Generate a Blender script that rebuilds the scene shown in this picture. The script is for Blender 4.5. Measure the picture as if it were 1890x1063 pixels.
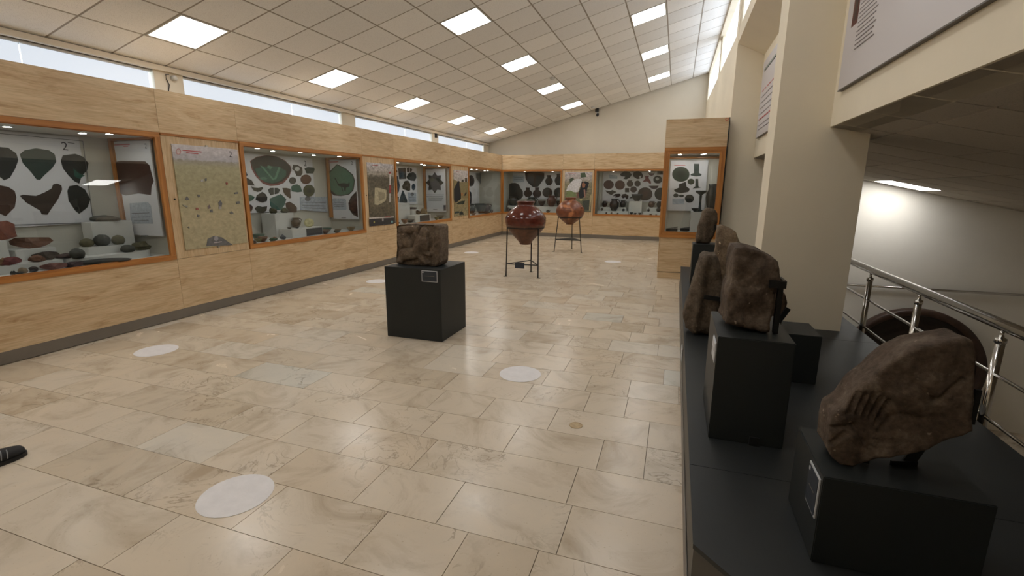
import bpy, bmesh, math, random
from mathutils import Vector, Matrix, noise
from mathutils.geometry import delaunay_2d_cdt

# ------------------------------------------------------------------ scene, camera, light
for o in list(bpy.data.objects):
    bpy.data.objects.remove(o, do_unlink=True)
SC = bpy.context.scene
COL = SC.collection
PI = math.pi
rnd = random.Random(7)

EYE = 1.51
cd = bpy.data.cameras.new('camera')
cam = bpy.data.objects.new('camera', cd)
COL.objects.link(cam)
yaw, pit, rol = 0.327039, -0.207955, 0.006116
fw = Vector((-math.sin(yaw) * math.cos(pit), math.cos(yaw) * math.cos(pit), math.sin(pit)))
r0 = Vector((math.cos(yaw), math.sin(yaw), 0))
u0 = r0.cross(fw)
rr = math.cos(rol) * r0 + math.sin(rol) * u0
uu = -math.sin(rol) * r0 + math.cos(rol) * u0
cam.matrix_world = Matrix(((rr.x, uu.x, -fw.x, 0), (rr.y, uu.y, -fw.y, 0), (rr.z, uu.z, -fw.z, EYE), (0, 0, 0, 1)))
cd.sensor_width = 36.0
cd.lens = 36.0 * 876.7 / 1890.0
cd.clip_start = 0.02
SC.camera = cam

W = bpy.data.worlds.new('sky')
SC.world = W
W.use_nodes = True
W.node_tree.nodes['Background'].inputs[0].default_value = (0.80, 0.90, 1.0, 1)
W.node_tree.nodes['Background'].inputs[1].default_value = 3.0

SC.view_settings.view_transform = 'Standard'
SC.view_settings.look = 'None'
SC.view_settings.exposure = 1.12
SC.view_settings.gamma = 1.0
SC.view_settings.use_curve_mapping = False

SC.cycles.max_bounces = 14
SC.cycles.diffuse_bounces = 6
SC.cycles.transparent_max_bounces = 20
SC.cycles.caustics_reflective = False
SC.cycles.caustics_refractive = False

LAMP = 5.5        # radiance of the ceiling panels
BLIND_R = 1.1     # the sunnier windows on the right
BLIND = 0.35      # glow of daylight through the roller blinds
SPOT = 45.0       # downlights inside the cases

DATA = {'C_relief': [(-2.36, 1.071, -2.365, 1.045, 0.041, 0.022), (-2.386, 0.981, -2.429, 0.883, 0.061, 0.026), (-2.353, 0.995, -2.326, 0.945, 0.023, 0.02), (-2.326, 0.945, -2.349, 0.899, 0.02, 0.02), (-2.425, 0.992, -2.461, 1.048, 0.023, 0.018),
              (-2.461, 1.048, -2.434, 1.119, 0.018, 0.016), (-2.429, 0.87, -2.6, 0.829, 0.051, 0.022), (-2.6, 0.829, -2.664, 0.759, 0.033, 0.02), (-2.591, 1.018, -2.55, 0.955, 0.043, 0.018), (-2.618, 1.081, -2.485, 1.098, 0.033, 0.016),
              (-2.423, 0.844, -2.374, 0.788, 0.028, 0.024), (-2.374, 0.788, -2.332, 0.758, 0.023, 0.022), (-2.35, 0.867, -2.308, 0.85, 0.02, 0.018), (-2.633, 0.932, -2.651, 1.015, 0.025, 0.015)],
 'S1_groove': [[(0.58, 0.888), (0.565, 0.817)], [(0.6, 0.891), (0.586, 0.82)], [(0.62, 0.89), (0.607, 0.815)], [(0.641, 0.885), (0.625, 0.809)], [(0.662, 0.88), (0.644, 0.795)], [(0.526, 0.765), (0.583, 0.784)],
               [(0.529, 0.712), (0.56, 0.754)], [(0.713, 0.95), (0.771, 0.901)], [(0.771, 0.901), (0.834, 0.967)], [(0.703, 0.84), (0.756, 0.832)], [(0.585, 0.776), (0.642, 0.707)], [(0.654, 0.771), (0.673, 0.826)]],
 'case1_back': [((0.012, 0.014, 0.012), [(2.844, 1.857), (2.903, 1.854), (2.955, 1.805), (2.96, 1.744), (2.926, 1.666), (2.869, 1.573), (2.823, 1.55), (2.77, 1.616), (2.755, 1.733), (2.807, 1.839)]),
                ((0.012, 0.03, 0.022), [(2.981, 1.799), (3.023, 1.84), (3.116, 1.866), (3.22, 1.854), (3.262, 1.817), (3.264, 1.745), (3.219, 1.678), (3.139, 1.603), (3.099, 1.557), (3.073, 1.561), (3.04, 1.632), (2.99, 1.715)]),
                ((0.012, 0.014, 0.012), [(3.303, 1.755), (3.33, 1.81), (3.442, 1.834), (3.512, 1.808), (3.551, 1.742), (3.529, 1.673), (3.465, 1.602), (3.431, 1.525), (3.39, 1.55), (3.348, 1.608), (3.31, 1.681)]),
                ((0.02, 0.085, 0.06), [(3.404, 1.685), (3.441, 1.636), (3.497, 1.612), (3.439, 1.576), (3.398, 1.601)]),
                ((0.05, 0.022, 0.013), [(2.787, 1.504), (2.843, 1.489), (2.885, 1.451), (2.887, 1.388), (2.86, 1.296), (2.816, 1.251), (2.78, 1.214), (2.733, 1.247), (2.706, 1.362), (2.757, 1.466)]),
                ((0.03, 0.018, 0.012),
                 [(2.917, 1.404), (2.941, 1.416), (3.041, 1.402), (3.112, 1.433), (3.18, 1.474), (3.2, 1.515), (3.236, 1.525), (3.268, 1.507), (3.269, 1.466), (3.218, 1.366), (3.156, 1.285), (3.104, 1.213), (3.058, 1.22), (3.051, 1.257),
                  (2.954, 1.34)]),
                ((0.012, 0.014, 0.012), [(3.312, 1.449), (3.338, 1.499), (3.407, 1.513), (3.474, 1.465), (3.509, 1.361), (3.468, 1.274), (3.381, 1.208), (3.35, 1.244), (3.307, 1.348)]),
                ((0.11, 0.11, 0.12), [(2.697, 1.985), (3.531, 1.974), (3.53, 1.969), (2.697, 1.98)]), ((0.11, 0.11, 0.12), [(3.531, 1.974), (3.535, 1.975), (3.501, 1.11), (3.497, 1.11)]),
                ((0.11, 0.11, 0.12), [(2.557, 1.137), (3.497, 1.114), (3.496, 1.107), (2.556, 1.131)]), ((0.11, 0.11, 0.12), [(3.394, 1.946), (3.452, 1.944), (3.451, 1.938), (3.393, 1.939)])],
 'case1_side': [((0.045, 0.016, 0.01), [(-6.008, 1.767), (-5.912, 1.778), (-5.525, 1.769), (-5.47, 1.73), (-5.437, 1.557), (-5.481, 1.504), (-5.514, 1.407), (-5.704, 1.423), (-5.921, 1.399), (-6.011, 1.42)]),
                ((0.36, 0.4, 0.46), [(-5.875, 1.312), (-5.582, 1.329), (-5.539, 1.29), (-5.548, 1.091), (-5.888, 1.081), (-5.898, 1.155)]), ((0.5, 0.12, 0.13), [(-5.975, 1.955), (-5.726, 1.955), (-5.726, 1.944), (-5.975, 1.945)]),
                ((0.5, 0.12, 0.13), [(-5.835, 1.936), (-5.756, 1.936), (-5.756, 1.928), (-5.834, 1.928)]), ((0.11, 0.11, 0.12), [(-5.77, 0.951), (-5.662, 0.959), (-5.662, 0.946), (-5.77, 0.938)]),
                ((0.11, 0.11, 0.12), [(-5.865, 1.202), (-5.581, 1.214), (-5.583, 1.207), (-5.867, 1.195)]), ((0.11, 0.11, 0.12), [(-5.865, 1.156), (-5.583, 1.169), (-5.584, 1.163), (-5.866, 1.151)]),
                ((0.11, 0.11, 0.12), [(-5.852, 1.119), (-5.607, 1.132), (-5.608, 1.126), (-5.853, 1.114)])],
 'case2_back': [((0.16, 0.04, 0.035),
                 [(5.669, 1.877), (5.8, 1.947), (5.99, 1.981), (6.183, 1.975), (6.354, 1.923), (6.462, 1.841), (6.478, 1.773), (6.414, 1.663), (6.284, 1.563), (6.152, 1.524), (6.003, 1.513), (5.865, 1.549), (5.751, 1.648), (5.686, 1.754)]),
                ((0.02, 0.018, 0.012),
                 [(5.68, 1.873), (5.799, 1.938), (5.989, 1.976), (6.182, 1.97), (6.34, 1.917), (6.449, 1.84), (6.461, 1.772), (6.396, 1.672), (6.261, 1.587), (6.13, 1.55), (6.007, 1.546), (5.891, 1.573), (5.776, 1.667), (5.704, 1.763)]),
                ((0.02, 0.085, 0.06), [(5.743, 1.765), (5.921, 1.808), (6.188, 1.819), (6.36, 1.759), (6.351, 1.681), (6.225, 1.601), (6.057, 1.556), (5.904, 1.582), (5.787, 1.667)]),
                ((0.09, 0.22, 0.15), [(5.841, 1.823), (5.897, 1.807), (6.101, 1.613), (6.062, 1.599), (6.041, 1.626)]), ((0.09, 0.22, 0.15), [(6.2, 1.81), (6.25, 1.808), (6.139, 1.619), (6.089, 1.618)]),
                ((0.09, 0.2, 0.14), [(5.994, 1.83), (6.089, 1.815), (6.034, 1.766), (5.978, 1.792)]), ((0.06, 0.16, 0.11), [(5.794, 1.631), (5.901, 1.651), (5.969, 1.625), (5.87, 1.596)]),
                ((0.012, 0.035, 0.06), [(5.517, 1.782), (5.552, 1.766), (5.599, 1.671), (5.563, 1.648), (5.501, 1.66)]),
                ((0.012, 0.014, 0.012), [(5.495, 1.616), (5.593, 1.627), (5.665, 1.592), (5.703, 1.521), (5.58, 1.529), (5.485, 1.537)]),
                ((0.03, 0.03, 0.018), [(5.638, 1.507), (5.685, 1.489), (5.775, 1.485), (5.852, 1.499), (5.855, 1.476), (5.804, 1.434), (5.745, 1.425), (5.68, 1.448)]),
                ((0.03, 0.035, 0.03), [(5.954, 1.457), (5.999, 1.485), (6.063, 1.487), (6.054, 1.385), (5.997, 1.372), (5.966, 1.41)]), ((0.03, 0.035, 0.03), [(6.085, 1.485), (6.147, 1.485), (6.194, 1.454), (6.149, 1.399), (6.073, 1.385)]),
                ((0.05, 0.028, 0.015), [(6.249, 1.485), (6.327, 1.486), (6.418, 1.471), (6.404, 1.406), (6.414, 1.327), (6.386, 1.317), (6.288, 1.378), (6.261, 1.422)]),
                ((0.02, 0.085, 0.06), [(6.438, 1.506), (6.493, 1.536), (6.577, 1.546), (6.644, 1.517), (6.675, 1.425), (6.575, 1.413), (6.44, 1.431)]),
                ((0.012, 0.014, 0.012), [(5.696, 1.312), (5.727, 1.375), (5.837, 1.425), (5.892, 1.392), (5.921, 1.345), (5.908, 1.288), (5.817, 1.263), (5.728, 1.293)]),
                ((0.02, 0.09, 0.075), [(5.967, 1.32), (6.199, 1.389), (6.305, 1.304), (6.255, 1.212), (6.168, 1.136), (6.004, 1.133), (5.966, 1.221)]),
                ((0.02, 0.085, 0.06), [(5.54, 1.386), (5.606, 1.386), (5.684, 1.348), (5.627, 1.295), (5.537, 1.279)]), ((0.05, 0.022, 0.013), [(5.544, 1.252), (5.608, 1.232), (5.631, 1.195), (5.596, 1.138), (5.53, 1.141)]),
                ((0.03, 0.035, 0.02), [(5.663, 1.184), (5.729, 1.214), (5.808, 1.198), (5.898, 1.204), (5.878, 1.139), (5.809, 1.109), (5.706, 1.118)]),
                ((0.03, 0.03, 0.025),
                 [(6.557, 1.606), (6.55, 1.587), (6.535, 1.571), (6.513, 1.558), (6.488, 1.551), (6.462, 1.551), (6.439, 1.557), (6.42, 1.569), (6.41, 1.586), (6.407, 1.604), (6.414, 1.623), (6.429, 1.639), (6.45, 1.652), (6.475, 1.659),
                  (6.501, 1.659), (6.524, 1.653), (6.543, 1.641), (6.554, 1.625)]),
                ((0.035, 0.03, 0.02), [(6.497, 1.793), (6.526, 1.863), (6.614, 1.862), (6.722, 1.822), (6.718, 1.731), (6.663, 1.679), (6.58, 1.687), (6.541, 1.765)]),
                ((0.5, 0.5, 0.5),
                 [(6.658, 1.799), (6.653, 1.787), (6.642, 1.775), (6.625, 1.767), (6.606, 1.762), (6.585, 1.761), (6.567, 1.765), (6.553, 1.772), (6.544, 1.783), (6.542, 1.795), (6.547, 1.807), (6.558, 1.818), (6.574, 1.827),
                  (6.594, 1.832), (6.614, 1.833), (6.633, 1.829), (6.647, 1.822), (6.656, 1.811)]),
                ((0.02, 0.035, 0.025), [(6.777, 1.809), (6.853, 1.837), (7.009, 1.833), (7.012, 1.792), (6.967, 1.733), (6.819, 1.729)]),
                ((0.09, 0.035, 0.02),
                 [(6.911, 1.633), (6.9, 1.605), (6.875, 1.58), (6.84, 1.562), (6.798, 1.552), (6.755, 1.551), (6.716, 1.56), (6.686, 1.578), (6.668, 1.601), (6.664, 1.628), (6.674, 1.655), (6.698, 1.68), (6.732, 1.698), (6.773, 1.709),
                  (6.816, 1.71), (6.856, 1.701), (6.887, 1.684), (6.906, 1.66)]),
                ((0.05, 0.055, 0.025),
                 [(6.975, 1.439), (6.963, 1.404), (6.935, 1.373), (6.895, 1.35), (6.849, 1.339), (6.802, 1.339), (6.759, 1.352), (6.726, 1.375), (6.707, 1.406), (6.703, 1.44), (6.715, 1.474), (6.741, 1.505), (6.78, 1.527), (6.825, 1.54),
                  (6.872, 1.54), (6.915, 1.528), (6.95, 1.506), (6.971, 1.475)]),
                ((0.02, 0.03, 0.02),
                 [(6.896, 1.439), (6.891, 1.424), (6.879, 1.411), (6.862, 1.402), (6.842, 1.396), (6.822, 1.397), (6.803, 1.402), (6.789, 1.412), (6.78, 1.425), (6.778, 1.44), (6.783, 1.455), (6.795, 1.468), (6.812, 1.477), (6.832, 1.483),
                  (6.852, 1.483), (6.871, 1.477), (6.886, 1.468), (6.894, 1.454)]),
                ((0.05, 0.022, 0.013), [(6.284, 1.24), (6.366, 1.263), (6.456, 1.22), (6.518, 1.163), (6.501, 1.082), (6.293, 1.091)]), ((0.36, 0.4, 0.46), [(6.615, 1.334), (7.275, 1.328), (7.253, 1.053), (6.597, 1.119)]),
                ((0.11, 0.11, 0.12),
                 [(6.855, 1.298), (6.849, 1.285), (6.835, 1.274), (6.816, 1.266), (6.792, 1.262), (6.768, 1.263), (6.745, 1.268), (6.728, 1.277), (6.717, 1.288), (6.714, 1.301), (6.72, 1.314), (6.733, 1.325), (6.753, 1.333), (6.776, 1.337),
                  (6.8, 1.336), (6.823, 1.331), (6.841, 1.323), (6.852, 1.311)]),
                ((0.11, 0.11, 0.12), [(6.627, 1.251), (7.231, 1.225), (7.23, 1.216), (6.626, 1.243)]), ((0.11, 0.11, 0.12), [(6.635, 1.2), (7.225, 1.168), (7.224, 1.159), (6.634, 1.191)]),
                ((0.11, 0.11, 0.12), [(6.644, 1.158), (7.22, 1.121), (7.219, 1.113), (6.644, 1.151)])],
 'case2_side': [((0.03, 0.02, 0.015), [(-6.054, 1.689), (-6.028, 1.754), (-5.824, 1.906), (-5.643, 1.833), (-5.495, 1.72), (-5.46, 1.617), (-5.506, 1.448), (-5.6, 1.374), (-5.781, 1.343), (-5.941, 1.354), (-6.017, 1.419), (-6.057, 1.477)]),
                ((0.07, 0.15, 0.1), [(-6.034, 1.681), (-6.008, 1.746), (-5.825, 1.893), (-5.653, 1.821), (-5.511, 1.712), (-5.479, 1.617), (-5.525, 1.451), (-5.609, 1.389), (-5.78, 1.356), (-5.88, 1.366), (-6.013, 1.46), (-6.033, 1.51)]),
                ((0.012, 0.014, 0.012),
                 [(-5.895, 1.657), (-5.871, 1.665), (-5.841, 1.592), (-5.813, 1.563), (-5.703, 1.576), (-5.625, 1.56), (-5.574, 1.584), (-5.589, 1.512), (-5.66, 1.495), (-5.675, 1.43), (-5.698, 1.43), (-5.709, 1.495), (-5.748, 1.503),
                  (-5.724, 1.43), (-5.744, 1.426), (-5.767, 1.511), (-5.826, 1.527), (-5.851, 1.584)]),
                ((0.035, 0.018, 0.013), [(-5.446, 1.432), (-5.443, 0.967), (-5.548, 1.014), (-5.621, 1.104), (-5.632, 1.218), (-5.574, 1.325)]),
                ((0.36, 0.4, 0.46), [(-5.978, 1.288), (-5.946, 1.303), (-5.705, 1.299), (-5.677, 1.275), (-5.68, 1.111), (-5.711, 1.094), (-5.974, 1.097)]),
                ((0.11, 0.11, 0.12), [(-5.952, 1.23), (-5.72, 1.23), (-5.721, 1.222), (-5.953, 1.222)]), ((0.11, 0.11, 0.12), [(-5.952, 1.189), (-5.718, 1.189), (-5.718, 1.183), (-5.952, 1.182)]),
                ((0.11, 0.11, 0.12), [(-5.948, 1.155), (-5.72, 1.156), (-5.721, 1.15), (-5.949, 1.149)]), ((0.5, 0.12, 0.13), [(-6.019, 1.964), (-5.79, 1.953), (-5.791, 1.942), (-6.02, 1.953)]),
                ((0.5, 0.12, 0.13), [(-5.981, 1.944), (-5.812, 1.936), (-5.812, 1.928), (-5.981, 1.936)]), ((0.11, 0.11, 0.12), [(-5.803, 0.957), (-5.702, 0.959), (-5.703, 0.948), (-5.804, 0.945)])],
 'case3_back': [((0.03, 0.03, 0.03), [(9.727, 1.926), (10.028, 1.953), (10.023, 1.696), (9.75, 1.683)]), ((0.012, 0.035, 0.06), [(9.808, 1.885), (9.964, 1.868), (9.952, 1.717), (9.754, 1.735)]),
                ((0.012, 0.014, 0.012), [(9.999, 1.952), (10.057, 1.946), (10.053, 1.696), (9.994, 1.695)]), ((0.012, 0.014, 0.012), [(10.101, 1.948), (10.222, 1.968), (10.214, 1.861), (10.109, 1.857)]),
                ((0.012, 0.014, 0.012), [(10.245, 1.954), (10.348, 1.935), (10.322, 1.88), (10.239, 1.862)]),
                ((0.012, 0.014, 0.012), [(10.071, 1.742), (10.182, 1.837), (10.398, 1.867), (10.52, 1.815), (10.531, 1.737), (10.446, 1.657), (10.26, 1.662), (10.112, 1.698)]),
                ((0.04, 0.028, 0.012), [(9.865, 1.528), (9.991, 1.65), (10.14, 1.667), (10.231, 1.591), (10.219, 1.436), (10.151, 1.413), (9.889, 1.467)]),
                ((0.012, 0.035, 0.06),
                 [(10.468, 1.515), (10.46, 1.488), (10.443, 1.464), (10.418, 1.446), (10.389, 1.437), (10.359, 1.437), (10.331, 1.446), (10.309, 1.464), (10.296, 1.487), (10.293, 1.514), (10.3, 1.541), (10.316, 1.564), (10.341, 1.582),
                  (10.37, 1.592), (10.4, 1.592), (10.428, 1.583), (10.45, 1.565), (10.464, 1.542)]),
                ((0.012, 0.035, 0.06), [(9.578, 1.775), (9.699, 1.749), (9.767, 1.542), (9.714, 1.408), (9.581, 1.312), (9.523, 1.438)]),
                ((0.012, 0.014, 0.012),
                 [(9.686, 1.859), (9.681, 1.848), (9.67, 1.837), (9.653, 1.83), (9.633, 1.825), (9.612, 1.825), (9.593, 1.828), (9.578, 1.835), (9.568, 1.844), (9.565, 1.855), (9.57, 1.866), (9.581, 1.876), (9.598, 1.884), (9.618, 1.888),
                  (9.638, 1.889), (9.658, 1.886), (9.673, 1.879), (9.683, 1.87)]),
                ((0.012, 0.03, 0.04), [(9.873, 1.437), (9.915, 1.422), (10.06, 1.205), (10.056, 1.143), (9.708, 1.153), (9.728, 1.228)]), ((0.012, 0.014, 0.012), [(9.621, 1.289), (9.704, 1.288), (9.68, 1.153), (9.596, 1.156)]),
                ((0.36, 0.4, 0.46), [(10.104, 1.39), (10.489, 1.364), (10.481, 1.156), (10.117, 1.157)]),
                ((0.11, 0.11, 0.12),
                 [(10.38, 1.341), (10.374, 1.327), (10.359, 1.315), (10.336, 1.306), (10.31, 1.301), (10.282, 1.302), (10.256, 1.307), (10.235, 1.316), (10.222, 1.329), (10.219, 1.343), (10.224, 1.356), (10.239, 1.369), (10.261, 1.377),
                  (10.288, 1.382), (10.315, 1.382), (10.341, 1.377), (10.362, 1.367), (10.376, 1.355)]),
                ((0.11, 0.11, 0.12), [(10.141, 1.273), (10.465, 1.257), (10.465, 1.251), (10.14, 1.267)]), ((0.11, 0.11, 0.12), [(10.152, 1.227), (10.462, 1.212), (10.462, 1.206), (10.152, 1.22)]),
                ((0.11, 0.11, 0.12), [(10.15, 1.195), (10.46, 1.182), (10.46, 1.176), (10.149, 1.189)])],
 'case3_side': [((0.035, 0.03, 0.026),
                 [(-5.747, 1.881), (-5.682, 1.795), (-5.574, 1.805), (-5.588, 1.695), (-5.507, 1.624), (-5.592, 1.552), (-5.584, 1.441), (-5.692, 1.451), (-5.763, 1.363), (-5.83, 1.45), (-5.939, 1.438), (-5.925, 1.551), (-6.007, 1.623),
                  (-5.92, 1.694), (-5.927, 1.806), (-5.819, 1.795)]),
                ((0.06, 0.06, 0.025),
                 [(-5.759, 1.696), (-5.764, 1.681), (-5.777, 1.667), (-5.797, 1.657), (-5.821, 1.651), (-5.847, 1.651), (-5.871, 1.657), (-5.891, 1.667), (-5.903, 1.68), (-5.907, 1.696), (-5.902, 1.711), (-5.889, 1.725), (-5.869, 1.735),
                  (-5.844, 1.741), (-5.818, 1.741), (-5.794, 1.735), (-5.775, 1.725), (-5.763, 1.711)]),
                ((0.11, 0.11, 0.12), [(-6.033, 1.327), (-5.502, 1.333), (-5.502, 1.323), (-6.033, 1.318)]), ((0.2, 0.2, 0.2), [(-6.015, 1.286), (-5.53, 1.289), (-5.531, 1.279), (-6.016, 1.277)]),
                ((0.2, 0.2, 0.2), [(-5.941, 1.251), (-5.531, 1.253), (-5.532, 1.243), (-5.941, 1.241)]), ((0.2, 0.2, 0.2), [(-5.942, 1.215), (-5.56, 1.216), (-5.56, 1.207), (-5.943, 1.205)]),
                ((0.2, 0.2, 0.2), [(-5.943, 1.18), (-5.57, 1.182), (-5.57, 1.174), (-5.944, 1.172)]), ((0.11, 0.11, 0.12), [(-5.819, 0.967), (-5.706, 0.969), (-5.707, 0.959), (-5.819, 0.957)]),
                ((0.3, 0.2, 0.2), [(-6.029, 1.955), (-5.797, 1.954), (-5.797, 1.942), (-6.029, 1.944)]), ((0.09, 0.08, 0.09), [(-5.527, 1.071), (-5.462, 1.077), (-5.462, 0.941), (-5.525, 0.935)])],
 'case4_back': [((0.02, 0.014, 0.014),
                 [(14.124, 1.716), (14.105, 1.655), (14.053, 1.6), (13.976, 1.56), (13.882, 1.539), (13.784, 1.538), (13.694, 1.559), (13.622, 1.597), (13.577, 1.649), (13.562, 1.707), (13.58, 1.766), (13.629, 1.819), (13.704, 1.859),
                  (13.795, 1.882), (13.892, 1.885), (13.984, 1.866), (14.059, 1.829), (14.108, 1.776)]),
                ((0.2, 0.2, 0.2), [(14.241, 1.951), (15.768, 2.017), (15.766, 1.762), (15.465, 1.61), (15.232, 1.546), (14.677, 1.604), (14.263, 1.796)]),
                ((0.09, 0.02, 0.022),
                 [(15.708, 1.526), (15.691, 1.484), (15.682, 1.438), (15.823, 1.392), (15.899, 1.32), (15.868, 1.259), (15.746, 1.196), (15.689, 1.173), (15.356, 1.178), (15.302, 1.203), (15.188, 1.267), (15.16, 1.326), (15.232, 1.394),
                  (15.367, 1.439), (15.359, 1.484), (15.343, 1.525)]),
                ((0.02, 0.02, 0.03), [(13.615, 1.444), (13.852, 1.367), (13.896, 1.193), (13.84, 0.962), (13.599, 0.95)])],
 'case5_back': [((0.02, 0.012, 0.008), [(-5.451, 1.466), (-5.384, 1.591), (-5.251, 1.663), (-5.118, 1.674), (-4.985, 1.613), (-4.94, 1.511), (-4.851, 1.409), (-4.838, 1.244), (-4.936, 1.13), (-5.45, 1.112)]),
                ((0.006, 0.005, 0.004),
                 [(-5.05, 1.469), (-5.056, 1.427), (-5.075, 1.389), (-5.104, 1.361), (-5.14, 1.346), (-5.179, 1.346), (-5.215, 1.361), (-5.245, 1.388), (-5.265, 1.425), (-5.272, 1.468), (-5.265, 1.51), (-5.246, 1.547), (-5.217, 1.575),
                  (-5.181, 1.59), (-5.142, 1.59), (-5.106, 1.576), (-5.076, 1.548), (-5.057, 1.511)]),
                ((0.36, 0.4, 0.46), [(-5.208, 1.909), (-4.845, 1.908), (-4.812, 1.878), (-4.815, 1.695), (-5.173, 1.694), (-5.207, 1.735)]), ((0.11, 0.11, 0.12), [(-5.163, 1.848), (-4.856, 1.848), (-4.855, 1.835), (-5.163, 1.836)]),
                ((0.11, 0.11, 0.12), [(-5.163, 1.793), (-4.855, 1.793), (-4.855, 1.781), (-5.163, 1.78)]),
                ((0.012, 0.009, 0.007), [(-4.781, 1.989), (-4.662, 2.015), (-4.255, 2.013), (-4.127, 1.986), (-4.123, 1.817), (-4.227, 1.676), (-4.331, 1.545), (-4.504, 1.534), (-4.657, 1.655), (-4.757, 1.797)]),
                ((0.02, 0.01, 0.008),
                 [(-3.902, 1.916), (-3.907, 1.878), (-3.909, 1.838), (-3.86, 1.797), (-3.832, 1.734), (-3.841, 1.68), (-3.882, 1.623), (-3.901, 1.601), (-4.019, 1.6), (-4.039, 1.623), (-4.082, 1.68), (-4.094, 1.733), (-4.069, 1.797),
                  (-4.021, 1.838), (-4.025, 1.879), (-4.032, 1.916)]),
                ((0.012, 0.008, 0.007),
                 [(-3.591, 1.955), (-3.595, 1.913), (-3.597, 1.867), (-3.548, 1.821), (-3.52, 1.751), (-3.529, 1.691), (-3.568, 1.627), (-3.587, 1.602), (-3.703, 1.602), (-3.723, 1.626), (-3.766, 1.69), (-3.778, 1.751), (-3.754, 1.821),
                  (-3.707, 1.867), (-3.711, 1.913), (-3.718, 1.955)]),
                ((0.022, 0.009, 0.007),
                 [(-4.604, 1.517), (-4.61, 1.481), (-4.613, 1.442), (-4.557, 1.403), (-4.527, 1.343), (-4.538, 1.292), (-4.584, 1.237), (-4.606, 1.216), (-4.74, 1.215), (-4.763, 1.235), (-4.811, 1.289), (-4.824, 1.341), (-4.794, 1.401),
                  (-4.739, 1.441), (-4.743, 1.48), (-4.75, 1.516)]),
                ((0.03, 0.01, 0.009),
                 [(-4.289, 1.525), (-4.295, 1.486), (-4.298, 1.443), (-4.241, 1.402), (-4.21, 1.337), (-4.22, 1.282), (-4.267, 1.223), (-4.29, 1.199), (-4.426, 1.198), (-4.449, 1.22), (-4.498, 1.279), (-4.511, 1.334), (-4.482, 1.4),
                  (-4.426, 1.443), (-4.43, 1.485), (-4.438, 1.524)]),
                ((0.025, 0.012, 0.009),
                 [(-3.838, 1.366), (-3.847, 1.312), (-3.875, 1.265), (-3.919, 1.229), (-3.974, 1.21), (-4.034, 1.209), (-4.09, 1.227), (-4.136, 1.262), (-4.167, 1.309), (-4.178, 1.363), (-4.169, 1.417), (-4.14, 1.465), (-4.095, 1.501),
                  (-4.04, 1.52), (-3.981, 1.52), (-3.926, 1.502), (-3.88, 1.467), (-3.85, 1.42)]),
                ((0.012, 0.008, 0.007),
                 [(-3.902, 1.386), (-3.906, 1.36), (-3.921, 1.336), (-3.943, 1.319), (-3.97, 1.31), (-4.0, 1.309), (-4.028, 1.318), (-4.051, 1.335), (-4.066, 1.358), (-4.072, 1.384), (-4.067, 1.411), (-4.053, 1.434), (-4.031, 1.451),
                  (-4.003, 1.461), (-3.974, 1.461), (-3.946, 1.452), (-3.923, 1.435), (-3.908, 1.412)]),
                ((0.012, 0.01, 0.008),
                 [(-3.488, 1.369), (-3.496, 1.316), (-3.521, 1.269), (-3.56, 1.233), (-3.608, 1.214), (-3.661, 1.213), (-3.71, 1.231), (-3.752, 1.266), (-3.779, 1.313), (-3.79, 1.367), (-3.782, 1.42), (-3.757, 1.468), (-3.717, 1.503),
                  (-3.669, 1.522), (-3.617, 1.522), (-3.567, 1.504), (-3.526, 1.469), (-3.499, 1.423)]),
                ((0.005, 0.004, 0.004),
                 [(-3.555, 1.369), (-3.559, 1.339), (-3.573, 1.312), (-3.595, 1.292), (-3.622, 1.281), (-3.651, 1.281), (-3.678, 1.291), (-3.701, 1.311), (-3.716, 1.337), (-3.722, 1.367), (-3.718, 1.398), (-3.704, 1.424), (-3.682, 1.444),
                  (-3.655, 1.455), (-3.626, 1.455), (-3.599, 1.445), (-3.576, 1.425), (-3.561, 1.399)])],
 'case6_back': [((0.012, 0.014, 0.01), [(-1.711, 1.936), (-1.654, 1.978), (-1.556, 2.036), (-1.436, 2.011), (-1.348, 1.927), (-1.41, 1.834), (-1.508, 1.784), (-1.602, 1.801), (-1.546, 1.868), (-1.666, 1.877)]),
                ((0.022, 0.013, 0.009),
                 [(-1.322, 1.926), (-1.301, 1.993), (-1.187, 2.034), (-1.068, 1.992), (-1.012, 1.884), (-1.041, 1.817), (-1.09, 1.809), (-1.062, 1.892), (-1.128, 1.884), (-1.107, 1.801), (-1.189, 1.792), (-1.302, 1.868)]),
                ((0.05, 0.012, 0.012),
                 [(-1.88, 1.622), (-1.887, 1.574), (-1.913, 1.532), (-1.954, 1.5), (-2.005, 1.483), (-2.06, 1.483), (-2.114, 1.499), (-2.158, 1.53), (-2.187, 1.573), (-2.199, 1.621), (-2.192, 1.669), (-2.166, 1.711), (-2.125, 1.743),
                  (-2.074, 1.76), (-2.018, 1.76), (-1.966, 1.743), (-1.922, 1.712), (-1.892, 1.67)]),
                ((0.06, 0.018, 0.01),
                 [(-1.541, 1.615), (-1.548, 1.566), (-1.572, 1.522), (-1.611, 1.489), (-1.66, 1.472), (-1.714, 1.472), (-1.765, 1.488), (-1.808, 1.521), (-1.837, 1.564), (-1.849, 1.614), (-1.842, 1.663), (-1.817, 1.707), (-1.778, 1.739),
                  (-1.729, 1.756), (-1.675, 1.756), (-1.624, 1.739), (-1.582, 1.707), (-1.553, 1.664)]),
                ((0.05, 0.03, 0.02),
                 [(-1.29, 1.65), (-1.294, 1.618), (-1.31, 1.59), (-1.336, 1.569), (-1.368, 1.558), (-1.403, 1.558), (-1.437, 1.569), (-1.465, 1.589), (-1.484, 1.617), (-1.492, 1.649), (-1.488, 1.681), (-1.472, 1.709), (-1.446, 1.729),
                  (-1.413, 1.741), (-1.378, 1.741), (-1.345, 1.73), (-1.317, 1.709), (-1.298, 1.681)]),
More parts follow.
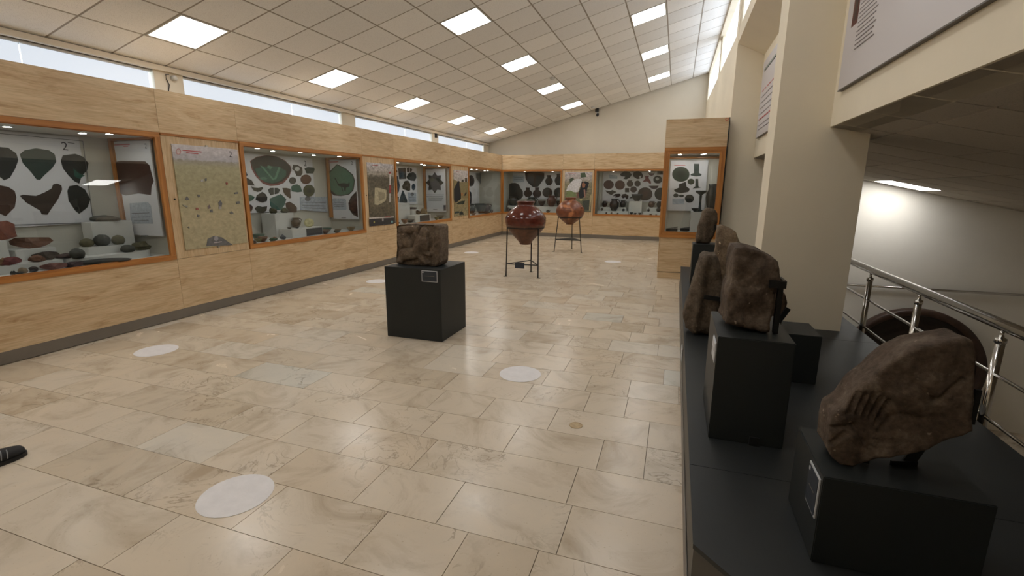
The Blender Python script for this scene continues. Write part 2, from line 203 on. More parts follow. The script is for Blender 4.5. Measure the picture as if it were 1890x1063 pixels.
                ((0.05, 0.03, 0.02), [(-1.456, 1.759), (-1.33, 1.759), (-1.328, 1.734), (-1.455, 1.733)]),
                ((0.04, 0.025, 0.02),
                 [(-1.073, 1.659), (-1.077, 1.627), (-1.091, 1.599), (-1.114, 1.579), (-1.143, 1.567), (-1.175, 1.567), (-1.206, 1.578), (-1.232, 1.599), (-1.249, 1.626), (-1.257, 1.658), (-1.253, 1.69), (-1.239, 1.718), (-1.215, 1.738),
                  (-1.186, 1.749), (-1.154, 1.749), (-1.124, 1.738), (-1.098, 1.718), (-1.081, 1.69)]),
                ((0.04, 0.02, 0.02),
                 [(-1.174, 1.482), (-1.179, 1.45), (-1.195, 1.422), (-1.22, 1.401), (-1.252, 1.389), (-1.287, 1.389), (-1.321, 1.4), (-1.349, 1.42), (-1.368, 1.448), (-1.376, 1.48), (-1.372, 1.512), (-1.356, 1.54), (-1.33, 1.561),
                  (-1.298, 1.572), (-1.263, 1.572), (-1.229, 1.562), (-1.201, 1.541), (-1.182, 1.513)]),
                ((0.15, 0.03, 0.03), [(-0.963, 1.884), (-0.839, 1.884), (-0.852, 1.826), (-0.771, 1.718), (-0.766, 1.643), (-0.809, 1.659), (-0.887, 1.726), (-1.026, 1.704), (-0.941, 1.809)]),
                ((0.08, 0.03, 0.04), [(-0.878, 1.983), (-0.836, 1.966), (-0.722, 1.966), (-0.674, 1.982), (-0.71, 1.908), (-0.765, 1.884), (-0.833, 1.909)]),
                ((0.02, 0.015, 0.01),
                 [(-0.45, 1.776), (-0.455, 1.737), (-0.475, 1.702), (-0.507, 1.676), (-0.549, 1.662), (-0.594, 1.662), (-0.638, 1.675), (-0.674, 1.701), (-0.699, 1.736), (-0.709, 1.776), (-0.704, 1.816), (-0.684, 1.85), (-0.651, 1.876),
                  (-0.609, 1.89), (-0.564, 1.89), (-0.521, 1.876), (-0.485, 1.85), (-0.46, 1.815)]),
                ((0.5, 0.5, 0.5),
                 [(-0.54, 1.801), (-0.542, 1.786), (-0.55, 1.773), (-0.564, 1.764), (-0.58, 1.758), (-0.598, 1.758), (-0.616, 1.764), (-0.63, 1.773), (-0.64, 1.786), (-0.644, 1.801), (-0.642, 1.815), (-0.634, 1.828), (-0.621, 1.838),
                  (-0.604, 1.843), (-0.586, 1.843), (-0.569, 1.838), (-0.554, 1.828), (-0.544, 1.815)]),
                ((0.03, 0.015, 0.015), [(-0.605, 2.048), (-0.452, 2.047), (-0.443, 1.924), (-0.597, 1.924)]), ((0.03, 0.012, 0.015), [(-0.837, 1.593), (-0.535, 1.599), (-0.578, 1.519), (-0.675, 1.493), (-0.758, 1.518)]),
                ((0.03, 0.013, 0.01),
                 [(-0.703, 1.351), (-0.712, 1.283), (-0.746, 1.223), (-0.801, 1.178), (-0.871, 1.153), (-0.947, 1.152), (-1.021, 1.175), (-1.082, 1.219), (-1.124, 1.278), (-1.141, 1.347), (-1.132, 1.415), (-1.097, 1.475), (-1.041, 1.52),
                  (-0.971, 1.544), (-0.895, 1.544), (-0.823, 1.521), (-0.762, 1.477), (-0.721, 1.418)]),
                ((0.05, 0.02, 0.015),
                 [(-0.822, 1.358), (-0.826, 1.326), (-0.842, 1.298), (-0.867, 1.277), (-0.899, 1.266), (-0.934, 1.266), (-0.967, 1.276), (-0.995, 1.297), (-1.014, 1.324), (-1.022, 1.356), (-1.017, 1.388), (-1.002, 1.416), (-0.977, 1.437),
                  (-0.945, 1.448), (-0.91, 1.448), (-0.877, 1.438), (-0.849, 1.417), (-0.83, 1.39)]),
                ((0.02, 0.018, 0.012),
                 [(-0.294, 1.355), (-0.301, 1.291), (-0.327, 1.234), (-0.371, 1.192), (-0.426, 1.169), (-0.488, 1.168), (-0.547, 1.19), (-0.597, 1.231), (-0.631, 1.287), (-0.646, 1.351), (-0.639, 1.415), (-0.612, 1.472), (-0.568, 1.514),
                  (-0.512, 1.536), (-0.451, 1.537), (-0.393, 1.515), (-0.344, 1.474), (-0.309, 1.418)]),
                ((0.025, 0.02, 0.015), [(-2.136, 1.449), (-1.986, 1.424), (-1.919, 1.459), (-1.778, 1.4), (-1.862, 1.357), (-1.946, 1.304), (-2.08, 1.372)]),
                ((0.03, 0.02, 0.014), [(-1.536, 1.522), (-1.409, 1.522), (-1.402, 1.395), (-1.529, 1.394)]),
                ((0.03, 0.02, 0.015), [(-1.901, 1.27), (-1.827, 1.34), (-1.689, 1.35), (-1.644, 1.307), (-1.718, 1.238), (-1.821, 1.228), (-1.806, 1.28)]),
                ((0.035, 0.016, 0.014), [(-1.633, 1.256), (-1.603, 1.333), (-1.501, 1.352), (-1.413, 1.293), (-1.426, 1.207), (-1.467, 1.181), (-1.512, 1.24), (-1.579, 1.205)]),
                ((0.025, 0.018, 0.014), [(-1.281, 1.345), (-1.255, 1.337), (-1.227, 1.286), (-1.139, 1.219), (-1.392, 1.216), (-1.294, 1.286)]), ((0.36, 0.4, 0.46), [(-2.045, 1.929), (-1.786, 1.902), (-1.781, 1.801), (-2.022, 1.809)])],
 'free_back': [((0.03, 0.045, 0.03),
                [(0.185, 1.757), (0.18, 1.713), (0.158, 1.675), (0.122, 1.646), (0.075, 1.631), (0.025, 1.631), (-0.024, 1.646), (-0.065, 1.675), (-0.093, 1.714), (-0.105, 1.758), (-0.1, 1.802), (-0.077, 1.84), (-0.04, 1.868),
                 (0.006, 1.883), (0.056, 1.883), (0.105, 1.867), (0.145, 1.839), (0.173, 1.8)]),
               ((0.012, 0.02, 0.014),
                [(0.116, 1.765), (0.113, 1.741), (0.101, 1.721), (0.082, 1.706), (0.058, 1.697), (0.032, 1.698), (0.007, 1.706), (-0.015, 1.721), (-0.029, 1.742), (-0.036, 1.765), (-0.033, 1.789), (-0.021, 1.809), (-0.002, 1.825),
                 (0.022, 1.833), (0.048, 1.832), (0.073, 1.824), (0.095, 1.809), (0.109, 1.788)]),
               ((0.03, 0.05, 0.045), [(0.241, 1.934), (0.327, 1.933), (0.335, 1.78), (0.381, 1.756), (0.369, 1.73), (0.288, 1.721), (0.205, 1.737), (0.196, 1.757), (0.254, 1.78)]),
               ((0.03, 0.04, 0.02),
                [(0.274, 1.633), (0.272, 1.616), (0.264, 1.601), (0.249, 1.589), (0.231, 1.584), (0.211, 1.583), (0.192, 1.589), (0.176, 1.6), (0.165, 1.615), (0.16, 1.632), (0.163, 1.65), (0.171, 1.665), (0.186, 1.676), (0.204, 1.682),
                 (0.223, 1.682), (0.242, 1.676), (0.258, 1.665), (0.269, 1.65)]),
               ((0.015, 0.015, 0.012), [(-0.057, 1.49), (0.024, 1.53), (0.02, 1.585), (0.13, 1.632), (0.152, 1.546), (0.208, 1.508), (0.189, 1.46), (0.07, 1.432), (-0.023, 1.451)]),
               ((0.02, 0.025, 0.02),
                [(0.028, 1.396), (0.026, 1.384), (0.02, 1.373), (0.009, 1.365), (-0.005, 1.361), (-0.02, 1.361), (-0.034, 1.365), (-0.046, 1.372), (-0.054, 1.383), (-0.058, 1.395), (-0.056, 1.407), (-0.049, 1.417), (-0.038, 1.425),
                 (-0.025, 1.429), (-0.01, 1.43), (0.005, 1.426), (0.016, 1.418), (0.025, 1.408)]),
               ((0.02, 0.025, 0.02),
                [(0.12, 1.389), (0.118, 1.381), (0.111, 1.374), (0.1, 1.369), (0.087, 1.366), (0.072, 1.366), (0.058, 1.369), (0.046, 1.374), (0.038, 1.38), (0.035, 1.388), (0.037, 1.395), (0.044, 1.402), (0.055, 1.407), (0.069, 1.41),
                 (0.083, 1.41), (0.097, 1.408), (0.109, 1.403), (0.117, 1.396)]),
               ((0.01, 0.012, 0.01),
                [(0.288, 1.343), (0.286, 1.319), (0.274, 1.298), (0.256, 1.281), (0.232, 1.273), (0.205, 1.272), (0.18, 1.28), (0.159, 1.296), (0.144, 1.317), (0.137, 1.341), (0.14, 1.366), (0.152, 1.387), (0.171, 1.403), (0.195, 1.412),
                 (0.221, 1.412), (0.246, 1.404), (0.267, 1.389), (0.282, 1.367)]),
               ((0.36, 0.4, 0.46), [(-0.069, 1.339), (0.13, 1.341), (0.137, 1.246), (-0.062, 1.243)]), ((0.03, 0.045, 0.04), [(0.284, 1.679), (0.329, 1.679), (0.343, 1.555), (0.385, 1.532), (0.252, 1.516), (0.294, 1.555)]),
               ((0.5, 0.12, 0.13), [(-0.08, 1.914), (0.101, 1.912), (0.102, 1.903), (-0.079, 1.904)])],
 'items': [('sherd', -5.82, 2.62, 1.012, 0.187, 0.172, (0.16, 0.05, 0.03), 'x', 'pottery_sherd', 'large red pottery sherd on the tall white plinth at the left edge', 'sherd', 'sherds and stones in the case nearest the camera'),
           ('sherd', -5.85, 2.835, 0.912, 0.307, 0.102, (0.13, 0.06, 0.035), 'x', 'pottery_sherd', 'reddish brown wedge-shaped sherd on the small white plinth', 'sherd', 'sherds and stones in the case nearest the camera'),
           ('lump', -5.62, 2.5, 0.808, 0.099, 0.07, (0.2, 0.12, 0.06), 'x', 'pottery_sherd', 'tan sherd leaning behind the crimson sherd at the left edge', 'sherd', 'sherds and stones in the case nearest the camera'),
           ('sherd', -5.58, 2.519, 0.808, 0.163, 0.07, (0.12, 0.025, 0.025), 'x', 'pottery_sherd', 'crimson sherd on the low white step at the left edge', 'sherd', 'sherds and stones in the case nearest the camera'),
           ('lump', -5.58, 2.716, 0.808, 0.121, 0.068, (0.13, 0.06, 0.035), 'x', 'pottery_sherd', 'small rust-brown broken sherd on the low step', 'sherd', 'sherds and stones in the case nearest the camera'),
           ('sherd', -5.65, 2.822, 0.808, 0.199, 0.078, (0.05, 0.035, 0.025), 'x', 'pottery_sherd', 'long dark brown sherd behind the rust-brown broken sherd', 'sherd', 'sherds and stones in the case nearest the camera'),
           ('lump', -5.62, 2.945, 0.808, 0.144, 0.051, (0.07, 0.04, 0.035), 'x', 'pottery_sherd', 'flat purplish sherd at the right end of the low step', 'sherd', 'sherds and stones in the case nearest the camera'),
           ('lump', -5.47, 2.478, 0.736, 0.037, 0.036, (0.022, 0.022, 0.02), 'x', 'small_find', 'tiny black fragment at the front left of the nearest case', 'fragment', 'sherds and stones in the case nearest the camera'),
           ('ball', -5.48, 2.552, 0.736, 0.066, 0.053, (0.22, 0.16, 0.1), 'x', 'stone_ball', 'small tan pebble ball among black fragments at the glass', 'pebble', 'sherds and stones in the case nearest the camera'),
           ('lump', -5.47, 2.523, 0.736, 0.059, 0.022, (0.022, 0.022, 0.02), 'x', 'small_find', 'flat dark fragment in front of the tan pebble ball', 'fragment', 'sherds and stones in the case nearest the camera'),
           ('lump', -5.5, 2.637, 0.736, 0.066, 0.048, (0.05, 0.035, 0.03), 'x', 'small_find', 'brown crumbly fragment right of the tan pebble ball', 'fragment', 'sherds and stones in the case nearest the camera'),
           ('lump', -5.46, 2.613, 0.736, 0.053, 0.024, (0.02, 0.022, 0.03), 'x', 'small_find', 'blue-black fragment in front of the brown crumbly one', 'fragment', 'sherds and stones in the case nearest the camera'),
           ('sherd', -5.45, 2.765, 0.736, 0.191, 0.061, (0.14, 0.055, 0.045), 'x', 'pottery_sherd', 'salmon red flat sherd lying along the glass', 'sherd', 'sherds and stones in the case nearest the camera'),
           ('sherd', -5.45, 2.907, 0.736, 0.168, 0.053, (0.045, 0.022, 0.025), 'x', 'pottery_sherd', 'dark purple flat sherd lying along the glass', 'sherd', 'sherds and stones in the case nearest the camera'),
           ('ball', -5.55, 3.02, 0.803, 0.123, 0.102, (0.06, 0.06, 0.05), 'x', 'stone_ball', 'grey stone ball at the left end of the oval base', 'stone ball', 'stone balls'),
           ('ball', -5.78, 3.246, 0.882, 0.122, 0.088, (0.09, 0.08, 0.04), 'x', 'stone_ball', 'olive stone ball, left of the three on the small box', 'stone ball', 'stone balls'),
           ('ball', -5.74, 3.366, 0.882, 0.146, 0.118, (0.06, 0.06, 0.05), 'x', 'stone_ball', 'largest grey stone ball, middle of the three on the small box', 'stone ball', 'stone balls'),
           ('ball', -5.72, 3.51, 0.882, 0.121, 0.101, (0.09, 0.08, 0.04), 'x', 'stone_ball', 'mottled yellow-green stone ball, right of the three on the small box', 'stone ball', 'stone balls'),
           ('ball', -5.58, 3.503, 0.803, 0.131, 0.08, (0.06, 0.06, 0.05), 'x', 'stone_ball', 'oval grey stone at the right of the oval base, beside the ochre one', 'stone ball', 'stone balls'),
           ('lump', -5.62, 3.67, 0.803, 0.186, 0.102, (0.09, 0.08, 0.04), 'x', 'stone_ball', 'ochre rough stone at the right end of the oval base', 'stone ball', 'stone balls'),
           ('flat', -5.93, 3.53, 1.124, 0.238, 0.089, (0.06, 0.06, 0.05), 'x', 'flat_stone', 'dark flat stone at the back of the tall white box', 'stone', 'sherds and stones in the case nearest the camera'),
           ('flat', -5.86, 3.533, 1.124, 0.218, 0.078, (0.09, 0.075, 0.055), 'x', 'flat_stone', 'brown flat stone in front on the tall white box', 'stone', 'sherds and stones in the case nearest the camera'),
           ('flat', -5.43, 3.151, 0.736, 0.477, 0.071, (0.035, 0.034, 0.03), 'x', 'grinding_slab', 'long dark curved slab lying in front of the oval base', 'slab', 'sherds and stones in the case nearest the camera'),
           ('bowl', -5.72, 5.362, 0.736, 0.181, 0.109, (0.02, 0.085, 0.06), 'x', 'glazed_bowl', 'dark green glazed bowl on its side at the left of the second case', 'bowl', 'glazed finds in the second case'),
           ('bowl', -5.58, 5.228, 0.736, 0.123, 0.058, (0.2, 0.17, 0.06), 'x', 'glazed_bowl', 'mustard yellow bowl in front of the dark green bowl', 'bowl', 'glazed finds in the second case'),
           ('bowl', -5.55, 5.276, 0.736, 0.135, 0.08, (0.16, 0.07, 0.03), 'x', 'pottery_bowl', 'orange brown broken bowl in the second case', 'bowl', 'glazed finds in the second case'),
           ('lump', -5.57, 5.507, 0.736, 0.074, 0.045, (0.17, 0.05, 0.02), 'x', 'pottery_sherd', 'small orange red sherd on the case floor near the step', 'sherd', 'glazed finds in the second case'),
           ('lump', -5.43, 5.342, 0.736, 0.113, 0.055, (0.03, 0.07, 0.03), 'x', 'pottery_sherd', 'green glazed sherd at the front of the second case', 'sherd', 'glazed finds in the second case'),
           ('lump', -5.5, 5.597, 0.736, 0.087, 0.08, (0.1, 0.11, 0.13), 'x', 'pottery_sherd', 'grey-blue curved sherd beside the white step', 'sherd', 'glazed finds in the second case'),
           ('lump', -5.42, 4.993, 0.736, 0.066, 0.049, (0.1, 0.06, 0.04), 'x', 'small_find', 'small brown and white fragment at the front left corner of the second case', 'fragment', 'glazed finds in the second case'),
           ('lump', -5.85, 5.806, 1.102, 0.114, 0.086, (0.05, 0.055, 0.025), 'x', 'pottery_sherd', 'olive carved sherd on the tall block, left of the others', 'sherd', 'glazed finds in the second case'),
           ('lump', -5.82, 6.003, 1.102, 0.128, 0.084, (0.04, 0.05, 0.025), 'x', 'pottery_sherd', 'mossy green sherd beside the brown jar on the tall block', 'sherd', 'glazed finds in the second case'),
           ('jar', -5.7, 6.094, 0.868, 0.148, 0.154, (0.06, 0.035, 0.015), 'x', 'pottery_jar', 'squat brown glazed jar on the white step of the second case', 'jar', 'glazed finds in the second case'),
           ('bowl', -5.6, 5.838, 0.868, 0.063, 0.031, (0.09, 0.07, 0.05), 'x', 'small_dish', 'tiny brown dish, left of the two at the jar foot', 'dish', 'glazed finds in the second case'),
           ('bowl', -5.6, 6.0, 0.868, 0.072, 0.03, (0.03, 0.028, 0.02), 'x', 'small_dish', 'tiny black dish, right of the two at the jar foot', 'dish', 'glazed finds in the second case'),
           ('plate', -5.62, 6.288, 0.868, 0.149, 0.124, (0.5, 0.46, 0.24), 'x', 'painted_plate', 'cream painted plate propped on the white step', 'plate', 'glazed finds in the second case'),
           ('bowl', -5.68, 6.731, 0.736, 0.216, 0.094, (0.02, 0.07, 0.05), 'x', 'glazed_bowl', 'green glazed bowl behind the step in the second case', 'bowl', 'glazed finds in the second case'),
           ('bowl', -5.55, 6.569, 0.736, 0.162, 0.077, (0.1, 0.06, 0.035), 'x', 'pottery_bowl', 'brown ring-foot bowl in front of the green glazed bowl', 'bowl', 'glazed finds in the second case'),
           ('bowl', -5.5, 6.517, 0.736, 0.11, 0.069, (0.1, 0.045, 0.03), 'x', 'pottery_bowl', 'dark red bowl fragment beside the slate text panel', 'bowl', 'glazed finds in the second case'),
           ('bowl', -5.62, 6.984, 0.736, 0.113, 0.049, (0.14, 0.09, 0.05), 'x', 'small_dish', 'small tan dish, rearmost of the three in a row', 'dish', 'glazed finds in the second case'),
           ('bowl', -5.52, 6.836, 0.736, 0.103, 0.051, (0.08, 0.06, 0.035), 'x', 'small_dish', 'small brown dish, middle of the three in a row', 'dish', 'glazed finds in the second case'),
           ('bowl', -5.43, 6.71, 0.736, 0.109, 0.047, (0.05, 0.05, 0.04), 'x', 'small_dish', 'small grey dish, foremost of the three in a row', 'dish', 'glazed finds in the second case'),
           ('bowl', -5.48, 7.155, 0.736, 0.156, 0.087, (0.26, 0.18, 0.09), 'x', 'pottery_bowl', 'pale yellow bowl at the right end of the second case', 'bowl', 'glazed finds in the second case'),
           ('lump', -5.85, 9.597, 1.162, 0.098, 0.083, (0.05, 0.055, 0.05), 'x', 'pottery_sherd', 'grey-green sherd on the tall block of the third case', 'sherd', 'finds in the third case'),
           ('flat', -5.78, 9.815, 1.005, 0.215, 0.077, (0.12, 0.08, 0.06), 'x', 'pottery_sherd', 'flat brown sherd on the middle block of the third case', 'sherd', 'finds in the third case'),
           ('lump', -5.66, 9.861, 0.892, 0.131, 0.1, (0.05, 0.03, 0.015), 'x', 'pottery_sherd', 'dark brown broken sherd on the front block of the third case', 'sherd', 'finds in the third case'),
           ('lump', -5.62, 10.054, 0.892, 0.164, 0.133, (0.2, 0.14, 0.07), 'x', 'pottery_sherd', 'tan relief sherd on the front block of the third case', 'sherd', 'finds in the third case'),
           ('bowl', -5.55, 9.082, 0.736, 0.158, 0.115, (0.2, 0.1, 0.06), 'x', 'pottery_bowl', 'pinkish broken bowl at the left of the third case', 'bowl', 'finds in the third case'),
           ('bowl', -5.62, 9.431, 0.736, 0.201, 0.082, (0.015, 0.03, 0.04), 'x', 'glazed_bowl', 'dark blue glazed bowl behind the pinkish bowl', 'bowl', 'finds in the third case'),
           ('bowl', -5.46, 10.382, 0.736, 0.128, 0.088, (0.16, 0.14, 0.05), 'x', 'pottery_bowl', 'olive bowl at the right of the third case', 'bowl', 'finds in the third case'),
           ('bowl', -5.58, 10.806, 0.736, 0.2, 0.1, (0.09, 0.07, 0.04), 'x', 'pottery_bowl', 'wide brown bowl behind the olive bowl', 'bowl', 'finds in the third case'),
           ('lump', -5.6, 8.892, 0.736, 0.071, 0.05, (0.022, 0.022, 0.02), 'x', 'pottery_sherd', 'black sherd at the left corner of the third case', 'sherd', 'finds in the third case'),
           ('jar', -5.75, 13.199, 0.736, 0.207, 0.301, (0.02, 0.018, 0.016), 'x', 'dark_jar', 'black jar at the left of the left corner case', 'jar', 'vessels in the corner cases'),
           ('bowl', -5.65, 13.63, 0.736, 0.377, 0.348, (0.018, 0.018, 0.014), 'x', 'dark_bowl', 'wide dark bowl in the left corner case', 'bowl', 'vessels in the corner cases'),
           ('jar', -5.8, 14.42, 0.736, 0.331, 0.269, (0.05, 0.016, 0.016), 'x', 'dark_jar', 'dark red wide jar below the printed jug in the left corner case', 'jar', 'vessels in the corner cases'),
           ('jar', -5.5, 14.165, 0.736, 0.1, 0.1, (0.06, 0.035, 0.025), 'x', 'small_jar', 'tiny brown jar at the right of the left corner case', 'jar', 'vessels in the corner cases'),
           ('bowl', -5.45, 12.607, 0.736, 0.153, 0.072, (0.12, 0.05, 0.03), 'x', 'small_dish', 'small red dish at the glass of the left corner case', 'dish', 'vessels in the corner cases'),
           ('flat', -5.48, 13.608, 0.736, 0.269, 0.077, (0.03, 0.024, 0.02), 'x', 'pottery_sherd', 'dark flat sherd at the glass of the left corner case', 'sherd', 'vessels in the corner cases'),
           ('jar', -5.2, 15.15, 0.932, 0.137, 0.211, (0.02, 0.016, 0.014), 'y', 'dark_jar', 'black jar at the far left of the shelf in the right corner case', 'jar', 'vessels in the corner cases'),
           ('jar', -5.091, 15.1, 0.932, 0.334, 0.292, (0.025, 0.018, 0.012), 'y', 'dark_jar', 'broad brown-black jar below the big printed jar', 'jar', 'vessels in the corner cases'),
           ('jar', -4.472, 15.12, 0.932, 0.361, 0.279, (0.04, 0.045, 0.035), 'y', 'dark_jar', 'grey-green jar behind the rim of the nearer red vase', 'jar', 'vessels in the corner cases'),
           ('bowl', -4.125, 15.12, 0.932, 0.266, 0.205, (0.05, 0.022, 0.014), 'y', 'dark_bowl', 'brown deep bowl right of the grey-green jar', 'bowl', 'vessels in the corner cases'),
           ('jar', -3.787, 15.05, 0.932, 0.314, 0.344, (0.09, 0.03, 0.018), 'y', 'red_jar', 'rounded red-brown jar on the shelf between the two vases', 'jar', 'vessels in the corner cases'),
           ('bowl', -3.569, 15.2, 0.932, 0.203, 0.203, (0.035, 0.014, 0.012), 'y', 'dark_bowl', 'dark red bowl at the right end of the corner case shelf', 'bowl', 'vessels in the corner cases'),
           ('ball', -5.155, 14.95, 0.736, 0.156, 0.104, (0.022, 0.016, 0.014), 'y', 'small_pot', 'small black round pot in front of the corner case shelf', 'pot', 'vessels in the corner cases'),
           ('jar', -5.2, 14.9, 0.736, 0.083, 0.145, (0.07, 0.045, 0.035), 'y', 'small_jar', 'small brown jug at the left front of the right corner case', 'jug', 'vessels in the corner cases'),
           ('jar', -3.863, 14.92, 0.736, 0.131, 0.091, (0.05, 0.04, 0.03), 'y', 'small_jar', 'small grey pot standing below the red-brown jar', 'pot', 'vessels in the corner cases'),
           ('jug', -2.115, 15.18, 0.938, 0.179, 0.184, (0.014, 0.014, 0.014), 'y', 'black_jug', 'black pear-shaped jug on the left white block of the far case', 'jug', 'vessels in the far wall case'),
           ('jar', -1.803, 15.05, 0.828, 0.285, 0.372, (0.022, 0.022, 0.02), 'y', 'black_jar', 'tallest black jar of the far case, standing on the low step', 'jar', 'vessels in the far wall case'),
           ('jar', -1.554, 15.18, 0.938, 0.194, 0.208, (0.03, 0.03, 0.028), 'y', 'grey_jar', 'round grey jar right of the tall black jar', 'jar', 'vessels in the far wall case'),
           ('bowl', -1.146, 15.2, 1.133, 0.347, 0.249, (0.03, 0.03, 0.028), 'y', 'grey_pot', 'wide dark grey pot on the middle block of the far case', 'pot', 'vessels in the far wall case'),
           ('jar', -0.708, 15.18, 0.952, 0.199, 0.184, (0.08, 0.04, 0.025), 'y', 'brown_jar', 'reddish brown jar on the right block of the far case', 'jar', 'vessels in the far wall case'),
           ('jar', -0.485, 15.15, 0.952, 0.152, 0.186, (0.02, 0.018, 0.018), 'y', 'black_jar', 'black jar beside the reddish brown jar in the far case', 'jar', 'vessels in the far wall case'),
           ('jar', -2.168, 15.02, 0.828, 0.078, 0.087, (0.03, 0.02, 0.018), 'y', 'small_jar', 'small dark jug at the left of the low step in the far case', 'jug', 'vessels in the far wall case'),
           ('ball', -1.515, 15.02, 0.828, 0.086, 0.077, (0.02, 0.018, 0.016), 'y', 'small_pot', 'small black ball-shaped pot at the right of the left low step', 'pot', 'vessels in the far wall case'),
           ('jar', -2.015, 14.93, 0.736, 0.057, 0.057, (0.06, 0.03, 0.025), 'y', 'small_find', 'tiny brown vessel, left of three in front of the left low step', 'vessel', 'vessels in the far wall case'),
           ('jar', -1.86, 14.93, 0.736, 0.06, 0.06, (0.14, 0.08, 0.05), 'y', 'small_find', 'tiny tan vessel, middle of three in front of the left low step', 'vessel', 'vessels in the far wall case'),
           ('jar', -1.671, 14.93, 0.736, 0.055, 0.046, (0.05, 0.03, 0.025), 'y', 'small_find', 'tiny dark vessel, right of three in front of the left low step', 'vessel', 'vessels in the far wall case'),
           ('bowl', -1.267, 15.0, 0.736, 0.106, 0.082, (0.022, 0.022, 0.02), 'y', 'small_pot', 'small black pot, left of three between the low steps', 'pot', 'vessels in the far wall case'),
           ('bowl', -1.153, 15.0, 0.736, 0.085, 0.06, (0.022, 0.022, 0.02), 'y', 'small_pot', 'small black pot, middle of three between the low steps', 'pot', 'vessels in the far wall case'),
           ('bowl', -1.025, 15.0, 0.736, 0.093, 0.07, (0.022, 0.022, 0.02), 'y', 'small_pot', 'small black pot, right of three between the low steps', 'pot', 'vessels in the far wall case'),
           ('jug', -0.773, 15.02, 0.828, 0.081, 0.098, (0.025, 0.018, 0.016), 'y', 'small_jug', 'small dark jug in front of the reddish brown jar', 'jug', 'vessels in the far wall case'),
           ('jar', -0.485, 15.03, 0.828, 0.143, 0.126, (0.022, 0.02, 0.018), 'y', 'black_jar', 'squat black jar at the right low step of the far case', 'jar', 'vessels in the far wall case'),
           ('lump', -0.7, 14.92, 0.736, 0.075, 0.034, (0.06, 0.03, 0.025), 'y', 'small_find', 'reddish fragment, left of two at the glass of the far case', 'fragment', 'vessels in the far wall case'),
           ('lump', -0.539, 14.92, 0.736, 0.058, 0.025, (0.09, 0.045, 0.035), 'y', 'small_find', 'reddish fragment, right of two at the glass of the far case', 'fragment', 'vessels in the far wall case'),
           ('comb', -0.04, 8.7, 0.79, 0.19, 0.103, (0.008, 0.008, 0.008), 'y', 'dark_comb', 'black serrated comb on the left slanted stand', 'comb', 'finds in the freestanding case'),
           ('comb', 0.202, 8.74, 0.8, 0.205, 0.102, (0.008, 0.008, 0.008), 'y', 'dark_comb', 'black serrated comb on the right slanted stand', 'comb', 'finds in the freestanding case'),
           ('lampst', 0.386, 8.8, 1.132, 0.18, 0.352, (0.02, 0.03, 0.03), 'y', 'metal_lampstand', 'dark green metal lampstand in the freestanding case', 'lampstand', 'finds in the freestanding case'),
           ('jar', 0.557, 8.72, 1.132, 0.189, 0.462, (0.012, 0.011, 0.009), 'y', 'black_jar', 'tall black handled jar in the freestanding case', 'jar', 'finds in the freestanding case'),
           ('bowl', 0.313, 8.7, 1.132, 0.132, 0.07, (0.02, 0.025, 0.03), 'y', 'small_dish', 'small dark dish at the edge of the freestanding case block', 'dish', 'finds in the freestanding case')],
 'poster1': [((0.42, 0.06, 0.06), [(4.077, 1.909), (4.31, 1.905), (4.31, 1.895), (4.077, 1.899)]), ((0.42, 0.06, 0.06), [(4.119, 1.884), (4.266, 1.882), (4.266, 1.872), (4.119, 1.875)]),
             ((0.45, 0.2, 0.2),
              [(4.06, 1.887), (4.056, 1.876), (4.05, 1.865), (4.04, 1.857), (4.03, 1.853), (4.019, 1.852), (4.01, 1.855), (4.003, 1.862), (3.999, 1.872), (3.999, 1.883), (4.002, 1.895), (4.009, 1.905), (4.018, 1.913), (4.028, 1.918),
               (4.039, 1.919), (4.049, 1.915), (4.056, 1.909), (4.06, 1.899)]),
             ((0.5, 0.42, 0.4),
              [(4.052, 1.887), (4.049, 1.878), (4.044, 1.869), (4.037, 1.863), (4.029, 1.86), (4.021, 1.859), (4.014, 1.862), (4.009, 1.867), (4.006, 1.875), (4.006, 1.884), (4.009, 1.893), (4.014, 1.901), (4.021, 1.907), (4.029, 1.911),
               (4.037, 1.911), (4.044, 1.909), (4.049, 1.903), (4.052, 1.896)]),
             ((0.13, 0.131, 0.135), [(4.22, 0.799), (4.246, 0.882), (4.339, 0.913), (4.44, 0.884), (4.554, 0.796), (4.583, 0.772)]),
             ((0.3, 0.3, 0.33),
              [(4.389, 0.875), (4.386, 0.865), (4.379, 0.857), (4.37, 0.851), (4.36, 0.848), (4.35, 0.849), (4.341, 0.854), (4.334, 0.861), (4.33, 0.871), (4.33, 0.881), (4.333, 0.89), (4.339, 0.899), (4.348, 0.905), (4.358, 0.907),
               (4.368, 0.906), (4.377, 0.902), (4.384, 0.894), (4.388, 0.885)]),
             ((0.45, 0.4, 0.42), [(4.328, 0.836), (4.434, 0.836), (4.432, 0.826), (4.326, 0.823)]), ((0.45, 0.45, 0.45), [(4.258, 1.582), (4.288, 1.587), (4.284, 1.56), (4.254, 1.559)]),
             ((0.145, 0.145, 0.145), [(4.308, 1.594), (4.333, 1.599), (4.329, 1.568), (4.309, 1.563)]), ((0.25, 0.06, 0.05), [(4.584, 1.554), (4.612, 1.554), (4.614, 1.53), (4.586, 1.526)]),
             ((0.145, 0.142, 0.145), [(4.03, 1.358), (4.057, 1.392), (4.073, 1.37), (4.08, 1.353), (4.051, 1.344)]), ((0.145, 0.145, 0.145), [(4.187, 1.409), (4.216, 1.409), (4.217, 1.382), (4.192, 1.378)]),
             ((0.18, 0.14, 0.14), [(4.3, 1.269), (4.328, 1.288), (4.338, 1.249), (4.301, 1.237)]), ((0.14, 0.145, 0.15), [(4.324, 1.226), (4.356, 1.235), (4.36, 1.193), (4.325, 1.199)]),
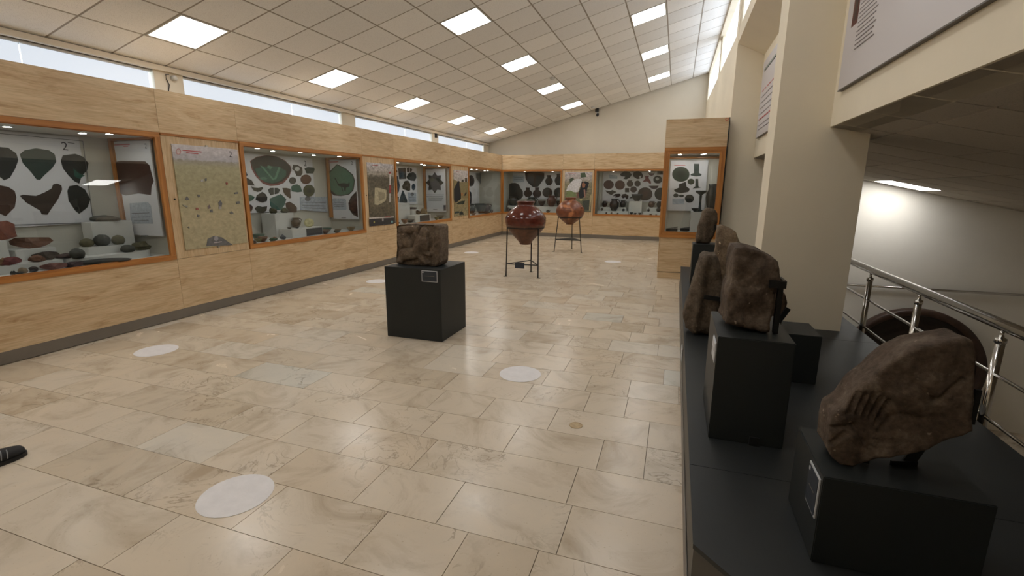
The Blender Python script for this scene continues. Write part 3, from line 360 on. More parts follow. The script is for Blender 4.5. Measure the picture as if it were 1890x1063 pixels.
             ((0.145, 0.145, 0.155), [(4.449, 1.312), (4.479, 1.335), (4.501, 1.302), (4.484, 1.256), (4.453, 1.266)]), ((0.35, 0.33, 0.33), [(4.446, 1.261), (4.473, 1.265), (4.479, 1.232), (4.446, 1.229)]),
             ((0.35, 0.12, 0.1), [(4.145, 1.259), (4.174, 1.258), (4.181, 1.236), (4.146, 1.233)]), ((0.145, 0.145, 0.145), [(4.153, 1.18), (4.185, 1.17), (4.167, 1.144), (4.149, 1.154)]),
             ((0.15, 0.15, 0.145), [(4.587, 1.18), (4.622, 1.196), (4.647, 1.172), (4.612, 1.162)]), ((0.15, 0.15, 0.15), [(4.691, 1.428), (4.742, 1.437), (4.745, 1.414), (4.694, 1.409)]),
             ((0.15, 0.15, 0.145), [(4.7, 1.316), (4.752, 1.319), (4.754, 1.29), (4.702, 1.287)]), ((0.17, 0.17, 0.155), [(4.013, 1.043), (4.032, 1.05), (4.033, 1.024)]),
             ((0.3, 0.3, 0.26), [(3.992, 1.299), (4.052, 1.28), (4.041, 1.264), (3.998, 1.283)])],
 'poster2': [((0.42, 0.38, 0.26), [(7.728, 1.498), (7.876, 1.492), (8.11, 1.451), (8.093, 1.316), (8.056, 1.249), (7.945, 1.211), (7.79, 1.173), (7.689, 1.192)]),
             ((0.28, 0.25, 0.17), [(7.835, 1.426), (8.057, 1.398), (8.023, 1.29), (7.83, 1.241)]), ((0.6, 0.58, 0.56), [(8.234, 1.757), (8.277, 1.765), (8.254, 1.554), (8.216, 1.547)]),
             ((0.3, 0.05, 0.05), [(8.211, 1.547), (8.279, 1.554), (8.261, 1.396), (8.194, 1.397)]), ((0.6, 0.58, 0.56), [(8.202, 1.383), (8.233, 1.385), (8.219, 1.22), (8.184, 1.218)]),
             ((0.3, 0.05, 0.05), [(8.225, 1.797), (8.293, 1.806), (8.29, 1.768), (8.222, 1.764)]), ((0.55, 0.52, 0.5), [(7.501, 0.958), (8.317, 0.934), (8.315, 0.915), (7.499, 0.933)]),
             ((0.35, 0.1, 0.09), [(7.994, 0.949), (8.203, 0.943), (8.202, 0.929), (7.992, 0.932)]), ((0.03, 0.03, 0.035), [(7.509, 0.925), (8.315, 0.909), (8.31, 0.786), (7.508, 0.795)]),
             ((0.3, 0.3, 0.3),
              [(7.958, 0.892), (7.955, 0.881), (7.949, 0.872), (7.941, 0.865), (7.931, 0.861), (7.921, 0.862), (7.912, 0.867), (7.905, 0.874), (7.901, 0.884), (7.901, 0.895), (7.903, 0.906), (7.909, 0.916), (7.917, 0.923), (7.927, 0.926),
               (7.937, 0.926), (7.946, 0.921), (7.953, 0.913), (7.957, 0.903)]),
             ((0.35, 0.07, 0.07), [(7.687, 1.904), (7.855, 1.906), (7.854, 1.896), (7.686, 1.893)]),
             ((0.4, 0.36, 0.1),
              [(7.668, 0.863), (7.666, 0.857), (7.662, 0.851), (7.656, 0.848), (7.65, 0.846), (7.643, 0.846), (7.636, 0.849), (7.631, 0.853), (7.628, 0.859), (7.628, 0.866), (7.629, 0.872), (7.633, 0.877), (7.639, 0.881), (7.646, 0.883),
               (7.653, 0.882), (7.659, 0.88), (7.664, 0.875), (7.667, 0.869)]),
             ((0.2, 0.4, 0.45),
              [(8.275, 0.831), (8.273, 0.822), (8.267, 0.815), (8.258, 0.81), (8.248, 0.807), (8.237, 0.808), (8.228, 0.812), (8.22, 0.818), (8.215, 0.826), (8.214, 0.835), (8.217, 0.843), (8.223, 0.85), (8.231, 0.855), (8.241, 0.858),
               (8.252, 0.857), (8.262, 0.854), (8.269, 0.847), (8.274, 0.84)])],
 'poster3': [((0.24, 0.2, 0.1), [(11.1, 1.707), (11.294, 1.669), (11.53, 1.644), (11.994, 1.657), (11.98, 1.222), (11.079, 1.238)]),
             ((0.012, 0.014, 0.02), [(11.109, 1.182), (11.106, 1.474), (11.224, 1.571), (11.344, 1.67), (11.435, 1.671), (11.442, 1.573), (11.519, 1.345), (11.514, 1.216), (11.205, 1.123)]),
             ((0.05, 0.05, 0.035), [(11.582, 1.652), (11.584, 1.709), (11.7, 1.711), (11.705, 1.654)]), ((0.06, 0.05, 0.035), [(11.783, 1.647), (11.797, 1.756), (11.917, 1.758), (11.913, 1.649)]),
             ((0.35, 0.16, 0.06), [(11.519, 1.366), (11.642, 1.373), (11.657, 1.3), (11.534, 1.302)]), ((0.03, 0.035, 0.03), [(11.728, 1.314), (11.839, 1.4), (11.892, 1.356), (11.763, 1.284)]),
             ((0.03, 0.04, 0.03), [(11.238, 1.108), (11.511, 1.158), (11.759, 1.167), (11.684, 1.081), (11.371, 1.076)]), ((0.02, 0.03, 0.03), [(11.394, 0.809), (11.414, 0.873), (11.519, 0.898), (11.641, 0.863), (11.674, 0.802)]),
             ((0.03, 0.05, 0.05), [(11.113, 0.901), (11.364, 0.904), (11.396, 0.86), (11.111, 0.852)]), ((0.4, 0.08, 0.08), [(11.238, 1.903), (11.438, 1.904), (11.437, 1.893), (11.238, 1.892)])],
 'poster4': [((0.6, 0.6, 0.62), [(-3.236, 1.425), (-3.197, 1.564), (-3.045, 1.742), (-2.934, 1.786), (-2.793, 1.783), (-2.763, 1.729), (-2.8, 1.593), (-2.864, 1.4), (-2.934, 1.386)]),
             ((0.17, 0.22, 0.1), [(-3.221, 1.411), (-3.121, 1.44), (-2.948, 1.372), (-2.93, 1.262), (-3.23, 1.231)]),
             ((0.012, 0.016, 0.02), [(-2.81, 1.483), (-2.762, 1.702), (-2.65, 1.716), (-2.537, 1.675), (-2.586, 1.498), (-2.633, 1.265), (-2.799, 1.181), (-2.862, 1.345)]),
             ((0.25, 0.11, 0.06), [(-2.76, 1.647), (-2.705, 1.688), (-2.639, 1.621), (-2.671, 1.525), (-2.741, 1.525)]), ((0.3, 0.17, 0.13), [(-2.697, 1.47), (-2.648, 1.471), (-2.625, 1.238), (-2.666, 1.224)]),
             ((0.18, 0.09, 0.07), [(-2.904, 1.345), (-2.856, 1.387), (-2.836, 1.235), (-2.885, 1.207)]),
             ((0.4, 0.38, 0.2),
              [(-2.731, 1.168), (-2.733, 1.154), (-2.739, 1.143), (-2.749, 1.134), (-2.762, 1.129), (-2.776, 1.129), (-2.789, 1.133), (-2.8, 1.142), (-2.807, 1.153), (-2.81, 1.167), (-2.808, 1.18), (-2.802, 1.192), (-2.791, 1.2),
               (-2.779, 1.205), (-2.765, 1.205), (-2.752, 1.201), (-2.741, 1.192), (-2.734, 1.181)]),
             ((0.3, 0.36, 0.2),
              [(-2.569, 1.073), (-2.573, 1.058), (-2.585, 1.045), (-2.603, 1.035), (-2.626, 1.029), (-2.65, 1.029), (-2.673, 1.033), (-2.693, 1.043), (-2.705, 1.056), (-2.71, 1.071), (-2.706, 1.086), (-2.695, 1.1), (-2.676, 1.11),
               (-2.653, 1.116), (-2.629, 1.116), (-2.606, 1.111), (-2.587, 1.101), (-2.574, 1.088)]),
             ((0.05, 0.06, 0.05), [(-2.726, 1.126), (-2.488, 1.157), (-2.504, 0.853), (-2.703, 0.877)]), ((0.4, 0.34, 0.2), [(-2.494, 1.294), (-2.44, 1.349), (-2.475, 0.833), (-2.511, 0.832)]),
             ((0.06, 0.08, 0.05), [(-3.146, 1.783), (-3.034, 1.838), (-3.004, 1.77), (-3.128, 1.66)]), ((0.06, 0.09, 0.05), [(-2.813, 1.96), (-2.674, 1.973), (-2.627, 1.838), (-2.794, 1.824)]),
             ((0.4, 0.12, 0.14), [(-3.18, 1.947), (-2.953, 1.944), (-2.953, 1.933), (-3.18, 1.937)])],
 'posterB1': [((0.12, 0.02, 0.015), [(4.264, 2.892), (4.081, 2.863), (4.132, 2.707), (4.269, 2.718)]), ((0.05, 0.02, 0.015), [(4.228, 2.853), (4.121, 2.828), (4.172, 2.745), (4.241, 2.748)]),
              ((0.28, 0.26, 0.27), [(4.233, 2.865), (4.062, 2.854), (4.061, 2.851), (4.231, 2.861)]), ((0.28, 0.26, 0.27), [(4.227, 2.852), (4.044, 2.837), (4.043, 2.833), (4.225, 2.848)]),
              ((0.28, 0.26, 0.27), [(4.221, 2.838), (4.026, 2.819), (4.024, 2.816), (4.219, 2.834)]), ((0.28, 0.26, 0.27), [(4.215, 2.825), (4.008, 2.802), (4.007, 2.799), (4.213, 2.821)]),
              ((0.28, 0.26, 0.27), [(4.209, 2.811), (3.99, 2.785), (3.989, 2.782), (4.207, 2.807)]), ((0.28, 0.26, 0.27), [(4.203, 2.798), (3.973, 2.768), (3.971, 2.765), (4.201, 2.794)]),
              ((0.28, 0.26, 0.27), [(4.197, 2.784), (3.955, 2.751), (3.954, 2.748), (4.196, 2.78)]), ((0.28, 0.26, 0.27), [(4.191, 2.771), (3.938, 2.735), (3.936, 2.731), (4.19, 2.767)]),
              ((0.28, 0.26, 0.27), [(4.185, 2.757), (3.921, 2.718), (3.919, 2.715), (4.184, 2.754)]), ((0.28, 0.26, 0.27), [(4.179, 2.744), (3.904, 2.702), (3.902, 2.699), (4.178, 2.74)]),
              ((0.28, 0.26, 0.27), [(4.174, 2.73), (3.887, 2.686), (3.885, 2.682), (4.172, 2.727)]), ((0.28, 0.26, 0.27), [(4.168, 2.717), (3.87, 2.67), (3.868, 2.666), (4.166, 2.713)]),
              ((0.28, 0.26, 0.27), [(4.162, 2.704), (3.853, 2.654), (3.852, 2.65), (4.16, 2.7)]), ((0.28, 0.26, 0.27), [(4.156, 2.691), (3.837, 2.638), (3.835, 2.635), (4.154, 2.687)]),
              ((0.28, 0.26, 0.27), [(4.15, 2.677), (3.82, 2.622), (3.819, 2.619), (4.149, 2.674)]), ((0.28, 0.26, 0.27), [(4.144, 2.664), (3.804, 2.607), (3.803, 2.603), (4.143, 2.66)]),
              ((0.28, 0.26, 0.27), [(4.138, 2.651), (3.788, 2.591), (3.786, 2.588), (4.137, 2.647)]), ((0.28, 0.26, 0.27), [(4.133, 2.638), (3.772, 2.576), (3.77, 2.573), (4.131, 2.634)]),
              ((0.28, 0.26, 0.27), [(4.127, 2.624), (3.756, 2.561), (3.755, 2.557), (4.125, 2.621)]), ((0.28, 0.26, 0.27), [(4.121, 2.611), (3.88, 2.567), (3.878, 2.563), (4.119, 2.608)])],
 'stone_C': [(-2.672, 1.118), (-2.63, 1.137), (-2.483, 1.144), (-2.283, 1.147), (-2.199, 1.147), (-2.186, 1.12), (-2.189, 0.932), (-2.193, 0.779), (-2.218, 0.739), (-2.276, 0.728), (-2.501, 0.729), (-2.68, 0.736), (-2.7, 0.751),
             (-2.684, 0.884), (-2.681, 1.014)],
 'stone_S1': [(0.526, 0.684), (0.52, 0.755), (0.528, 0.81), (0.555, 0.846), (0.579, 0.897), (0.61, 0.944), (0.631, 0.98), (0.664, 1.021), (0.711, 1.051), (0.768, 1.077), (0.82, 1.091), (0.839, 1.085), (0.848, 1.056), (0.859, 1.002),
              (0.867, 0.94), (0.873, 0.876), (0.881, 0.812), (0.845, 0.785), (0.818, 0.763), (0.785, 0.73), (0.737, 0.703), (0.66, 0.679), (0.603, 0.637), (0.576, 0.629), (0.547, 0.656)],
 'stone_S2': [(0.264, 0.874), (0.27, 0.999), (0.276, 1.09), (0.277, 1.178), (0.288, 1.241), (0.32, 1.249), (0.388, 1.23), (0.435, 1.202), (0.459, 1.182), (0.473, 1.152), (0.473, 1.103), (0.464, 1.077), (0.467, 0.977), (0.46, 0.887),
              (0.461, 0.855), (0.405, 0.852), (0.323, 0.863)],
 'stone_S3': [(0.144, 0.384), (0.13, 0.495), (0.153, 0.653), (0.19, 0.818), (0.212, 0.969), (0.253, 1.003), (0.321, 0.996), (0.354, 0.945), (0.382, 0.852), (0.398, 0.726), (0.399, 0.553), (0.378, 0.347), (0.249, 0.339), (0.186, 0.366)],
 'stone_S4': [(0.271, 0.851), (0.257, 0.931), (0.276, 1.07), (0.314, 1.246), (0.363, 1.287), (0.438, 1.272), (0.479, 1.218), (0.482, 1.108), (0.477, 0.996), (0.428, 0.865), (0.355, 0.846)],
 'stone_S5': [(0.407, 0.736), (0.395, 1.009), (0.4, 1.15), (0.44, 1.164), (0.507, 1.135), (0.562, 1.111), (0.612, 1.006), (0.635, 0.828), (0.657, 0.542), (0.431, 0.525)],
 'stone_S6': [(0.558, 0.632), (0.53, 0.76), (0.567, 0.851), (0.641, 0.875), (0.696, 0.857), (0.715, 0.802), (0.716, 0.741), (0.701, 0.669), (0.651, 0.642)]}

# ------------------------------------------------------------------ materials
def new_mat(name):
    m = bpy.data.materials.new(name)
    m.use_nodes = True
    nt = m.node_tree
    return m, nt, nt.nodes['Principled BSDF']

def mat(name, col, rough=0.6, metal=0.0, spec=0.5, bump=0.0, bscale=60.0, vary=0.0, vscale=6.0):
    m, nt, b = new_mat(name)
    b.inputs['Base Color'].default_value = (*col, 1)
    b.inputs['Roughness'].default_value = rough
    b.inputs['Metallic'].default_value = metal
    b.inputs['Specular IOR Level'].default_value = spec
    if vary or bump:
        pos = nt.nodes.new('ShaderNodeNewGeometry')
    if vary:
        n = nt.nodes.new('ShaderNodeTexNoise')
        n.inputs['Scale'].default_value = vscale
        n.inputs['Detail'].default_value = 6
        n.inputs['Roughness'].default_value = 0.65
        nt.links.new(pos.outputs['Position'], n.inputs['Vector'])
        r = nt.nodes.new('ShaderNodeMapRange')
        r.inputs[1].default_value = 0.3
        r.inputs[2].default_value = 0.7
        r.inputs[3].default_value = 1 - vary
        r.inputs[4].default_value = 1 + vary
        nt.links.new(n.outputs['Fac'], r.inputs[0])
        mx = nt.nodes.new('ShaderNodeMix')
        mx.data_type = 'RGBA'
        mx.blend_type = 'MULTIPLY'
        mx.inputs['Factor'].default_value = 1
        mx.inputs['A'].default_value = (*col, 1)
        nt.links.new(r.outputs[0], mx.inputs['B'])
        nt.links.new(mx.outputs['Result'], b.inputs['Base Color'])
    if bump:
        n2 = nt.nodes.new('ShaderNodeTexNoise')
        n2.inputs['Scale'].default_value = bscale
        n2.inputs['Detail'].default_value = 5
        nt.links.new(pos.outputs['Position'], n2.inputs['Vector'])
        bp = nt.nodes.new('ShaderNodeBump')
        bp.inputs['Strength'].default_value = bump
        bp.inputs['Distance'].default_value = 0.01
        nt.links.new(n2.outputs['Fac'], bp.inputs['Height'])
        nt.links.new(bp.outputs['Normal'], b.inputs['Normal'])
    return m

def ramp(nt, stops):
    r = nt.nodes.new('ShaderNodeValToRGB')
    e = r.color_ramp.elements
    while len(e) < len(stops):
        e.new(0.5)
    for k, (p, c) in enumerate(stops):
        e[k].position = p
        e[k].color = (*c, 1)
    return r

def mapped(nt, scale, rand=0.0):
    g = nt.nodes.new('ShaderNodeNewGeometry')
    mp = nt.nodes.new('ShaderNodeMapping')
    mp.inputs['Scale'].default_value = scale
    nt.links.new(g.outputs['Position'], mp.inputs['Vector'])
    if rand:
        oi = nt.nodes.new('ShaderNodeObjectInfo')
        mu = nt.nodes.new('ShaderNodeMath')
        mu.operation = 'MULTIPLY'
        mu.inputs[1].default_value = rand
        nt.links.new(oi.outputs['Random'], mu.inputs[0])
        nt.links.new(mu.outputs[0], mp.inputs['Location'])
    return mp

def noise_tex(nt, vec, scale, detail=6, rough=0.6, dist=0.0):
    n = nt.nodes.new('ShaderNodeTexNoise')
    n.inputs['Scale'].default_value = scale
    n.inputs['Detail'].default_value = detail
    n.inputs['Roughness'].default_value = rough
    n.inputs['Distortion'].default_value = dist
    nt.links.new(vec.outputs[0], n.inputs['Vector'])
    return n

def mixc(nt, fac, a, b, mode='MIX'):
    mx = nt.nodes.new('ShaderNodeMix')
    mx.data_type = 'RGBA'
    mx.blend_type = mode
    for sock, v in (('Factor', fac), ('A', a), ('B', b)):
        if hasattr(v, 'is_linked') or hasattr(v, 'links'):
            nt.links.new(v, mx.inputs[sock])
        elif isinstance(v, (int, float)):
            mx.inputs[sock].default_value = v
        else:
            mx.inputs[sock].default_value = (*v, 1)
    return mx.outputs['Result']

def laminate(name, axis, rand=11.0):
    m, nt, b = new_mat(name)
    lo, hi = 1.5, 9.0
    sc = [hi, hi, hi]
    sc[axis] = lo
    v = mapped(nt, sc, rand)
    n = noise_tex(nt, v, 1.35, 7, 0.66, 0.9)
    r = ramp(nt, [(0.29, (0.44, 0.28, 0.15)), (0.45, (0.60, 0.435, 0.26)), (0.62, (0.67, 0.515, 0.33))])
    nt.links.new(n.outputs['Fac'], r.inputs[0])
    sc2 = [120, 120, 120]
    sc2[axis] = 5
    v2 = mapped(nt, sc2, rand)
    n2 = noise_tex(nt, v2, 1.0, 3, 0.5)
    r2 = ramp(nt, [(0.35, (0.86, 0.84, 0.80)), (0.6, (1.03, 1.03, 1.03))])
    nt.links.new(n2.outputs['Fac'], r2.inputs[0])
    c = mixc(nt, 1.0, r.outputs[0], r2.outputs[0], 'MULTIPLY')
    nt.links.new(c, b.inputs['Base Color'])
    b.inputs['Roughness'].default_value = 0.42
    b.inputs['Specular IOR Level'].default_value = 0.35
    return m

def trimwood(name, axis):
    m, nt, b = new_mat(name)
    sc = [26, 26, 26]
    sc[axis] = 1.2
    v = mapped(nt, sc, 5.0)
    n = noise_tex(nt, v, 1.2, 5, 0.6)
    r = ramp(nt, [(0.3, (0.29, 0.105, 0.022)), (0.65, (0.50, 0.215, 0.055))])
    nt.links.new(n.outputs['Fac'], r.inputs[0])
    nt.links.new(r.outputs[0], b.inputs['Base Color'])
    b.inputs['Roughness'].default_value = 0.35
    return m

def marble(name):
    m, nt, b = new_mat(name)
    oi = nt.nodes.new('ShaderNodeObjectInfo')
    rc = ramp(nt, [(0.0, (0.535, 0.445, 0.335)), (0.3, (0.60, 0.515, 0.405)), (0.6, (0.625, 0.54, 0.43)), (0.82, (0.575, 0.48, 0.365)), (0.95, (0.635, 0.575, 0.485)), (1.0, (0.57, 0.545, 0.48))])
    nt.links.new(oi.outputs['Random'], rc.inputs[0])
    v = mapped(nt, (1, 1, 1), 40.0)
    n1 = noise_tex(nt, v, 2.4, 7, 0.62, 1.2)
    r1 = ramp(nt, [(0.30, (0.74, 0.70, 0.65)), (0.5, (1.0, 1.0, 1.0)), (0.75, (1.08, 1.06, 1.03))])
    nt.links.new(n1.outputs['Fac'], r1.inputs[0])
    c = mixc(nt, 1.0, rc.outputs[0], r1.outputs[0], 'MULTIPLY')
    # thin veins
    n2 = noise_tex(nt, v, 3.0, 9, 0.55, 2.6)
    r2 = ramp(nt, [(0.478, (1, 1, 1)), (0.497, (0.50, 0.47, 0.43)), (0.503, (0.50, 0.47, 0.43)), (0.522, (1, 1, 1))])
    nt.links.new(n2.outputs['Fac'], r2.inputs[0])
    n3 = noise_tex(nt, v, 1.3, 3, 0.5, 0.5)
    r3 = ramp(nt, [(0.52, (0, 0, 0)), (0.66, (1, 1, 1))])
    nt.links.new(n3.outputs['Fac'], r3.inputs[0])
    veins = mixc(nt, r3.outputs[0], (1, 1, 1), r2.outputs[0])
    c = mixc(nt, 0.8, c, veins, 'MULTIPLY')
    # fine pits
    n4 = noise_tex(nt, v, 75.0, 2, 0.5)
    r4 = ramp(nt, [(0.24, (0.72, 0.68, 0.62)), (0.33, (1, 1, 1))])
    nt.links.new(n4.outputs['Fac'], r4.inputs[0])
    c = mixc(nt, 0.6, c, r4.outputs[0], 'MULTIPLY')
    nt.links.new(c, b.inputs['Base Color'])
    rr_ = nt.nodes.new('ShaderNodeMapRange')
    rr_.inputs[3].default_value = 0.13
    rr_.inputs[4].default_value = 0.34
    nt.links.new(n1.outputs['Fac'], rr_.inputs[0])
    nt.links.new(rr_.outputs[0], b.inputs['Roughness'])
    b.inputs['Specular IOR Level'].default_value = 0.5
    return m

def ceiling_tile_mat(name, col):
    m, nt, b = new_mat(name)
    v = mapped(nt, (1, 1, 1), 30.0)
    n = noise_tex(nt, v, 130.0, 4, 0.7)
    r = ramp(nt, [(0.32, tuple(c * 0.72 for c in col)), (0.46, col), (1.0, tuple(c * 1.06 for c in col))])
    nt.links.new(n.outputs['Fac'], r.inputs[0])
    oi = nt.nodes.new('ShaderNodeObjectInfo')
    rr_ = ramp(nt, [(0, (0.93, 0.93, 0.93)), (1, (1.05, 1.045, 1.04))])
    nt.links.new(oi.outputs['Random'], rr_.inputs[0])
    c = mixc(nt, 1.0, r.outputs[0], rr_.outputs[0], 'MULTIPLY')
    nt.links.new(c, b.inputs['Base Color'])
    b.inputs['Roughness'].default_value = 0.95
    b.inputs['Specular IOR Level'].default_value = 0.1
    return m

def glow(name, col, strength, base=0.8):
    m, nt, b = new_mat(name)
    b.inputs['Base Color'].default_value = (base, base, base, 1)
    b.inputs['Emission Color'].default_value = (*col, 1)
    b.inputs['Emission Strength'].default_value = strength
    return m

def glass(name, tint=(0.93, 0.96, 0.96), gl=1.0):
    m = bpy.data.materials.new(name)
    m.use_nodes = True
    nt = m.node_tree
    nt.nodes.clear()
    out = nt.nodes.new('ShaderNodeOutputMaterial')
    t = nt.nodes.new('ShaderNodeBsdfTransparent')
    t.inputs[0].default_value = (*tint, 1)
    g = nt.nodes.new('ShaderNodeBsdfGlossy')
    g.inputs['Roughness'].default_value = 0.0
    g.inputs['Color'].default_value = (gl, gl, gl, 1)
    lw = nt.nodes.new('ShaderNodeLayerWeight')
    lw.inputs['Blend'].default_value = 0.5
    pw = nt.nodes.new('ShaderNodeMath')
    pw.operation = 'POWER'
    pw.inputs[1].default_value = 5.0
    nt.links.new(lw.outputs['Facing'], pw.inputs[0])
    fr = nt.nodes.new('ShaderNodeMath')
    fr.operation = 'MULTIPLY_ADD'
    fr.inputs[1].default_value = 0.5
    fr.inputs[2].default_value = 0.035
    nt.links.new(pw.outputs[0], fr.inputs[0])
    mx = nt.nodes.new('ShaderNodeMixShader')
    nt.links.new(fr.outputs[0], mx.inputs[0])
    nt.links.new(t.outputs[0], mx.inputs[1])
    nt.links.new(g.outputs[0], mx.inputs[2])
    nt.links.new(mx.outputs[0], out.inputs[0])
    return m

def stone_mat(name, c1, c2, c3, scale=7.0):
    m, nt, b = new_mat(name)
    v = mapped(nt, (1, 1, 1))
    n = noise_tex(nt, v, scale, 9, 0.68, 0.4)
    r = ramp(nt, [(0.28, c1), (0.5, c2), (0.74, c3)])
    nt.links.new(n.outputs['Fac'], r.inputs[0])
    n2 = noise_tex(nt, v, 60.0, 4, 0.6)
    r2 = ramp(nt, [(0.3, (0.7, 0.7, 0.7)), (0.7, (1.2, 1.2, 1.2))])
    nt.links.new(n2.outputs['Fac'], r2.inputs[0])
    n3 = noise_tex(nt, v, 34.0, 2, 0.5)
    r3 = ramp(nt, [(0.70, (0, 0, 0)), (0.78, (0.75, 0.75, 0.75))])
    nt.links.new(n3.outputs['Fac'], r3.inputs[0])
    c = mixc(nt, 1.0, r.outputs[0], r2.outputs[0], 'MULTIPLY')
    c = mixc(nt, r3.outputs[0], c, tuple(min(1, x * 2.6) for x in c3))
    nt.links.new(c, b.inputs['Base Color'])
    b.inputs['Roughness'].default_value = 0.85
    b.inputs['Specular IOR Level'].default_value = 0.25
    bp = nt.nodes.new('ShaderNodeBump')
    bp.inputs['Strength'].default_value = 0.9
    bp.inputs['Distance'].default_value = 0.012
    n5 = noise_tex(nt, v, 26.0, 8, 0.7)
    nt.links.new(n5.outputs['Fac'], bp.inputs['Height'])
    nt.links.new(bp.outputs['Normal'], b.inputs['Normal'])
    return m

def glaze(name, c_hi, c_lo, c_patch, split, r_hi, r_lo, patch):
    # glazed above a height on the pot, bare clay below it
    m, nt, b = new_mat(name)
    tc = nt.nodes.new('ShaderNodeTexCoord')
    sx = nt.nodes.new('ShaderNodeSeparateXYZ')
    nt.links.new(tc.outputs['Object'], sx.inputs[0])
    cmp_ = nt.nodes.new('ShaderNodeMapRange')
    cmp_.inputs[1].default_value = split - 0.012
    cmp_.inputs[2].default_value = split + 0.012
    nt.links.new(sx.outputs['Z'], cmp_.inputs[0])
    n = noise_tex(nt, tc, 3.2, 8, 0.7, 0.8) if False else None
    nn = nt.nodes.new('ShaderNodeTexNoise')
    nn.inputs['Scale'].default_value = 4.0
    nn.inputs['Detail'].default_value = 8
    nn.inputs['Distortion'].default_value = 0.8
    nt.links.new(tc.outputs['Object'], nn.inputs['Vector'])
    r = ramp(nt, [(patch, (0, 0, 0)), (min(1, patch + 0.06), (1, 1, 1))])
    nt.links.new(nn.outputs['Fac'], r.inputs[0])
    n2 = nt.nodes.new('ShaderNodeTexNoise')
    n2.inputs['Scale'].default_value = 14.0
    n2.inputs['Detail'].default_value = 6
    nt.links.new(tc.outputs['Object'], n2.inputs['Vector'])
    rv = ramp(nt, [(0.3, (0.62, 0.6, 0.6)), (0.65, (1.15, 1.15, 1.15))])
    nt.links.new(n2.outputs['Fac'], rv.inputs[0])
    c = mixc(nt, cmp_.outputs[0], c_lo, c_hi)
    c = mixc(nt, r.outputs[0], c, c_patch)
    c = mixc(nt, 1.0, c, rv.outputs[0], 'MULTIPLY')
    nt.links.new(c, b.inputs['Base Color'])
    rg = nt.nodes.new('ShaderNodeMapRange')
    rg.inputs[3].default_value = r_lo
    rg.inputs[4].default_value = r_hi
    nt.links.new(cmp_.outputs[0], rg.inputs[0])
    nt.links.new(rg.outputs[0], b.inputs['Roughness'])
    return m

M = {}
M['lam_y'] = laminate('laminate_grain_y', 1)
M['lam_x'] = laminate('laminate_grain_x', 0)
M['lam_z'] = laminate('laminate_grain_z', 2)
M['trim_y'] = trimwood('oak_trim_y', 1)
M['trim_x'] = trimwood('oak_trim_x', 0)
M['trim_z'] = trimwood('oak_trim_z', 2)
M['marble'] = marble('cream_marble')
M['grout'] = mat('grout', (0.20, 0.155, 0.11), 0.9)
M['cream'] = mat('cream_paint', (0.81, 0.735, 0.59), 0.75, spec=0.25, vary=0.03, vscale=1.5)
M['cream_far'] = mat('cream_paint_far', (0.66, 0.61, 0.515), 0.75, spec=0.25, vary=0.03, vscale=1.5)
M['cream_stair'] = mat('cream_paint_stairwell', (0.85, 0.82, 0.755), 0.75, spec=0.25, vary=0.03, vscale=1.5)  # cream lightened in place of stronger lamplight in the stairwell
M['cream_w'] = mat('cream_paint_smooth', (0.74, 0.68, 0.57), 0.7, spec=0.25, vary=0.03, vscale=1.2)
M['white'] = mat('white_paint', (0.62, 0.62, 0.60), 0.6)
M['tile'] = ceiling_tile_mat('mineral_tile', (0.89, 0.89, 0.885))
M['tbar'] = mat('ceiling_tbar', (0.34, 0.305, 0.26), 0.6)
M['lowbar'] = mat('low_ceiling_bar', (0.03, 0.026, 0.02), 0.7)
M['lamp'] = glow('lamp_diffuser', (1.0, 0.98, 0.94), LAMP)
M['lampframe'] = mat('lamp_frame', (0.6, 0.58, 0.54), 0.5)
M['blind'] = glow('daylit_blind', (0.80, 0.89, 1.0), BLIND, 0.3)
M['blind_r'] = glow('bright_daylit_blind', (0.84, 0.91, 1.0), BLIND_R, 0.3)
M['blindedge'] = glow('daylight_gap', (0.86, 0.93, 1.0), BLIND * 2.6, 0.3)
M['winframe'] = mat('window_frame', (0.45, 0.44, 0.41), 0.5)
M['skirt'] = mat('brushed_skirting', (0.17, 0.15, 0.125), 0.45, vary=0.08, vscale=3)
M['plinth'] = mat('charcoal_paint', (0.017, 0.020, 0.0205), 0.5, spec=0.35, vary=0.08, vscale=3)
M['platform'] = mat('charcoal_platform', (0.021, 0.0235, 0.0245), 0.5, spec=0.35, vary=0.12, vscale=2.5)
M['platedge'] = mat('platform_skirt', (0.06, 0.054, 0.046), 0.5, vary=0.1, vscale=4)
M['black'] = mat('black_metal', (0.012, 0.012, 0.012), 0.4, 0.0)
M['iron'] = mat('black_iron', (0.010, 0.010, 0.010), 0.45, 0.3)
M['steel'] = mat('polished_steel', (0.55, 0.54, 0.52), 0.13, 1.0)
M['whitebox'] = mat('white_display_block', (0.62, 0.62, 0.60), 0.55)
M['casewall'] = mat('case_lining', (0.52, 0.50, 0.44), 0.7)
M['board'] = mat('white_print_board', (0.62, 0.62, 0.65), 0.45)
M['glass'] = glass('case_glass', (0.92, 0.94, 0.94))
M['pane'] = glass('window_glass', (0.9, 0.95, 0.97))
M['spot'] = glow('downlight_lens', (1.0, 0.97, 0.90), SPOT)
M['chrome'] = mat('downlight_ring', (0.5, 0.5, 0.5), 0.3, 1.0)
M['slate'] = mat('slate_label', (0.02, 0.027, 0.04), 0.5)
M['labelwhite'] = mat('label_white', (0.55, 0.57, 0.6), 0.5)
M['sticker'] = mat('floor_sticker_white', (0.74, 0.72, 0.73), 0.5, vary=0.06, vscale=14)
M['brass'] = mat('worn_socket_plate', (0.42, 0.31, 0.17), 0.4, 0.2, vary=0.2, vscale=30)
M['st_red'] = stone_mat('red_brown_stone', (0.036, 0.025, 0.018), (0.105, 0.077, 0.057), (0.22, 0.175, 0.135))
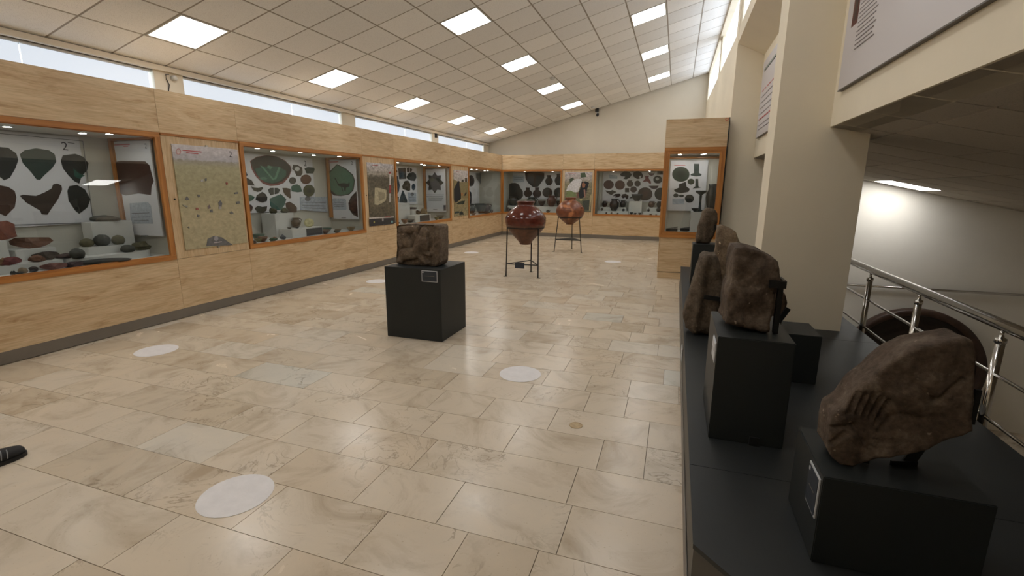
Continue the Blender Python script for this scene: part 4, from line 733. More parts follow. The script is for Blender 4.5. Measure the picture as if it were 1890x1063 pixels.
M['st_brown'] = stone_mat('brown_stone', (0.040, 0.026, 0.017), (0.090, 0.058, 0.038), (0.165, 0.115, 0.078))
M['st_grey'] = stone_mat('grey_brown_stone', (0.050, 0.038, 0.027), (0.105, 0.079, 0.056), (0.185, 0.145, 0.105))
M['st_tan'] = stone_mat('tan_stone', (0.09, 0.065, 0.045), (0.17, 0.125, 0.085), (0.28, 0.215, 0.15))
M['st_carved'] = stone_mat('carved_stone', (0.062, 0.043, 0.029), (0.140, 0.103, 0.073), (0.23, 0.18, 0.132), 9.0)
M['darkwood'] = mat('dark_brown_wood', (0.016, 0.009, 0.007), 0.5, vary=0.5, vscale=9)
M['rimwood'] = mat('worn_brown_rim', (0.055, 0.030, 0.021), 0.5, vary=0.4, vscale=6)
M['vase_red'] = glaze('oxblood_glaze', (0.105, 0.022, 0.013), (0.11, 0.045, 0.022), (0.15, 0.042, 0.024), 0.335, 0.14, 0.5, 0.66)
M['vase_orange'] = glaze('patched_clay', (0.19, 0.060, 0.026), (0.17, 0.070, 0.030), (0.46, 0.18, 0.075), 0.20, 0.32, 0.5, 0.56)
M['shoe'] = mat('black_suede', (0.008, 0.008, 0.009), 0.7)
M['sole'] = mat('black_rubber', (0.006, 0.006, 0.006), 0.6)
M['stripe'] = mat('grey_stripe', (0.24, 0.24, 0.25), 0.6)
M['posterwhite'] = mat('poster_white', (0.60, 0.57, 0.585), 0.4)
M['edge'] = mat('poster_edge', (0.10, 0.085, 0.07), 0.5)
M['red'] = mat('red_print', (0.55, 0.07, 0.06), 0.5)

_pc = {}
def print_mat(col):
    k = tuple(round(c, 3) for c in col)
    if k not in _pc:
        _pc[k] = mat('print_ink', k, 0.5, vary=0.25, vscale=28)
    return _pc[k]

_cc = {}
def clay(col, rough=0.5):
    k = (tuple(round(c, 3) for c in col), rough)
    if k not in _cc:
        _cc[k] = mat('fired_clay', k[0], rough, vary=0.35, vscale=22, bump=0.25, bscale=70)
    return _cc[k]

# ------------------------------------------------------------------ builders
WL = {}
def link(o, parent=None, loc=None):
    COL.objects.link(o)
    if parent is not None:
        o.parent = parent
    return o

def thing(name, label, cat, loc, group=None, rotz=0.0):
    o = bpy.data.objects.new(name, None)
    o.empty_display_size = 0.05
    o.location = loc
    o.rotation_euler = (0, 0, rotz)
    COL.objects.link(o)
    o['label'] = label
    o['category'] = cat
    if group:
        o['group'] = group
    WL[o.name] = Vector(loc)
    return o

def tag(o, label, cat, group=None):
    o['label'] = label
    o['category'] = cat
    if group:
        o['group'] = group
    return o

def structure(o):
    o['kind'] = 'structure'
    return o

def mk(name, verts, faces, m, parent=None, local=False, smooth=False, loc=None):
    """one mesh object; verts in world space unless local"""
    off = Vector((0, 0, 0))
    if parent is not None and not local:
        off = WL.get(parent.name, off)
    if loc is not None:
        off = Vector(loc)
    me = bpy.data.meshes.new(name)
    me.from_pydata([tuple(Vector(v) - off) if not local else tuple(v) for v in verts], [], faces)
    me.materials.append(m)
    if smooth:
        for p in me.polygons:
            p.use_smooth = True
    me.update()
    o = bpy.data.objects.new(name, me)
    if loc is not None:
        o.location = loc
        WL_loc = Vector(loc)
    else:
        WL_loc = off
    link(o, parent)
    WL[o.name] = WL_loc
    return o

BF = [(0, 3, 2, 1), (4, 5, 6, 7), (0, 1, 5, 4), (1, 2, 6, 5), (2, 3, 7, 6), (3, 0, 4, 7)]
def bxv(x0, x1, y0, y1, z0, z1):
    return [(x0, y0, z0), (x1, y0, z0), (x1, y1, z0), (x0, y1, z0), (x0, y0, z1), (x1, y0, z1), (x1, y1, z1), (x0, y1, z1)]

def box(name, x0, x1, y0, y1, z0, z1, m, parent=None, own=False, bevel=0.0):
    x0, x1 = sorted((x0, x1)); y0, y1 = sorted((y0, y1)); z0, z1 = sorted((z0, z1))
    loc = ((x0 + x1) / 2, (y0 + y1) / 2, z0) if (own and parent is None) else None
    o = mk(name, bxv(x0, x1, y0, y1, z0, z1), BF, m, parent, loc=loc)
    if bevel:
        bm = bmesh.new()
        bm.from_mesh(o.data)
        bmesh.ops.bevel(bm, geom=bm.edges[:], offset=bevel, segments=2, affect='EDGES')
        bm.to_mesh(o.data)
        bm.free()
    return o

def merge_boxes(boxes):
    V, F = [], []
    for b in boxes:
        n = len(V)
        V += bxv(*b)
        F += [tuple(i + n for i in f) for f in BF]
    return V, F

def prism(name, poly, z0, z1, m, parent=None, own=False):
    n = len(poly)
    V = [(x, y, z0) for x, y in poly] + [(x, y, z1) for x, y in poly]
    F = [tuple(range(n - 1, -1, -1)), tuple(range(n, 2 * n))] + [(i, (i + 1) % n, n + (i + 1) % n, n + i) for i in range(n)]
    return mk(name, V, F, m, parent)

def lathe_vf(prof, seg=32):
    V, F = [], []
    rows = []
    for r, z in prof:
        if r < 1e-5:
            rows.append([len(V)])
            V.append((0, 0, z))
        else:
            rows.append(list(range(len(V), len(V) + seg)))
            V += [(r * math.cos(2 * PI * k / seg), r * math.sin(2 * PI * k / seg), z) for k in range(seg)]
    for a, b in zip(rows, rows[1:]):
        for k in range(seg):
            k2 = (k + 1) % seg
            if len(a) == 1 and len(b) == 1:
                continue
            if len(a) == 1:
                F.append((a[0], b[k2], b[k]))
            elif len(b) == 1:
                F.append((a[k], a[k2], b[0]))
            else:
                F.append((a[k], a[k2], b[k2], b[k]))
    return V, F

def tube_vf(pts, r, seg=10, closed=False):
    pts = [Vector(p) for p in pts]
    V, F = [], []
    n = len(pts)
    prev = None
    for i, p in enumerate(pts):
        if closed:
            d = (pts[(i + 1) % n] - pts[i - 1]).normalized()
        else:
            d = (pts[min(i + 1, n - 1)] - pts[max(i - 1, 0)]).normalized()
        up = Vector((0, 0, 1)) if abs(d.z) < 0.95 else Vector((1, 0, 0))
        a = d.cross(up).normalized()
        b = d.cross(a).normalized()
        rad = r[i] if isinstance(r, (list, tuple)) else r
        V += [tuple(p + rad * (math.cos(2 * PI * k / seg) * a + math.sin(2 * PI * k / seg) * b)) for k in range(seg)]
    for i in range(n if closed else n - 1):
        j = (i + 1) % n
        for k in range(seg):
            k2 = (k + 1) % seg
            F.append((i * seg + k, j * seg + k, j * seg + k2, i * seg + k2))
    if not closed:
        F.append(tuple(range(seg)))
        F.append(tuple(range((n - 1) * seg + seg - 1, (n - 1) * seg - 1, -1)))
    return V, F

def tube(name, pts, r, m, parent=None, seg=10, closed=False, local=False):
    V, F = tube_vf(pts, r, seg, closed)
    return mk(name, V, F, m, parent, local=local, smooth=True)

def text_mesh(name, body, size, m, parent, to_world, depth=0.0006):
    cu = bpy.data.curves.new(name, 'FONT')
    cu.body = body
    cu.size = size
    cu.align_x = 'CENTER'
    cu.align_y = 'CENTER'
    t = bpy.data.objects.new(name + '_tmp', cu)
    COL.objects.link(t)
    dg = bpy.context.evaluated_depsgraph_get()
    me0 = bpy.data.meshes.new_from_object(t.evaluated_get(dg))
    V = [to_world(v.co.x, v.co.y) for v in me0.vertices]
    F = [tuple(p.vertices) for p in me0.polygons]
    bpy.data.objects.remove(t, do_unlink=True)
    return mk(name, V, F, m, parent)

def seg_dist(p, a, b):
    ax, ay = a; bx_, by = b
    dx, dy = bx_ - ax, by - ay
    L = dx * dx + dy * dy
    t = 0 if L == 0 else max(0, min(1, ((p[0] - ax) * dx + (p[1] - ay) * dy) / L))
    return math.hypot(p[0] - ax - t * dx, p[1] - ay - t * dy)

def inside(p, poly):
    c = False
    j = len(poly) - 1
    for i in range(len(poly)):
        xi, yi = poly[i]; xj, yj = poly[j]
        if (yi > p[1]) != (yj > p[1]) and p[0] < (xj - xi) * (p[1] - yi) / (yj - yi) + xi:
            c = not c
        j = i
    return c

def slab_stone(name, outline, thick, res, m, yfront, relief=None, rough=0.008, rnd_edge=0.03, nscale=9.0, parent=None, lean=0.0, skew=0.0, seed=0, flat_bottom=None):
    """a rough stone block: outline in (x,z), front facing -y at yfront, thickness going +y"""
    sv = Vector((seed * 13.7, seed * 5.1, seed * 2.3))
    pts = []
    n = len(outline)
    for i in range(n):
        a, b = outline[i], outline[(i + 1) % n]
        L = math.hypot(b[0] - a[0], b[1] - a[1])
        k = max(1, int(L / res))
        for j in range(k):
            t = j / k
            x, z = a[0] + (b[0] - a[0]) * t, a[1] + (b[1] - a[1]) * t
            nv = noise.noise_vector(Vector((x, z, 0)) * 14 + sv)
            pts.append((x + nv.x * rough * 0.8, z + nv.y * rough * 0.8))
    if flat_bottom is not None:
        pts = [(x, max(z, flat_bottom)) for x, z in pts]
    ne = len(pts)
    xs = [p[0] for p in pts]; zs = [p[1] for p in pts]
    allp = [Vector(p) for p in pts]
    z = min(zs) + res * 0.5
    row = 0
    while z < max(zs):
        x = min(xs) + (res * 0.5 if row % 2 else 0)
        while x < max(xs):
            p = (x, z)
            if inside(p, pts) and min(seg_dist(p, pts[i], pts[(i + 1) % ne]) for i in range(0, ne)) > res * 0.55:
                allp.append(Vector(p))
            x += res
        z += res * 0.87
        row += 1
    vs, es, fs, _, _, _ = delaunay_2d_cdt(allp, [(i, (i + 1) % ne) for i in range(ne)], [list(range(ne))], 1, 1e-6)
    dist = [min(seg_dist((v.x, v.y), pts[i], pts[(i + 1) % ne]) for i in range(ne)) for v in vs]
    V, F = [], []
    zc = min(zs)
    def put(x, d, z):
        d2 = d + lean * (z - zc)
        V.append((x + skew * d, yfront + d2, z))
    for v, ds in zip(vs, dist):
        e = max(0.0, 1 - ds / rnd_edge)
        nz = noise.fractal(Vector((v.x, v.y, 0.3)) * nscale + sv, 1.0, 2.0, 4) * rough * 1.6
        put(v.x, rnd_edge * 0.6 * e * e - nz - (relief(v.x, v.y) if relief else 0), v.y)
    nv_ = len(vs)
    for v, ds in zip(vs, dist):
        e = max(0.0, 1 - ds / rnd_edge)
        nz = noise.fractal(Vector((v.x, v.y, 4.3)) * nscale + sv, 1.0, 2.0, 4) * rough * 1.6
        put(v.x, thick - rnd_edge * 0.6 * e * e + nz, v.y)
    for f in fs:
        f = list(f)
        a = sum((vs[f[i]].x * vs[f[(i + 1) % len(f)]].y - vs[f[(i + 1) % len(f)]].x * vs[f[i]].y) for i in range(len(f)))
        if a < 0:
            f.reverse()
        F.append(tuple(f))
        F.append(tuple(nv_ + i for i in reversed(f)))
    # boundary edges
    cnt = {}
    for f in F[::2]:
        for i in range(len(f)):
            cnt[(f[i], f[(i + 1) % len(f)])] = 1
    bnd = [(a, b) for (a, b) in cnt if (b, a) not in cnt]
    K = max(1, int((thick - rnd_edge) / (res * 1.3)))
    idx = {}
    for a, b in bnd:
        for i in (a, b):
            if i not in idx:
                ring = [i]
                for k in range(1, K):
                    t = k / K
                    d0 = rnd_edge * 0.6; d1 = thick - rnd_edge * 0.6
                    q = noise.noise_vector(Vector((vs[i].x, vs[i].y, t * thick)) * 12 + sv)
                    ring.append(len(V))
                    put(vs[i].x + q.x * rough, d0 + (d1 - d0) * t, max(vs[i].y + q.y * rough, flat_bottom if flat_bottom is not None else -9))
                ring.append(nv_ + i)
                idx[i] = ring
    for a, b in bnd:
        ra, rb = idx[a], idx[b]
        for k in range(K):
            F.append((ra[k], ra[k + 1], rb[k + 1], rb[k]))
    loc = ((min(xs) + max(xs)) / 2, yfront + thick / 2, min(zs)) if parent is None else None
    o = mk(name, V, F, m, parent, loc=loc, smooth=True)
    return o

# ------------------------------------------------------------------ dimensions (metres)
XL = -5.344       # face of the left showcase wall
XB = -6.10        # outer left wall
YF = 14.70        # face of the far showcase wall
YB = 15.42        # far wall
ZT = 2.52         # top of the showcase wall
CS, CZ = 0.264, 4.556     # sloping ceiling: z = CS*x + CZ
def ceil_z(x): return CS * x + CZ
def xr(y): return 0.735 if y < 8.7 else 0.735 - 0.018 * (y - 8.7)
FB = 1.12         # fascia face
LS = 0.22         # slope of the low ceiling over the stairwell
def low_z(x): return 2.0 - LS * (x - FB)
YN = -2.6         # wall behind the viewer
PZ = 0.33         # platform height

# ------------------------------------------------------------------ floor
fl = structure(box('floor', XB, 1.62, YN, YB, -0.12, -0.012, M['grout'], own=True))
unit = bpy.data.meshes.new('floor_tile')
bm = bmesh.new()
bmesh.ops.create_cube(bm, size=1.0)
bmesh.ops.translate(bm, verts=bm.verts, vec=(0.5, 0.5, -0.5))
bm.to_mesh(unit); bm.free()
unit.materials.append(M['marble'])
ROW0, ROWH = 1.025, 0.3355
known = {1: [-2.88, -2.095, -1.44], 2: [-3.20, -2.50, -1.79, -1.19, -0.774, -0.447, 0.02], 3: [-3.40, -2.92, -2.40, -1.95, -1.398, -0.94, -0.372],
         4: [-3.74, -3.25, -2.70, -2.2, -1.75, -1.275, -0.405], 5: [-3.74, -3.1, -2.45, -1.9, -1.4, -0.855, -0.312, -0.06],
         6: [-3.75, -3.3, -2.6, -2.1, -1.55, -1.15, -0.676, -0.06], 7: [-4.1, -3.5, -2.9, -2.3, -1.6, -0.955, -0.506, -0.23],
         8: [-4.4, -3.8, -3.1, -2.5, -1.95, -1.4, -0.9, -0.555, -0.24]}
FT = WL[fl.name]
rest_boxes = []
ntile = 0
k = -9
while True:
    y0 = ROW0 + (k - 1) * ROWH
    y1 = y0 + ROWH
    if y0 > YF:
        break
    if y1 < YN:
        k += 1
        continue
    js = list(known.get(k, []))
    left = (js[0] if js else 0.30)
    js.sort()
    x = left
    while x > XL - 0.02:
        x -= rnd.uniform(0.36, 0.72)
        js.append(x)
    js.sort()
    x = max(js)
    while x < 0.14:
        x += rnd.uniform(0.3, 0.6)
        js.append(x)
    js = [j for j in js if j > XL - 0.01 + 0.05]
    xsj = [XL - 0.02] + sorted(js)
    for a, b in zip(xsj, xsj[1:]):
        if a > 1.5:
            continue
        g = 0.0016
        if k < 0 or y0 > 7.35:
            rest_boxes.append((a + g, b - g, y0 + g, min(y1, YF + 0.02) - g, -0.03, rnd.uniform(-0.0006, 0)))
            continue
        o = bpy.data.objects.new('floor_tile', unit)
        o.location = Vector((a + g, y0 + g, rnd.uniform(-0.0006, 0.0))) - FT
        o.scale = (b - a - 2 * g, ROWH - 2 * g, 0.03)
        link(o, fl)
        ntile += 1
    k += 1
V, F = merge_boxes(rest_boxes)
o = mk('distant_floor_tiles', V, F, M['marble'], fl)
o['kind'] = 'stuff'

# ------------------------------------------------------------------ main ceiling
ceil = bpy.data.objects.new('ceiling', None)
ZTOP = 0.10
xa, xb_ = XB - 0.1, 0.80
V = []
for x in (xa, xb_):
    for y in (YN, YB + 0.1):
        for dz in (0.03, 0.12):
            V.append((x, y, ceil_z(x) + dz))
F = [(0, 1, 3, 2), (4, 6, 7, 5), (0, 4, 5, 1), (2, 3, 7, 6), (0, 2, 6, 4), (1, 5, 7, 3)]
ceil = structure(mk('ceiling', V, F, M['tbar'], loc=(xa, YN, ceil_z(xa) + 0.03)))
CT = WL[ceil.name]
ang = -math.atan(CS)
slope_len = 0.5735 * math.sqrt(1 + CS * CS)
PX, PY = 0.5735, 0.6
X0 = -5.255 - PX / 2           # a grid line
Y0 = 4.275 - PY / 2
ctile = bpy.data.meshes.new('ceiling_tile')
bm = bmesh.new()
bmesh.ops.create_cube(bm, size=1.0)
for v in bm.verts:
    v.co = Vector((v.co.x * (slope_len - 0.022), v.co.y * (PY - 0.022), v.co.z * 0.016 + 0.008))
bm.to_mesh(ctile); bm.free()
ctile.materials.append(M['tile'])
lights = set()
for i in range(-2, 5):
    for row, c0 in (('A', 0), ('B', 4), ('C', 8)):
        lights.add((c0, 4 * i))
def cell(c, r):
    return X0 + (c + 0.5) * PX, Y0 + (r + 0.5) * PY
rest = []
for c in range(-1, 11):
    for r in range(-11, 20):
        x, y = cell(c, r)
        if (c, r) in lights or y > YB or y < YN:
            continue
        wx0, wx1 = x - PX / 2 + 0.011, x + PX / 2 - 0.011
        wx0 = max(wx0, XB + 0.02); wx1 = min(wx1, 0.735)
        wy1 = min(y + PY / 2 - 0.011, YB - 0.004)
        if wx1 - wx0 < 0.05 or wy1 - (y - PY / 2) < 0.05:
            continue
        full = wx1 - wx0 > PX - 0.03 and wy1 > y + PY / 2 - 0.02
        if r < -4:
            n = len(rest)
            rest.append((wx0, wx1, y - PY / 2 + 0.011, wy1))
            continue
        if full:
            o = bpy.data.objects.new('ceiling_tile', ctile)
            o.location = Vector((x, y, ceil_z(x))) - CT
            o.rotation_euler = (0, ang, 0)
            link(o, ceil)
        else:
            yy0 = y - PY / 2 + 0.011
            V = [(wx0, yy0, ceil_z(wx0)), (wx1, yy0, ceil_z(wx1)), (wx1, wy1, ceil_z(wx1)), (wx0, wy1, ceil_z(wx0))]
            V += [(a, b, d + 0.016) for a, b, d in V]
            mk('ceiling_tile', V, BF, M['tile'], ceil)
V, F = [], []
for (a, b, y0, y1) in rest:
    n = len(V)
    q = [(a, y0, ceil_z(a)), (b, y0, ceil_z(b)), (b, y1, ceil_z(b)), (a, y1, ceil_z(a))]
    V += q + [(x, y, z + 0.016) for x, y, z in q]
    F += [tuple(i + n for i in f) for f in BF]
o = mk('distant_ceiling_tiles', V, F, M['tile'], ceil)
o['kind'] = 'stuff'
# the suspension grid
V, F = [], []
def bar(q):
    n = len(V)
    V.extend(q); V.extend([(x, y, z + 0.02) for x, y, z in q])
    F.extend([tuple(i + n for i in f) for f in BF])
for c in range(-1, 12):
    x = X0 + c * PX
    if x < XB or x > 0.735:
        continue
    w = 0.011
    bar([(x - w, YN, ceil_z(x - w) + 0.003), (x + w, YN, ceil_z(x + w) + 0.003), (x + w, YB, ceil_z(x + w) + 0.003), (x - w, YB, ceil_z(x - w) + 0.003)])
for r in range(-11, 20):
    y = Y0 + r * PY
    if y < YN or y > YB:
        continue
    w = 0.011
    bar([(XB, y - w, ceil_z(XB) + 0.003), (0.735, y - w, ceil_z(0.735) + 0.003), (0.735, y + w, ceil_z(0.735) + 0.003), (XB, y + w, ceil_z(XB) + 0.003)])
mk('suspension_grid', V, F, M['tbar'], ceil)

ROWN = {'A': 'left', 'B': 'middle', 'C': 'right'}
ORD = ['nearest the viewer', 'second', 'third', 'fourth', 'farthest']
def ceiling_light(c, r, label):
    x, y = cell(c, r)
    z = ceil_z(x)
    t = thing('ceiling_light', label, 'ceiling light', (x, y, z), 'square panel lights in the sloping ceiling')
    t.rotation_euler = (0, ang, 0)
    hx, hy = slope_len / 2 - 0.012, PY / 2 - 0.012
    b = 0.017
    Vv, Ff = merge_boxes([(-hx, hx, -hy, -hy + b, -0.004, 0.03), (-hx, hx, hy - b, hy, -0.004, 0.03), (-hx, -hx + b, -hy + b, hy - b, -0.004, 0.03), (hx - b, hx, -hy + b, hy - b, -0.004, 0.03)])
    mk('frame', Vv, Ff, M['lampframe'], t, local=True)
    mk('diffuser', bxv(-hx + b, hx - b, -hy + b, hy - b, -0.001, 0.012), BF, M['lamp'], t, local=True)
for row, c0, first in (('A', 0, 0), ('B', 4, 1), ('C', 8, 2)):
    vis = [i for i in range(5) if i >= first]
    for n_, i in enumerate(vis):
        nm = 'farthest' if i == 4 else (['nearest', 'second', 'third', 'fourth'][n_])
        ceiling_light(c0, 4 * i, '%s square panel light of the %s ceiling row' % (nm, ROWN[row]))
    for i in range(-2, first):
        ceiling_light(c0, 4 * i, 'panel light of the %s ceiling row, %s' % (ROWN[row], {-2: 'nearest the back wall', -1: 'just behind the viewer', 0: 'just ahead of the viewer', 1: 'second ahead of the viewer'}[i]))

# ------------------------------------------------------------------ outer walls and windows
wl_boxes = [(XB - 0.2, XB, YN, YB + 0.2, -0.12, 2.40), (XB - 0.2, XB, YN, YB + 0.2, 2.885, 3.05)]
WIN = [(0.92, 2.35, 4.43, 3.18), (4.80, None, 7.90, 6.69), (8.31, None, 11.47, 10.22), (11.82, None, 15.02, 13.72)]
edges = [YN] 
for a, _, b, _m in WIN:
    wl_boxes.append((XB - 0.2, XB, edges[-1], a, 2.40, 2.885))
    edges.append(b)
wl_boxes.append((XB - 0.2, XB, edges[-1], YB + 0.2, 2.40, 2.885))
V, F = merge_boxes(wl_boxes)
structure(mk('wall_left', V, F, M['cream_w'], loc=(XB - 0.1, 6.0, -0.12)))
structure(box('trim_4', XB - 0.10, XB - 0.006, 0.92, 15.02, 2.8825, 2.8845, M['skirt'], own=True))  # dark strip standing in for the shadowed gap above the blind rollers
structure(box('trim_1', XB, XB + 0.05, YN, YB, 2.885, ceil_z(XB) - 0.004, M['cream_w'], own=True))
LW = ['nearest', 'second', 'third', 'farthest']
for n_, (a, _, b, mid) in enumerate(WIN):
    t = thing('window_%d' % (n_ + 1), '%s clerestory window with white roller blinds above the left showcases' % LW[n_], 'window', (XB - 0.1, (a + b) / 2, 2.40))
    t['kind'] = 'structure'
    V, F = merge_boxes([(XB - 0.17, XB - 0.12, a, b, 2.40, 2.43), (XB - 0.17, XB - 0.12, a, b, 2.86, 2.885), (XB - 0.17, XB - 0.12, a, a + 0.03, 2.43, 2.86), (XB - 0.17, XB - 0.12, b - 0.03, b, 2.43, 2.86), (XB - 0.17, XB - 0.12, mid - 0.03, mid + 0.03, 2.43, 2.86)])
    mk('window_frame', V, F, M['winframe'], t)
    for (p, q) in ((a + 0.03, mid - 0.03), (mid + 0.03, b - 0.03)):
        box('pane', XB - 0.15, XB - 0.144, p, q, 2.43, 2.86, M['pane'], t)
    for (p, q) in ((a + 0.012, mid - 0.004), (mid + 0.004, b - 0.012)):
        bl = box('roller_blind', XB - 0.045, XB - 0.042, p + (0.022 if p < mid else 0.001), q - (0.022 if q > mid else 0.001), 2.41, 2.858, M['blind'], t)
        tube('blind_roller', [(XB - 0.03, p, 2.868), (XB - 0.03, q, 2.868)], 0.016, M['white'], bl)
        for e0, e1 in (((p + 0.004, p + 0.020),) if p < mid else ((q - 0.020, q - 0.004),)):
            box('daylight_slit', XB - 0.06, XB - 0.058, e0, e1, 2.41, 2.85, M['blindedge'], t)

# far wall
V = [(XB - 0.2, YB, -0.1), (1.2, YB, -0.1), (1.2, YB, ceil_z(1.2) + 0.08), (XB - 0.2, YB, ceil_z(XB - 0.2) + 0.08)]
V += [(x, YB + 0.2, z) for x, y, z in V]
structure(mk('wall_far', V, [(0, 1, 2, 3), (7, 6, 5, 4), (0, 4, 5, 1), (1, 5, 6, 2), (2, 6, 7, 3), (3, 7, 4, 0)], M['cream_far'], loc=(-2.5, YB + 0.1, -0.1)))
# wall behind the viewer
structure(box('wall_back', XB - 0.2, 6.0, YN - 0.2, YN, -2.3, 4.9, M['cream'], own=True))

# right wall: solid beyond the second column, a header beam nearer
SILL, HEAD = 3.93, 4.66
def skew_box(V, F, y0, y1, z0, z1, th):
    n = len(V)
    V += [(xr(y0), y0, z0), (xr(y0) + th, y0, z0), (xr(y1) + th, y1, z0), (xr(y1), y1, z0), (xr(y0), y0, z1), (xr(y0) + th, y0, z1), (xr(y1) + th, y1, z1), (xr(y1), y1, z1)]
    F += [tuple(i + n for i in f) for f in BF]
V, F = [], []
skew_box(V, F, 8.9, YB + 0.1, -0.1, SILL, 0.25)
skew_box(V, F, YN, 8.9, 3.72, SILL, 0.16)
for y0, y1 in ((15.1, YB + 0.1), (11.72, 12.08), (8.42, 8.80), (4.9, 5.28), (YN, 1.8)):
    skew_box(V, F, y0, y1, SILL, HEAD, 0.16)
skew_box(V, F, YN, YB + 0.1, HEAD, 4.9, 0.16)
structure(mk('wall_right', V, F, M['cream'], loc=(0.85, 6.5, -0.1)))
for n_, (y0, y1, mid, lb) in enumerate(((12.08, 15.1, 13.5, 'farthest'), (8.80, 11.72, 10.2, 'middle'), (5.28, 8.42, 6.8, 'nearer'), (1.8, 4.9, 3.3, 'nearest'))):
    t = thing('window_%d' % (n_ + 5), '%s high clerestory window with white blind above the right wall' % lb, 'window', (0.82, (y0 + y1) / 2, SILL))
    t['kind'] = 'structure'
    for p, q in ((y0, mid - 0.015), (mid + 0.015, y1)):
        for nm, d, m_, i0 in (('pane', 0.13, M['pane'], 0.0), ('roller_blind', 0.05, M['blind_r'], 0.02)):
            V = [(xr(p) + d, p + i0, SILL), (xr(q) + d, q - i0, SILL), (xr(q) + d, q - i0, HEAD), (xr(p) + d, p + i0, HEAD)]
            V += [(x + 0.004, y, z) for x, y, z in V]
            mk(nm, V, BF, m_, t)
    V, F = [], []
    for a, b, z0, z1 in ((y0, y1, SILL, SILL + 0.03), (y0, y1, HEAD - 0.03, HEAD), (mid - 0.03, mid + 0.03, SILL + 0.03, HEAD - 0.03)):
        n = len(V)
        V += [(xr(a) + 0.10, a, z0), (xr(a) + 0.13, a, z0), (xr(b) + 0.13, b, z0), (xr(b) + 0.10, b, z0), (xr(a) + 0.10, a, z1), (xr(a) + 0.13, a, z1), (xr(b) + 0.13, b, z1), (xr(b) + 0.10, b, z1)]
        F += [tuple(i + n for i in f) for f in BF]
    mk('window_frame', V, F, M['winframe'], t)

# fascia with the sloping soffit above the recess
V = [(0.735, YN, 3.72), (FB, YN, 3.53), (FB, YN, 2.0), (FB + 0.2, YN, 2.0 - LS * 0.2), (FB + 0.2, YN, 3.85), (0.735, YN, 3.85)]
V += [(x, 8.75, z) for x, y, z in V]
F = [(0, 1, 2, 3, 4, 5), (11, 10, 9, 8, 7, 6)] + [(i, i + 6, (i + 1) % 6 + 6, (i + 1) % 6) for i in range(6)]
structure(mk('wall_fascia', V, F, M['cream'], loc=(FB, 3.0, 2.0)))
def column(name, y0, y1, z0, loc):
    x0, x1 = 0.728, 1.40
    q = [(x0, y0, z0), (x1, y0, z0), (x1, y1, z0), (x0, y1, z0)]
    V = q + [(x, y, (4.70 if x < 1 else 4.70)) for x, y, z in q]
    o = mk(name, V, BF, M['cream'], loc=loc)
    return structure(o)
column('wall_column_1', 4.58, 4.94, 0.0, (1.06, 4.76, 0.0))
column('wall_column_2', 8.70, 9.06, 0.0, (1.06, 8.88, 0.0))

# stairwell beyond the railing
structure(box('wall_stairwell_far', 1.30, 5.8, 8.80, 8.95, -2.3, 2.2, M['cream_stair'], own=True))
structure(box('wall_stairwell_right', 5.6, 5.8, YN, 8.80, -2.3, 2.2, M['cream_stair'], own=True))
structure(box('wall_slab_edge', 1.60, 1.62, YN, 8.80, -2.12, -0.12, M['cream'], own=True))
structure(box('floor_stairwell', 1.62, 5.6, YN, 8.80, -2.25, -2.12, M['marble'], own=True))
V = []
for x in (FB + 0.19, 5.6):
    for y in (YN, 8.80):
        for dz in (0.02, 0.10):
            V.append((x, y, low_z(x) + dz))
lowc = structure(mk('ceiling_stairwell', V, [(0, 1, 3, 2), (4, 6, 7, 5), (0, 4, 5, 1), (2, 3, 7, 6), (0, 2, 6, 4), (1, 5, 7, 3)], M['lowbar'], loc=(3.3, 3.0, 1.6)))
lang = math.atan(LS)
LX0, LPX = 1.49, 0.625
LY0, LPY = 8.80 - 0.22, 0.6
M['lowtile'] = ceiling_tile_mat('mineral_tile_dark', (0.50, 0.455, 0.39))  # same mineral tile in a darker tone for the low ceiling
light_cell = None
lowrest = []
for c in range(-1, 8):
    for r in range(0, 19):
        x0 = max(LX0 + c * LPX, FB + 0.003) + 0.009
        x1 = min(LX0 + (c + 1) * LPX, 5.6) - 0.009
        y1 = min(LY0 - (r - 1) * LPY, 8.80) - 0.009
        y0 = LY0 - r * LPY + 0.009
        if x1 - x0 < 0.04 or y1 < YN:
            continue
        if c == 2 and r == 1:
            light_cell = (x0, x1, y0, y1)
            continue
        if y1 < 1.4:
            lowrest.append((x0, x1, max(y0, YN), y1))
            continue
        V = [(x0, y0, low_z(x0)), (x1, y0, low_z(x1)), (x1, y1, low_z(x1)), (x0, y1, low_z(x0))]
        V += [(a, b, d + 0.016) for a, b, d in V]
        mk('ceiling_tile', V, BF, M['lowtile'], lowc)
V, F = [], []
for (a, b, y0, y1) in lowrest:
    n = len(V)
    q = [(a, y0, low_z(a)), (b, y0, low_z(b)), (b, y1, low_z(b)), (a, y1, low_z(a))]
    V += q + [(x, y, z + 0.016) for x, y, z in q]
    F += [tuple(i + n for i in f) for f in BF]
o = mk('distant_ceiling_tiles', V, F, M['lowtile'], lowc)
o['kind'] = 'stuff'
x0, x1, y0, y1 = light_cell
t = thing('ceiling_light', 'single panel light in the low ceiling over the stairwell', 'ceiling light', ((x0 + x1) / 2, (y0 + y1) / 2, low_z((x0 + x1) / 2)))
q = [(x0, y0, low_z(x0) - 0.004), (x1, y0, low_z(x1) - 0.004), (x1, y1, low_z(x1) - 0.004), (x0, y1, low_z(x0) - 0.004)]
mk('frame', [(a, b, d + 0.002) for a, b, d in q] + [(a, b, d + 0.024) for a, b, d in q], BF, M['lampframe'], t)
i_ = 0.015
q = [(x0 + i_, y0 + i_, low_z(x0 + i_) - 0.005), (x1 - i_, y0 + i_, low_z(x1 - i_) - 0.005), (x1 - i_, y1 - i_, low_z(x1 - i_) - 0.005), (x0 + i_, y1 - i_, low_z(x0 + i_) - 0.005)]
